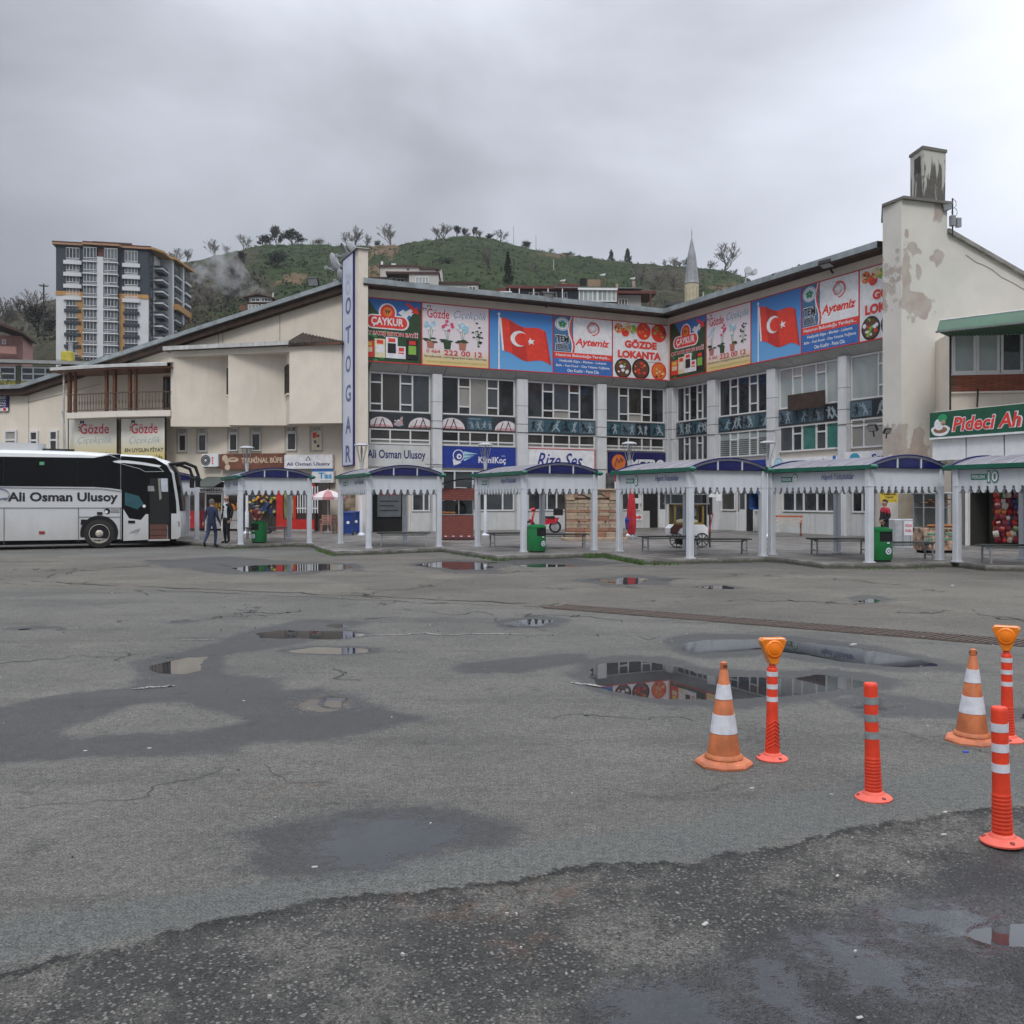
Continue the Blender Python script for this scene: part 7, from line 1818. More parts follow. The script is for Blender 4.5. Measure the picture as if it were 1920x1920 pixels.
    def chef(m):
        x = g.s(1768)
        m.add([(x + .38*math.cos(t_)*(1 + .06*math.sin(5*t_)), -.006, h*.27 + .20*math.sin(t_)) for t_ in [2*math.pi*k/30 for k in range(30)]], [tuple(range(30))], 0)
        m.disc(x, h*.28, .28, -.010, 18, 1, .11); m.disc(x - .05, h*.5, .20, -.012, 16, 0); m.disc(x + .10, h*.74, .19, -.014, 16, 2, .14); m.disc(x + .12, h*.56, .10, -.016, 12, 3); m.disc(x + .14, h*.50, .06, -.018, 10, 4, .02)
    shapes(T2, 'chef_emblem', [WHT, mat('pide_brown', (.25, .12, .06), .6), ink('hat_green', (.03, .30, .12)), mat('pale_skin', (.5, .33, .25), .6), INK], chef)
    return g
gA = annex()
def simit_case():
    T = thing('display_cart', 'tall glass bread display with green lettering on its patterned base', 'cart', frame_at(1754, 1036, .1))
    w = 1.08
    MB().cbox(-w/2, w/2, -.3, .3, .08, .72, .02).build('base', mat('bread_print', (.30, .20, .14), .6, var=.9, scale=6), T)
    MB().box(-w/2 + .1, w/2 - .1, -.25, .25, 0, .08).build('feet', BLACK, T)
    for x in (-w/2 + .02, w/2 - .02):
        for y in (-.28, .28): MB().box(x - .015, x + .015, y - .015, y + .015, .72, 1.72).build('post', STEEL, T)
    MB().cbox(-w/2 - .02, w/2 + .02, -.32, .32, 1.70, 1.75, .01).build('top', STEEL, T)
    MB().box(-w/2 + .03, w/2 - .03, .27, .28, .74, 1.7).build('back_glass', CLG, T)
    MB().box(-w/2 + .02, w/2 - .02, -.26, .26, 1.30, 1.32).build('shelf', STEEL, T)
    for k in range(26):
        m = MB(); x, z_ = rng.uniform(-w/2 + .12, w/2 - .12), rng.uniform(1.36, 1.58)
        m.lathe([(.045, -.015), (.062, 0), (.045, .015), (.03, 0), (.045, -.015)], 10, (x, rng.uniform(-.22, .15), z_)); m.build('bread_ring', FRUIT[2] if k % 3 else mat('bread_golden', (.36, .19, .06), .6), T)
    for k in range(10): MB().ellipsoid((rng.uniform(-w/2 + .15, w/2 - .15), rng.uniform(-.2, .2), .78), (.12, .07, .05), 8, 4).build('loaf', FRUIT[2], T)
    for q, z_ in (('MEŞHUR RİZE', .55), ('TAŞ FIRIN SİMİDİ', .40)): outlined(T, q, 0, z_, w * (.8 if z_ > .5 else .94), .105, ink('lettering_green', (.02, .22, .08)), WHT, .012, -.305, .04)
simit_case()
def snack_rack():
    T = thing('snack_rack', 'tall rack hung with red snack bags in the dark shop front', 'rack', frame_at(1889, 1024, -.1))
    MB().box(-.02, .02, .1, .14, 0, 1.75).box(-.4, .4, -.2, .3, 0, .06).build('stand', IRON, T)
    pal = [mat('bag_red', (.36, .02, .02), .3), mat('bag_orange', (.40, .12, .04), .3), mat('bag_lime', (.10, .15, .05), .3), mat('bag_navy', (.02, .03, .15), .3), mat('bag_pale', (.42, .38, .34), .3), mat('bag_maroon', (.16, .02, .03), .3)]
    mm = []
    for m_ in pal:
        q = MB(); q.rings([[(-.09, -.012, 0), (.09, -.012, 0), (.09, .012, 0), (-.09, .012, 0)], [(-.10, -.05, .09), (.10, -.05, .09), (.10, .05, .09), (-.10, .05, .09)], [(-.10, -.045, .16), (.10, -.045, .16), (.10, .045, .16), (-.10, .045, .16)], [(-.09, -.01, .24), (.09, -.01, .24), (.09, .01, .24), (-.09, .01, .24)]], True, True)
        mm.append(q.mesh('snack_bag', m_))
    for r in range(9):
        for c in range(5):
            for d_ in range(2): link('snack_bag', rng.choice([mm[0], mm[0], mm[1], mm[5], mm[5], mm[5], mm[2], mm[3], mm[4]]), T, None, Matrix.Translation((-.36 + .18 * c + rng.uniform(-.04, .04), -.12 + .14 * d_ + rng.uniform(-.04, .04), .12 + .185 * r)) @ Matrix.Scale(rng.uniform(.6, .95), 4) @ Matrix.Rotation(rng.uniform(-.3, .3), 4, 'Y') @ Matrix.Rotation(rng.uniform(-.4, .4), 4, 'Z'))
snack_rack()
p = gnd(1842, 1018, PZ)
m = MB(); m.lathe([(.28, 0), (.34, .15), (.26, .5), (.12, .74), (.05, .80)], 12)
tag(m.build('sack', mat('sack_grey', (.16, .165, .18), .7, var=.3, scale=6), None, None, Matrix.Translation((p.x, p.y, PZ))), 'grey plastic sack standing in the dark shop', 'sack')
tw = FT.off(-.02)
T, w, h = board('taxi_sign', 'yellow taxi sign with black lettering on the peeling tower', 'sign', tw, tw.s(1649), tw.s(1681), tw.z(1665, 942), tw.z(1665, 922), ink('yellow', 0), -.06, .03)
text(T, 'TERMİNAL', w*.5, h*.78, w*.84, h*.2, INK, -.006, .03); text(T, 'TAKSİ', w*.5, h*.5, w*.5, h*.2, INK, -.006, .03); text(T, '0464 213 00 00'[:8], w*.5, h*.2, w*.8, h*.1, INK, -.006)
T, w, h = board('cloth_banner', 'beige cloth hung on the peeling tower between sign and bread display', 'cloth', tw, tw.s(1682.5), tw.s(1718), tw.z(1700, 976), tw.z(1700, 926), mat('beige_cloth', (.36, .32, .255), .95, var=.12, scale=2, bump=.3, bscale=8), -.08, .03)
def cabinet():
    T = thing('metal_cabinet', 'pale grey metal cabinet with a notice at the foot of the tower', 'cabinet', frame_at(1692, 1027, .28))
    MB().cbox(-.42, .42, -.2, .2, 0, .92, .02).build('body', mat('cabinet_grey', (.40, .42, .44), .5), T)
    for x in (-.14, .14): MB().box(x - .006, x + .006, -.205, -.2, .05, .88).build('joint', IRON, T)
    nb = MB().box(-.10, .22, -.21, -.2, .40, .86).build('notice', WHT, T)
    for k, q in enumerate(('GÖZDE', 'ÖZEL')): text(nb, q, .06, .72 - .16 * k, .26, .09, CRIM, -.215, .03)
cabinet()
def leaves(mb, c, R_, n, size, r, squash=.8):
    for _ in range(n):
        d = Vector((r.gauss(0, 1), r.gauss(0, 1), r.gauss(0, 1))).normalized() * R_ * r.random() ** .45
        p_ = c + Vector((d.x, d.y, d.z * squash)); a_ = Vector((r.gauss(0, 1), r.gauss(0, 1), r.gauss(0, 1))).normalized(); b_ = a_.orthogonal().normalized()
        s_ = size * r.uniform(.6, 1.4); mb.add([p_ - a_ * s_ - b_ * s_ * .5, p_ + a_ * s_ - b_ * s_ * .5, p_ + a_ * s_ + b_ * s_ * .5, p_ - a_ * s_ + b_ * s_ * .5], [(0, 1, 2, 3)])
# ---------------------------------------------------------------- hillside with tea terraces
CREST = pts('-700,640 -300,612 0,596 40,580 70,572 105,562 200,540 300,508 345,491 380,487 430,475 460,466 500,462 540,459 600,459 640,462 690,462 745,460 780,453 840,446 880,444 930,450 1000,467 1060,477 1100,483 1150,490 1200,496 1250,500 1330,508 1370,513 1400,525 1440,548 1500,575 1700,610 2000,640 2600,680')
DC = 330.0
def crest_z(u):
    return CH + (HY - np.interp(u * F + CX, [p_[0] for p_ in CREST], [p_[1] for p_ in CREST])) / F * DC
def hz0(u, d):
    t = np.clip((d - 80) / (DC - 80), 0, 1)
    z = (crest_z(u) - .5) * (t ** .92)
    return z - np.clip(d - DC, 0, None) * .12 * (1 + (d - DC) / 200) * (d > DC)
def hill_at(px, py):
    u = (px - CX) / F
    for d in np.arange(90, DC + 4, 2.0):
        if hz0(u, d) >= CH + (HY - py) / F * d: break
    return Vector((u * d, d, float(hz0(u, d))))
def terrain():
    us = np.linspace(-.78, .78, 620); ds = np.concatenate([np.linspace(78, 165, 50)[:-1], np.linspace(165, 345, 330), np.linspace(348, 640, 40)])
    D, U = np.meshgrid(ds, us, indexing='ij')
    z = hz0(U, D); X = U * D
    P = np.stack([X.ravel(), D.ravel()], 1)
    nz_ = np.array([noise.fractal(Vector((x * .035, y * .035, .5)), .9, 2.0, 4) for x, y in P]).reshape(D.shape)
    n2 = np.array([noise.noise(Vector((x * .45, y * .45, 4.5))) for x, y in P]).reshape(D.shape)
    ph = (z + nz_ * 1.8) / 3.8
    row = np.abs(ph % 1 - .5) * 2
    fade = np.clip((DC + 1 - D) / 6, 0, 1)
    zz = z + fade * (nz_ * .9 + row * 1.3 + n2 * .55)
    px = U * F + CX; py = HY - (z - CH) * F / D
    Q = np.stack([px.ravel(), py.ravel()], 1)
    def field(polys, amp=8):
        d = np.full(len(Q), 1e9)
        for p_ in polys: d = np.minimum(d, sdist(Q, np.array(p_)))
        return d + (n2.ravel() * .6 + nz_.ravel()) * amp
    soil = field([pts('688,462 745,460 746,480 735,490 705,485 690,492'), pts('995,483 1060,481 1075,487 1030,490'), pts('690,505 712,500 712,530 690,530'), pts('540,520 575,524 560,534 520,534'), pts('1320,545 1380,535 1395,550 1340,565')], 5)
    scrub = field([pts('-300,560 110,560 330,498 400,488 440,478 470,500 470,560 420,600 330,680 -300,700'), pts('1190,500 1260,502 1330,512 1300,560 1280,600 1170,600 1200,540'), pts('440,478 490,470 480,500 520,560 440,600')], 22)
    me = bpy.data.meshes.new('hill')
    n, m = D.shape; idx = np.arange(n * m).reshape(n, m)
    q = np.stack([idx[:-1, :-1], idx[:-1, 1:], idx[1:, 1:], idx[1:, :-1]], -1).reshape(-1, 4)
    me.vertices.add(n * m); me.vertices.foreach_set('co', np.column_stack([P, zz.ravel()]).ravel())
    me.loops.add(q.size); me.loops.foreach_set('vertex_index', q.ravel())
    me.polygons.add(len(q)); me.polygons.foreach_set('loop_start', np.arange(len(q)) * 4)
    me.update(calc_edges=True)
    for k, v in (('soil', soil), ('scrub', scrub), ('row', row.ravel())):
        a = me.attributes.new(k, 'FLOAT', 'POINT'); a.data.foreach_set('value', v.astype(np.float32))
    N = NT('tea_hill')
    r = N.attr('row'); big = N.noise(.035, 4, .6); mid = N.noise(.35, 4, .65); fin = N.noise(1.7, 3, .7)
    g = N.mix(N.ramp(big, .35, .65), (.025, .042, .016), (.040, .058, .024))
    g = N.mix(N.ramp(mid, .35, .7), g, N.mix(1.0, g, (.62, .62, .55), 'MULTIPLY'))
    g = N.mix(N.math('MULTIPLY', N.ramp(r, .5, .15), .75), g, (.024, .025, .014))
    g = N.mix(N.ramp(fin, .55, .8), g, (.060, .074, .034))
    g = N.mix(N.math('MULTIPLY', N.ramp(N.attr('scrub'), 6, -10), .9), g, N.mix(N.ramp(mid, .4, .62), (.030, .032, .018), (.062, .052, .034)))
    g = N.mix(N.math('MULTIPLY', N.ramp(N.attr('soil'), 3, -3), .6), g, N.mix(fin, (.13, .075, .045), (.22, .14, .095)))
    N.col(g); N.rough(.95); N.b.inputs['Specular IOR Level'].default_value = .1
    N.bump(fin, .8, .4)
    me.materials.append(N.m)
    tb = MB(); r3 = random.Random(3); idx_ = np.where((row.ravel() > .5) & (scrub > 0) & (D.ravel() > 168) & (D.ravel() < DC + 6) & (np.abs(U.ravel() + .1) < .42))[0]
    for i in r3.sample(list(idx_), 2600): leaves(tb, Vector((P[i][0], P[i][1], zz.ravel()[i] + .15)), r3.uniform(.5, 1.2), 9, .2, r3, .6)
    tag(tb.build('tea_bushes', mat('leaf_tea', (.036, .056, .020), .9, var=.5, scale=.15, spec=.2)), 'rows of low tea bushes on the green slope', None, None, 'stuff')
    tag(link('hill', me), 'green hill with rows of tea bushes behind the terminal', None, None, 'structure')
terrain()
# ---------------------------------------------------------------- trees
BARK = mat('bark_grey', (.13, .115, .098), .95, var=.25, scale=1.5)
BARKD = mat('bark_dark', (.032, .028, .022), .95)
def leafm(name, c): return mat('leaf_' + name, c, .85, var=.4, scale=.7, spec=.2)
def branch_tree(seed, H, spread=.5, depth=5, up=.25, nb=3, r0=.022):
    r = random.Random(seed); tr = MB(); br = MB(); tips = []
    def grow(p, d, L, rad, k):
        steps = 3; pts_ = [p]; q = p; dd = d
        for i in range(steps):
            dd = (dd + Vector((r.gauss(0, .09), r.gauss(0, .09), r.gauss(0, .05) + .03))).normalized(); q = q + dd * (L / steps); pts_.append(q)
        (tr if k == 0 else br).tube(pts_, [max(rad * (1 - .12 * i), H * .0036) for i in range(4)], 5 if k == 0 else 3, caps=False)
        if k >= depth: tips.append(q); return
        for i in range(nb if k else nb + 1):
            a_ = r.random() * 6.283; c = r.uniform(.5, 1.0) * spread
            nd = (dd + Vector((math.cos(a_) * c, math.sin(a_) * c, up * r.random()))).normalized()
            st = pts_[-1] if i < 2 else pts_[r.choice((1, 2))]
            grow(st, nd, L * r.uniform(.62, .9), rad * .62, k + 1)
        if k >= depth - 1: tips.append(q)
    grow(Vector((0, 0, 0)), Vector((r.gauss(0, .05), r.gauss(0, .05), 1)).normalized(), H * .24, H * r0, 0)
    zm = max(v[2] for v in br.v); sc = H / zm
    for b_ in (tr, br): b_.v = [tuple(c * sc for c in v) for v in b_.v]
    return tr, br, [t_ * sc for t_ in tips], r
TREES = {}
def tree_kind(kind, var):
    key = (kind, var)
    if key in TREES: return TREES[key]
    if kind == 'bare': tr, br, tips, r = branch_tree(100 + var * 7, 10, (.60, .72, .5, .8)[var % 4], 5, .35, 3, (.022, .024, .02, .022)[var % 4]); me = [('trunk', tr.mesh('trunk', BARK)), ('crown', br.mesh('crown', BARK))]
    elif kind in ('leafy', 'dark', 'yellow', 'ivy'):
        tr, br, tips, r = branch_tree(300 + var * 5, 10, .85 if kind != 'ivy' else .5, 4, .3, 3, .024)
        m = leafm(*{'leafy': ('green', (.045, .065, .022)), 'dark': ('dark', (.016, .024, .014)), 'yellow': ('yellow', (.15, .13, .035)), 'ivy': ('ivy', (.035, .034, .024))}[kind])
        lm = MB()
        for t_ in tips: leaves(lm, t_, 1.0 if kind != 'yellow' else .9, 12, .19, r)
        me = [('trunk', tr.mesh('trunk', BARKD)), ('branches', br.mesh('branches', BARKD)), ('crown', lm.mesh('crown', m))]
    elif kind == 'conifer':
        r = random.Random(50 + var); tr = MB().tube([(0, 0, 0), (0, 0, 9.8)], [.22, .04], 6); lm = MB()
        for k in range(15):
            z = 1.0 + 8.8 * k / 14; R_ = 3.0 * (1 - k / 15.5) * r.uniform(.8, 1.15) + .3
            for j in range(8):
                a_ = r.random() * 6.28; q = R_ * r.uniform(.3, .8); leaves(lm, Vector((q * math.cos(a_), q * math.sin(a_), z - q * .2)), R_ * .42, 14, .22, r, .6)
        me = [('trunk', tr.mesh('trunk', BARKD)), ('crown', lm.mesh('crown', leafm('conifer', (.014, .026, .014))))]
    TREES[key] = me
    return me
TREE_LB = {'bare': 'bare grey tree', 'leafy': 'green leafy tree', 'dark': 'dark evergreen tree', 'yellow': 'yellow green shrubby tree', 'ivy': 'bare tree wrapped in ivy', 'conifer': 'dark pointed conifer'}
def tree(kind, px, yb_, yt_, where, var=None, d=None, name=None, wx=1.0):
    p = hill_at(px, yb_) if d is None else at(px, yb_, d)
    h = (yb_ - yt_) / F * p.y
    if kind in ('bare', 'dark'): wx *= 1.4
    T = thing(name or {'conifer': 'conifer_tree', 'bare': 'bare_tree'}.get(kind, 'leafy_tree'), TREE_LB[kind] + ' ' + where, 'tree', Matrix.Translation(p - Vector((0, 0, .3))) @ Matrix.Rotation(rng.random() * 6.28, 4, 'Z') @ Matrix.Diagonal((h / 10 * wx, h / 10 * wx, h / 10 * 1.02, 1)), 'trees on the hill')
    for n_, me in tree_kind(kind, var if var is not None else rng.randrange(4)): link(n_, me, T)
for a in (('bare', 325, 500, 458, 'just right of the tall flats, nearest to them'), ('bare', 349, 494, 466, 'second from the tall flats, small'), ('bare', 404, 482, 442, 'on the crest above the smoke', 0), ('bare', 430, 476, 450, 'on the crest between two taller ones above the smoke', 1), ('bare', 457, 468, 434, 'on the crest left of the dark evergreens', 3),
          ('dark', 493, 465, 436, 'on the crest, leftmost of the dark clump', None, None, None, 1.1), ('ivy', 518, 463, 418, 'in the middle of the dark clump on the crest', None, None, None, .9), ('dark', 548, 462, 431, 'on the crest, widest of the dark clump', 1, None, None, 1.5), ('yellow', 598, 461, 444, 'on the crest left of the pylon', None, None, None, 2.2),
          ('bare', 648, 464, 430, 'behind the satellite dishes'), ('bare', 664, 464, 417, 'tallest one right behind the pylon top', 2), ('bare', 686, 463, 431, 'thin one right of the pylon top', 2), ('dark', 709, 463, 446, 'tiny, on the bare earth right of the pylon', None, None, None, .8), ('bare', 733, 462, 414, 'alone on the crest above the bare earth', 0), ('bare', 832, 458, 416, 'bushy, left of the crest top', 3, None, None, 1.2),
          ('ivy', 856, 448, 421, 'left in the clump at the crest top', None, None, None, 1.0), ('ivy', 872, 447, 422, 'in the clump at the crest top', None, None, None, 1.2), ('ivy', 887, 448, 425, 'right in the clump at the crest top', None, None, None, 1.0), ('bare', 904, 452, 426, 'round, right of the clump at the crest top', 1, None, None, 1.2), ('bare', 938, 455, 432, 'wide, right of the crest top', 3, None, None, 1.5), ('dark', 920, 452, 439, 'low, right of the clump at the crest top', None, None, None, 1.3),
          ('dark', 987, 463, 444, 'between the two poles on the crest', None, None, None, 1.2), ('bare', 992, 463, 441, 'behind the low evergreen between the poles', 1), ('bare', 1033, 472, 454, 'small, right of the second pole'), ('dark', 1065, 475, 462, 'umbrella shaped on the falling crest', None, None, None, 1.6), ('dark', 1101, 483, 472, 'flat topped on the falling crest', None, None, None, 1.7), ('conifer', 1146, 492, 463, 'left of a pair on the crest', 0), ('conifer', 1177, 494, 459, 'right and taller of a pair on the crest', 1, None, None, 1.1),
          ('bare', 1247, 500, 478, 'thin one left of the minaret', 2), ('bare', 1266, 501, 474, 'second one left of the minaret', 0), ('bare', 1278, 502, 476, 'next to the minaret spire', 1), ('dark', 1290, 504, 478, 'behind the minaret spire'), ('bare', 1331, 510, 481, 'right of the minaret, the shorter', 0), ('bare', 1356, 516, 456, 'right of the minaret, the taller', 3, None, None, 1.0), ('bare', 1374, 520, 502, 'small, beside the drum aerials', 1),
          ('dark', 516, 511, 473, 'alone in the middle of the green slope', 2, None, None, 1.1), ('bare', 915, 514, 462, 'pale one alone on the slope', 2), ('conifer', 952, 540, 471, 'slender, alone on the slope behind the red roofed flats', 1, None, None, .6), ('dark', 833, 508, 482, 'above the white stepped house', 0, None, None, 1.1), ('bare', 1000, 520, 490, 'small, low on the slope'), ('bare', 1210, 545, 500, 'above the red roofed flats', 1), ('bare', 1235, 550, 505, 'between the red roofed flats and the minaret', 3), ('bare', 1265, 556, 512, 'left of the minaret shaft', 0),
          ('bare', 12, 640, 556, 'leftmost beyond the roofs', 0), ('bare', 46, 628, 540, 'wide one beyond the roofs left of the tall flats', 3), ('bare', 92, 620, 556, 'close to the left side of the tall flats', 1), ('ivy', 72, 640, 570, 'brownish one beyond the yellow chimney', 1, None, None, 1.4),
          ('bare', 350, 600, 545, 'at the foot of the slope right of the flats', 1), ('bare', 375, 590, 535, 'in the brown scrub', 3), ('bare', 398, 600, 540, 'in the brown scrub, middle one', 0), ('bare', 420, 590, 528, 'in the brown scrub left of the brick house', 2), ('ivy', 440, 560, 500, 'below the smoke', 1), ('bare', 365, 540, 500, 'upper left in the scrub', 1), ('bare', 440, 512, 480, 'brown one under the crest', 3), ('ivy', 452, 500, 470, 'thick brown one under the crest', 2)):
    tree(*a)
sh = MB(); r2 = random.Random(5)
for k in range(620):
    if k < 300: px, py = r2.uniform(330, 500), r2.uniform(505, 640)
    elif k < 470: px, py = r2.uniform(1190, 1400), r2.uniform(505, 590)
    elif k < 560: px, py = r2.uniform(-40, 110), r2.uniform(590, 660)
    else: px, py = r2.uniform(500, 1300), r2.uniform(470, 560)
    c = hill_at(px, py); leaves(sh, c + Vector((0, 0, .6)), r2.uniform(.8, 2.4) * (1 if k < 560 else .6), 22, .24, r2, .8)
tag(sh.build('undergrowth', mat('leaf_scrub', (.036, .036, .020), .9, var=.6, scale=.12, spec=.2)), 'brown and green scrub on the lower hillside', None, None, 'stuff')
# ---------------------------------------------------------------- tall flats at the left
def flats():
    f = Face((105 - CX) / F * 150, 150, 4.4, 1.0); s, z = f.s, f.z
    T = thing('apartment_tower', 'tall block of flats, dark grey above and white and orange below', 'building', f.M)
    DK, WH, OR = mat('flats_dark_grey', (.040, .048, .062), .8, var=.08, scale=.3), mat('flats_white', (.60, .61, .62), .8, var=.05, scale=.3), mat('flats_orange', (.46, .25, .085), .8)
    W_ = s(278); Z = lambda py: z(150, py); zr, zm, z0 = Z(461), Z(549), 12.0
    MB().box(0, W_, 0, 15, zm, zr).build('upper_wall', DK, T); MB().box(0, W_, .02, 15, z0, zm).build('lower_wall', WH, T)
    MB().box(-.05, W_ + .05, -.08, 15.05, zm - .5, zm + .15).build('orange_band', OR, T)
    for a_, b_ in ((145, 157), (225, 233)): MB().box(s(a_), s(b_), -.12, .1, z0, zm - .5).build('orange_strip', OR, T)
    MB().box(s(184), s(196), -.95, 0, z0, Z(482)).build('white_strip', WH, T)
    MB().box(s(184), s(196), -.5, 0, Z(481), zr - .3).build('brown_strip', mat('flats_brown', (.14, .05, .04), .8), T)
    rf = mat('flats_roof', (.10, .045, .032), .8)
    ev = [(-.5, -.4), (s(155), -.4), (s(158), -1.3), (s(226), -1.3), (s(230), -.4), (W_ + .5, -.4), (W_ + .9, 15.5), (-.5, 15.5)]
    MB().slab(ev, zr, zr + .3).build('eaves', mat('flats_eaves', (.36, .20, .12), .8), T); MB().slab([(x, y) for x, y in ev], zr + .36, zr + .5).build('roof_edge', rf, T)
    c_ = Vector((W_ * .45, 7, zr + 1.6)); MB().add([(x, y, zr + .5) for x, y in ev] + [tuple(c_)], [(i, (i + 1) % 8, 8) for i in range(8)]).build('roof', rf, T)
    MB().box(s(182), s(240), 2, 8, zr + .4, Z(452)).build('penthouse', DK, T); MB().slab([(s(172), .5), (s(246), .5), (s(246), 9), (s(172), 9)], Z(452), Z(449)).build('penthouse_roof', rf, T)
    GL = [glass_mat('flats_glass', (.03, .036, .04), (.16, .18, .19), .1, .9)]
    pitch = (Z(465) - Z(554)) / 4
    def wmesh(w, h, n):
        fr = MB().box(0, w, -.08, 0, 0, .10).box(0, w, -.08, 0, h - .1, h)
        for i in range(n + 1): fr.box(max(0, w * i / n - .035), min(w, w * i / n + .035), -.08, 0, .1, h - .1)
        return fr.mesh('window', WH if n < 5 else PVC), MB().box(.02, w - .02, -.03, -.005, .05, h - .05).mesh('pane', GL[0])
    ww = s(150) - s(125); hh = 1.75
    wm1 = wmesh(ww, hh, 4); bw = s(184) - s(158); wm2 = wmesh(bw - .1, 1.75, 4)
    sill_w = MB().box(-.35, ww + .35, -.35, 0, -.95, -.35).mesh('spandrel', WH); sill_d = MB().box(-.25, ww + .25, -.3, 0, -.95, -.5).box(0, ww, -.12, 0, -.35, -.02).mesh('spandrel', DK)
    bay_b = MB().box(0, bw, -1.0, 0, -.95, 0).mesh('bay_front', DK); bay_w = MB().box(-.05, bw + .05, -1.08, 0, -.62, -.4).mesh('bay_band', WH); bay_s = MB().box(0, bw, -.9, 0, 0, 1.85).mesh('bay_core', DK)
    for i in range(10):
        zb = Z(465) - pitch * i - hh
        for px in (124, 234):
            o = link('window', wm1[0], T, None, Matrix.Translation((s(px), -.02, zb))); link('pane', wm1[1], o)
            link('spandrel', sill_w if i < 4 else sill_d, T, None, Matrix.Translation((s(px), 0, zb)))
        for px in (158, 197):
            link('bay_core', bay_s, T, None, Matrix.Translation((s(px), 0, zb)))
            o = link('window', wm2[0], T, None, Matrix.Translation((s(px) + .05, -.92, zb))); link('pane', wm2[1], o)
            link('bay_front', bay_b, T, None, Matrix.Translation((s(px), 0, zb))); link('bay_band', bay_w, T, None, Matrix.Translation((s(px), 0, zb)))
    # right flank: receding bays
    g0 = f.at(W_, 0); gl = Face(g0.x, g0.y, -.06, 1.0)
    K = f.M.inverted() @ Matrix(((-.06, .998, 0, g0.x), (.998, .06, 0, g0.y), (0, 0, 1, 0), (0, 0, 0, 1)))
    # local frame of the flank: x runs away from the viewer, y to the outside is +y
    bf = MB().box(2.5, 5.6, 0, 1.5, -.95, .15).mesh('balcony_front', DK); bwh = MB().box(2.4, 5.7, 0, 1.6, -.5, -.25).mesh('balcony_band', WH); bfr = MB().box(2.5, 5.6, 0, .2, 0, 1.8).mesh('balcony_back', WH)
    b2 = MB().box(7.5, 11, 0, 2.2, -.95, .1).mesh('bay_front', DK); b2w = MB().box(7.4, 11.1, 0, 2.3, -.45, -.22).mesh('bay_band', WH); b2g = MB().box(7.6, 10.9, 0, 2.05, .1, 1.85).mesh('bay_pane', GL[0])
    b3 = MB().box(12, 15, 0, 2.6, -.95, .1).mesh('bay_front', DK); b3w = MB().box(11.9, 15.1, 0, 2.7, -.6, -.25).mesh('bay_band', WH); b3g = MB().box(12.1, 14.9, 0, 2.5, .1, 1.85).mesh('bay_pane', GL[0])
    w3 = MB().box(.9, 2.0, 0, .06, .1, 1.75).mesh('side_pane', GL[0])
    MB().box(0, 15, .02, .05, zm, zr).build('flank_wall', DK, T, None, K)
    MB().box(6.3, 7.2, 0, 2.0, z0, zr).build('white_strip', WH, T, None, K); MB().box(11.2, 11.9, 0, 2.4, z0, zr).build('white_strip', WH, T, None, K)
    MB().box(7.0, 15.2, 0, 2.75, zm - .8, zm + .2).build('orange_band', OR, T, None, K); MB().box(14.4, 15.1, 0, 2.8, z0, zm).build('orange_strip', OR, T, None, K)
    MB().slab([(-.2, 0), (6, 0), (6, 0), (15.3, 0), (15.3, 3.2), (6.2, 2.6), (5.6, 1.9), (2.2, 1.9), (-.2, .8)][::1], zr, zr + .36).build('eaves', OR, T, None, K)
    for i in range(10):
        zb = Z(465) - pitch * i - hh
        for me in (bf, bwh, bfr, b2, b2w, b2g, b3, b3w, b3g, w3): link(me.name.split('.')[0], me, T, None, K @ Matrix.Translation((0, 0, zb)))
flats()
# ---------------------------------------------------------------- houses between terminal and hill
RRED, RBRN = mat('roof_red_brown', (.13, .035, .030), .8), mat('roof_edge_brown', (.07, .035, .03), .8)
HW, HBL = mat('house_white', (.50, .48, .45), .85, var=.06, scale=.4), mat('house_blue_grey', (.13, .15, .19), .8)
def blocks(name, label, d, lst, px0, rot=(1, .0)):
    f = Face((px0 - CX) / F * d, d, *rot); T = thing(name, label, 'house', f.M)
    for kind, m, x0, x1, y0, y1, o in lst:
        g = f.off(o); a_, b_ = g.s(x0), g.s(x1); za, zb = g.z((x0 + x1) / 2, y1), g.z((x0 + x1) / 2, y0)
        if kind == 'window':
            n = max(1, min(4, int((x1 - x0) / 6)))
            w_ = window(f, a_, b_, za, zb, [(1, [1])] * n, m, y=o - .02, fw=.12, parent=T, M=False)
        else: MB().box(a_, b_, o, o + (5 if kind in ('wall', 'roof') else .25), za, zb).build(kind, m, T)
    return T, f
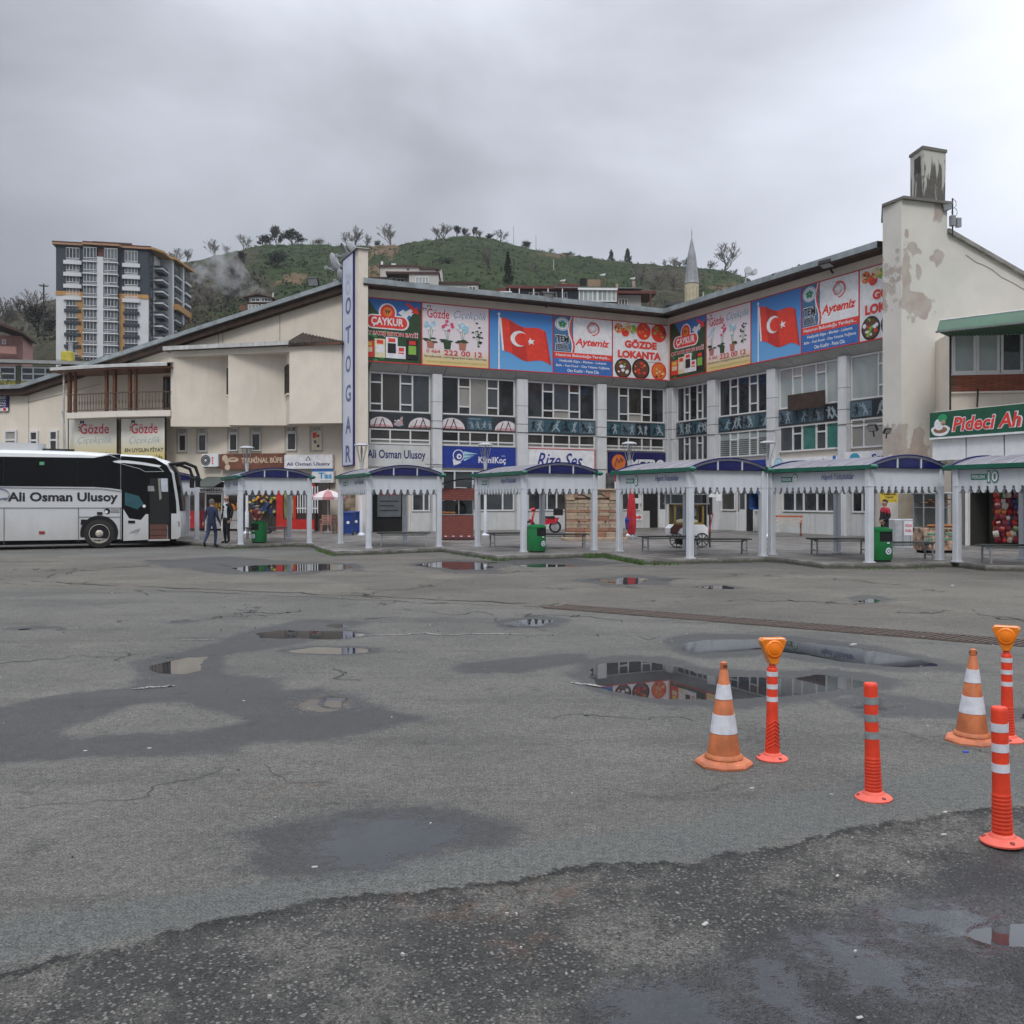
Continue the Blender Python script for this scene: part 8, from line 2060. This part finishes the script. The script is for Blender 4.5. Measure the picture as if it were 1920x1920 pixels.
blocks('stepped_house', 'white stepped house with brown roof edges behind the left wing', 130, [('wall', HW, 713, 787, 500, 620, 4), ('roof', RBRN, 710, 789, 496.5, 500, 3.75), ('wall', HW, 787, 828, 505, 620, 4), ('roof', RBRN, 786, 826, 502, 505, 3.8), ('wall', HW, 767, 822, 513, 620, 0), ('roof', RBRN, 723, 824, 509, 513, -.2),
      ('wall', mat('house_recess_shaded', (.42, .40, .37), .9), 727, 767, 513, 620, 2.2), ('wall', HW, 700, 735, 521, 620, 1.5), ('roof', RBRN, 690, 728, 519, 521.5, 1.3), ('parapet', mat('glass_parapet', (.16, .20, .24), .2), 732, 766, 529, 537, -.1), ('window', GLASS, 744, 758, 522, 534, 2.2), ('window', BLIND, 779, 804, 519, 534, 0), ('parapet', DKBR if False else mat('balcony_slate', (.05, .06, .075), .6), 778, 805, 531, 539, -.35),  # recess wall painted darker than the house white to stand for shade
      ('window', CURT, 733, 742, 520, 533, 2.2), ('wall', HW, 822, 897, 532, 640, 1), ('roof', RBRN, 822, 899, 528, 532.5, .75), ('window', GLASS, 840, 864, 538, 547, 1), ('window', GLASS, 878, 893, 537, 550, 1), ('vent', BLACK, 763, 767, 504, 506, 3.9), ('vent', BLACK, 817, 822, 505, 508, 3.9), ('tank', WHITE, 714, 718, 490, 496, 5), ('tank', WHITE, 734, 742, 494, 497, 5)], 700, (1, .03))
T, f = blocks('balcony_flats', 'blue grey flats with red roof edges and a glazed balcony behind the corner', 105, [('wall', HBL, 950, 1084, 543, 660, 1.8), ('roof', RRED, 948, 1085, 536, 541, .6), ('roof', RRED, 930, 950, 541, 547, -.2), ('roof', RRED, 1046, 1086, 532, 537, .5), ('balcony_frame', WHITE, 1084, 1158, 540, 543.5, -.5), ('wall', mat('balcony_slate', 0), 1084, 1157, 566, 660, -.2),
      ('window', BLIND, 1085, 1120, 543, 566, -.2), ('window', BLIND, 1120, 1156, 543, 566, -.2), ('wall', HW, 1158, 1202, 552, 660, 1.5), ('roof', RRED, 1157, 1231, 545, 550, .6), ('window', mat('door_brown_glass', (.10, .06, .04), .3), 1159, 1177, 560, 575, 1.5), ('roof', mat('flat_roof_grey', .2), 1040, 1205, 538.5, 540, .5), ('parapet', mat('balcony_slate', 0), 1158, 1222, 575, 640, -.3), ('post', RRED, 1219, 1221, 550, 578, -.4), ('post', RRED, 1157, 1159, 545, 578, -.4),
      ('chimney', mat('chimney_pink', (.34, .24, .21), .8), 1186, 1191, 527, 545, 2), ('chimney', mat('chimney_pink', 0), 1155, 1159, 532, 539, 2), ('tank', BLACK, 1088, 1100, 522, 535, 3), ('shed', mat('shed_wood', (.24, .17, .11), .8), 1102, 1126, 524, 537, 3), ('chimney', WOODM, 1130, 1133, 520, 537, 2.5), ('chimney', mat('chimney_pink', 0), 1053, 1064, 531, 537, 2.2)]
      + [('window', GLASS, a_, b_, 548, 560, 1.8) for a_, b_ in ((991, 999), (1001, 1011), (1026, 1034), (1036, 1044), (1057, 1064))] + [('post', WHITE, x, x + 1.5, 541, 566, -.4) for x in (955, 973, 1000, 1027, 1054)] + [('sail', WHITE, 937, 960, 546, 548, -1.0)], 940, (1, .05))
T, f = blocks('brick_house', 'brick gabled house with a white window band on the hillside, smoke above it', 165, [('wall', mat('house_brick', (.17, .085, .055), .85), 463, 514, 557, 660, 0), ('wall', mat('house_brick', 0), 449, 463, 572, 660, 1), ('band', HW, 467, 510, 557, 567, -.3), ('window', GLASS, 471, 488, 559, 566, -.35), ('window', GLASS, 490, 508, 559, 566, -.35), ('window', BLIND, 465, 486, 571, 581, 0), ('window', CURT, 489, 512, 571, 581, 0), ('chimney', HW, 510, 513, 549, 558, 2)], 463, (1, .02))
MB().prism([(f.s(458), f.z(458, 560)), (f.s(459), f.z(459, 558)), (f.s(487), f.z(487, 551)), (f.s(516), f.z(516, 560)), (f.s(516), f.z(516, 562)), (f.s(487), f.z(487, 554))][::-1], -1, 8).build('roof', RBRN, T)
MB().prism([(f.s(466), f.z(466, 558)), (f.s(487), f.z(487, 553)), (f.s(511), f.z(511, 559))][::-1], 0, 7).build('gable', mat('house_brick', 0), T)
blocks('hillside_house', 'dark low house left of the minaret', 125, [('wall', mat('house_dark_grey', (.10, .09, .085), .9), 1252, 1284, 572, 660, 0), ('roof', mat('roof_slate', (.06, .06, .065), .8), 1250, 1286, 566, 572, -.5), ('window', CURT, 1262, 1268, 575, 582, 0), ('window', CURT, 1273, 1279, 573, 580, 0)], 1255)  # dark grey wall colour, shared with the red roofed house
blocks('hillside_house', 'low house with a red roof right of the minaret', 135, [('wall', mat('house_dark_grey', 0), 1312, 1345, 562, 660, 0), ('roof', RRED, 1309, 1350, 557, 562, -.5), ('chimney', HW, 1318, 1320, 548, 558, 1)], 1315)
blocks('pink_house', 'pink house with a slanting roof at the left edge', 95, [('wall', mat('house_pink', (.40, .22, .20), .85), -60, 43, 628, 760, 0), ('balcony_front', mat('house_pink', 0), -60, 30, 648, 662, -1), ('window', GLASS, -20, -4, 636, 648, 0), ('window', CURT, 4, 12, 636, 646, 0)], 0, (1, .3))
f = Face((0 - CX) / F * 94, 94, 1, .3); MB().prism([(f.s(-70), f.z(-70, 585)), (f.s(-70), f.z(-70, 580)), (f.s(48), f.z(48, 625)), (f.s(48), f.z(48, 629))], -1.2, 6).build('roof', RBRN, bpy.data.objects['pink_house'], None, bpy.data.objects['pink_house'].matrix_world.inverted() @ f.M)
# long low building with the metal roof at the left
def market():
    f = Face((0 - CX) / F * 64, 64, 1, .12); s, z = f.s, f.z
    T = thing('market_hall', 'long low hall with a grey metal roof and green framed windows at the left', 'building', f.M)
    MB().box(s(-200), s(250), .3, 14, 0, z(50, 686)).build('wall', mat('market_dark', (.06, .065, .05), .9), T)
    MB().add([(s(-200), -1.2, z(0, 682)), (s(235), -1.2, z(230, 690)), (s(235), -1.2, z(230, 684)), (s(-200), -1.2, z(0, 676)), (s(235), 10, z(230, 648)), (s(-200), 10, z(0, 645))], [(0, 1, 2, 3), (3, 2, 4, 5)]).build('roof', mat('metal_roof_grey', (.26, .255, .245), .6, .2, var=.15, scale=.8, streak=.3), T)
    for k in range(9): x = s(-80 + 38 * k); MB().add([(x, -1.2, z(0, 676.5) - .004 * k), (x + .05, -1.2, z(0, 676.5)), (x + 1.2, 10, z(0, 645.5)), (x + 1.1, 10, z(0, 645.5))], [(0, 1, 2, 3)]).build('roof_seam', mat('seam_dark', (.12, .12, .115), .7), T)
    for a_, b_ in ((-60, 28), (38, 106), (112, 170)): window(f, s(a_), s(b_), z(20, 713), z(20, 687), [(2, [.5, .5])] * 3, GLASS, y=.2, fw=.09, parent=T, M=False)
    for x in (30, 108): MB().box(s(x), s(x + 7), .05, .3, 0, z(20, 684)).build('pillar', mat('pillar_olive', (.10, .11, .06), .8), T)
    MB().box(s(-60), s(170), .1, .3, z(20, 722), z(20, 714)).build('flower_panel', mat('flower_print', (.40, .34, .05), .7, var=.7, scale=3), T)
    MB().box(s(140), s(285), 12, 20, 0, z(200, 655)).build('rear_wall', HW, T); MB().add([(s(130), 11, z(130, 655)), (s(300), 11, z(130, 655)), (s(245), 15, z(200, 636)), (s(180), 15, z(200, 636)), (s(290), 22, z(130, 655)), (s(140), 22, z(130, 655))], [(0, 1, 2, 3), (1, 4, 2), (5, 0, 3)]).build('rear_roof', mat('rear_roof_brown', (.055, .042, .036), .9), T)
    T2 = thing('yellow_chimney', 'yellow chimney box with a shiny steel pipe on the metal roof', 'chimney', f.M @ Matrix.Translation((s(70), 6, z(70, 655))))
    h = z(70, 634) - z(70, 655); w = s(82) - s(60)
    MB().cbox(-w/2, w/2, -.4, .4, -.3, h, .03).build('box', mat('chimney_yellow', (.42, .36, .05), .7), T2); MB().lathe([(.15, h), (.15, h + .55), (.18, h + .56), (.18, h + .68), (.05, h + .7)], 14, (.18, 0, 0)).build('pipe', STEEL, T2); MB().bar((w/2, 0, h * .8), (w/2 + .45, 0, h * .75), .06).build('bracket', STEEL, T2)
market()
tr, br, tips, r = branch_tree(77, 6, .6, 5, .3, 3, .014)
p = at(10, 760, 58); p.z = 3
T = thing('leafy_tree', 'thin olive leaved tree in front of the metal roofed hall', 'tree', Matrix.Translation(p) @ Matrix.Scale(1.05, 4))
tr.build('trunk', BARK, T); br.build('branches', BARK, T); lm = MB()
for t_ in tips[::2]: leaves(lm, t_, .35, 5, .06, r)
lm.build('crown', leafm('olive', (.10, .10, .03)), T)
def minaret():
    p = at(1297, 580, 100); T = thing('minaret', 'slim minaret with a grey metal spire beyond the terminal roof', 'minaret', Matrix.Translation((p.x, p.y, 0)))
    Z = lambda py: CH + (HY - py) / F * 100
    MB().lathe([(.74, 5), (.74, Z(533))], 20).build('shaft', mat('minaret_stone', (.46, .40, .28), .85, var=.12, scale=1.5, bump=.3, bscale=6), T)
    MB().lathe([(.72, Z(533)), (.80, Z(532)), (.74, Z(527)), (.45, Z(480)), (.06, Z(447))], 14, smooth=False).build('spire', mat('lead_grey', (.25, .26, .27), .55, .2), T)
    MB().lathe([(.05, Z(448)), (.03, Z(440)), (.08, Z(438)), (.03, Z(436)), (.06, Z(434)), (.015, Z(431)), (.008, Z(424))], 8).build('finial', STEEL, T)
    for k in range(12): a_ = k * .5236; MB().box(-.02, .02, -.76, -.73, Z(572), Z(540)).build('flute', mat('flute_shade', (.30, .26, .18), .9), T, None, Matrix.Rotation(a_, 4, 'Z'))
minaret()
# poles on the hill
for px, yb_, yt_, lb, w in ((963, 463, 424, 'tall pole on the crest, the left one', .12), (1005, 473, 440, 'tall pole on the crest, the right one', .12), (1038, 512, 487, 'pale pole on the slope below the crest', .15), (880, 461, 453, 'white figure like post near the crest top', .2)):
    p = hill_at(px, yb_); tag(MB().tube([(0, 0, -.5), (0, 0, (yb_ - yt_) / F * p.y)], [w, w * .7], 6).build('pole', STEEL if px != 880 else WHITE, None, None, Matrix.Translation(p)), lb, 'pole')
p = at(82, 640, 140); T = thing('utility_pole', 'utility pole with a cross arm left of the tall flats', 'pole', Matrix.Translation(p))
h = 108 / F * 140; MB().tube([(0, 0, 0), (0, 0, h)], .12, 6).build('pole', IRON, T); MB().bar((-.6, 0, h - .3), (.6, 0, h - .35), .16).build('cross_arm', IRON, T); MB().box(-.75, -.35, -.1, .1, h - .25, h - .1).box(.4, .75, -.1, .1, h - .35, h - .2).build('insulator', STEEL, T)
p = hill_at(404, 503); T = thing('road_lamp', 'small lamp on a pole in the scrub by the smoke', 'street lamp', Matrix.Translation(p)); MB().tube([(0, 0, -8), (0, 0, .2)], .09, 5).build('pole', IRON, T); MB().box(-.9, .5, -.2, .2, .1, .4).build('lamp_head', WHITE, T)
# satellite dishes, aerials, birds
def dish(label, M, r, lnb=True):
    T = thing('satellite_dish', label, 'satellite dish', M, 'satellite dishes by the pylon')
    m = MB(); m.T = Matrix.Rotation(R(-90), 4, 'X')
    m.lathe([(.02, -.16 * r), (.5 * r, -.12 * r), (.85 * r, -.02), (r, .03), (r * .99, .05), (.84 * r, .0), (.5 * r, -.10 * r), (.02, -.14 * r)], 24); m.build('bowl', mat('dish_grey', (.22, .23, .24), .5), T)
    MB().tube([(0, -.02, -r), (0, r * 1.0, -.15)], .02, 5).tube([(r * .7, 0, -r * .6), (0, r * 1.0, -.15)], .012, 4).tube([(-r * .7, 0, -r * .6), (0, r * 1.0, -.15)], .012, 4).build('arm', STEEL, T)
    MB().cbox(-.07, .07, r - .05, r + .12, -.2, -.05, .02).build('receiver', GREYP, T)
    MB().tube([(0, -.12 * r, 0), (.05, -.3, -.3), (.05, -.3, -r - .5)], .03, 6).build('mount', STEEL, T)
for px, py, d, r, rz, tl, lb in ((629, 492, 47, .50, R(75), R(-12), 'largest grey dish left of the pylon, seen almost edge on'), (641, 518, 47, .38, R(70), R(-10), 'small dish low beside the pylon'), (646, 470, 46, .40, R(110), R(-20), 'dish at the left of the pylon top'), (661, 463, 45.6, .36, R(60), R(-25), 'dish right behind the pylon top')):
    dish(lb, Matrix.Translation(at(px, py, d)) @ Matrix.Rotation(rz, 4, 'Z') @ Matrix.Rotation(tl, 4, 'X'), r)
f = FR.off(0.6); p = f.at(f.s(1398), 0, f.z(1398, 541)); T = thing('drum_aerial', 'pole with two round drum aerials on the right wing roof', 'aerial', Matrix.Translation(p))
MB().tube([(0, 0, -.4), (0, 0, 1.0)], .035).tube([(.35, .2, -.3), (0, 0, .4)], .025).tube([(-.35, .2, -.3), (0, 0, .4)], .025).build('mast', STEEL, T)
for x, y, z_, r, a_ in ((.10, -.15, .88, .20, R(-20)), (.38, -.1, .82, .17, R(30))):
    m = MB(); m.T = Matrix.Translation((x, y, z_)) @ Matrix.Rotation(a_, 4, 'Z') @ Matrix.Rotation(R(90), 4, 'X'); m.lathe([(r * .9, -.12), (r, -.1), (r, .1), (r * .9, .12)], 18); m.build('drum', mat('drum_pale', (.48, .49, .5), .5), T)
MB().bar((0, 0, .6), (.38, -.05, .75), .03).build('arm', STEEL, T)
p = FT.at(FT.s(1777), -.1, FT.z(1777, 432)); T = thing('cell_aerial', 'grey aerial boxes with looping cables on the gable edge', 'aerial', Matrix.Translation(p) @ Matrix.Rotation(.2, 4, 'Z'))
MB().box(-.12, .22, -.06, .2, .75, 1.05).build('box', mat('aerial_grey', (.22, .24, .24), .5), T, None, Matrix.Rotation(R(-12), 4, 'Y')); MB().cbox(.02, .22, -.1, .1, .15, .55, .03).build('box', GREYP, T); MB().cbox(.28, .46, -.1, .1, .12, .48, .03).build('box', STEEL, T)
MB().tube([(.12, 0, -.2), (.12, 0, 1.2)], .03).build('mast', IRON, T)
for x, z_ in ((.22, 1.0), (.26, .68)): MB().tube([(x - .06 + .12 * math.sin(k * .55), 0, z_ + .16 * math.cos(k * .55) * (1 if k < 8 else .8)) for k in range(10)], .014, 5).build('cable', GREYP, T)
def bird(label, M, c, white=False):
    T = thing('bird', label, 'bird', M, 'birds on the roofs'); b_ = MB()
    b_.ellipsoid((0, 0, .16), (.15, .08, .085), 10, 6); b_.ellipsoid((.14, 0, .25), (.05, .045, .05), 8, 5); b_.tube([(.10, 0, .2), (.14, 0, .25)], .05, 6); b_.tube([(-.12, 0, .17), (-.28, 0, .12)], [.05, .02], 5)
    b_.build('body', c, T); MB().tube([(.18, 0, .25), (.23, 0, .24)], [.012, .004], 5).build('beak', FRUIT[1] if white else BLACK, T)
    for y in (-.03, .03): MB().tube([(0, y, .1), (0.01, y, 0)], .008, 4).build('leg', FRUIT[0], T)
PG = mat('pigeon_slate', (.03, .032, .04), .6); GU = mat('gull_white', (.55, .55, .55), .7)
f = FR.off(-1.1)
for px, py, q, rz in ((1456, 521, 'leftmost of three on the right wing roof', .4), (1486, 512, 'middle one of three on the right wing roof', 1.2), (1504, 507, 'rightmost of three on the right wing roof', 2.6)): bird('dark pigeon, ' + q, Matrix.Translation(f.at(f.s(px), 0, f.z(px, py))) @ Matrix.Rotation(rz, 4, 'Z'), PG)
for px, py, d, q in ((1131, 520, 107, 'on the brown chimney of the flats'), (1187, 527, 107, 'on the pink chimney of the flats'), (1056, 531, 107, 'on the low chimney above the red roof')): bird('white gull ' + q, Matrix.Translation(at(px, py, d)) @ Matrix.Rotation(.5, 4, 'Z') @ Matrix.Scale(1.6, 4), GU, True)
# smoke drifting from the brick house
sm = MB(); A, B = at(492, 553, 168), at(392, 486, 176)
n = 14; rs = []
for i in range(7):
    t_ = i / 6; c = A.lerp(B, t_) + Vector((0, 0, -1.2 * math.sin(t_ * 3.1))); r_ = .8 + 3.6 * t_
    rs.append([(c.x + r_ * math.cos(2*math.pi*j/n), c.y + r_ * .8 * math.sin(2*math.pi*j/n), c.z + r_ * .75 * math.cos(2*math.pi*j/n)) for j in range(n)])
sm.rings(rs, True, True)
SM = bpy.data.materials.new('smoke'); SM.use_nodes = True; q = SM.node_tree; q.nodes.clear()
ou, vo, tx, no, mr, tc2 = (q.nodes.new(t_) for t_ in ('ShaderNodeOutputMaterial', 'ShaderNodeVolumePrincipled', 'ShaderNodeMath', 'ShaderNodeTexNoise', 'ShaderNodeMapRange', 'ShaderNodeTexCoord'))
vo.inputs['Color'].default_value = (.8, .8, .82, 1); no.inputs['Scale'].default_value = .42; no.inputs['Detail'].default_value = 4
mr.inputs[1].default_value = .46; mr.inputs[2].default_value = .72; mr.inputs[4].default_value = .28
q.links.new(tc2.outputs['Object'], no.inputs['Vector']); q.links.new(no.outputs[0], mr.inputs[0]); q.links.new(mr.outputs[0], vo.inputs['Density']); q.links.new(vo.outputs[0], ou.inputs['Volume'])
tag(sm.build('smoke', SM), 'pale smoke drifting up from the brick house', None, None, 'stuff')
# ---------------------------------------------------------------- damp air between the yard and the hill
hz = MB().box(-700, 700, -210, 770, -12, 190)
HZ = bpy.data.materials.new('damp_air'); HZ.use_nodes = True; q = HZ.node_tree; q.nodes.clear()
vo = q.nodes.new('ShaderNodeVolumePrincipled'); ou = q.nodes.new('ShaderNodeOutputMaterial')
vo.inputs['Color'].default_value = (.86, .88, .92, 1); vo.inputs['Density'].default_value = .0002
q.links.new(vo.outputs[0], ou.inputs['Volume'])
tag(hz.build('haze', HZ), 'thin damp air over the whole place', None, None, 'stuff')
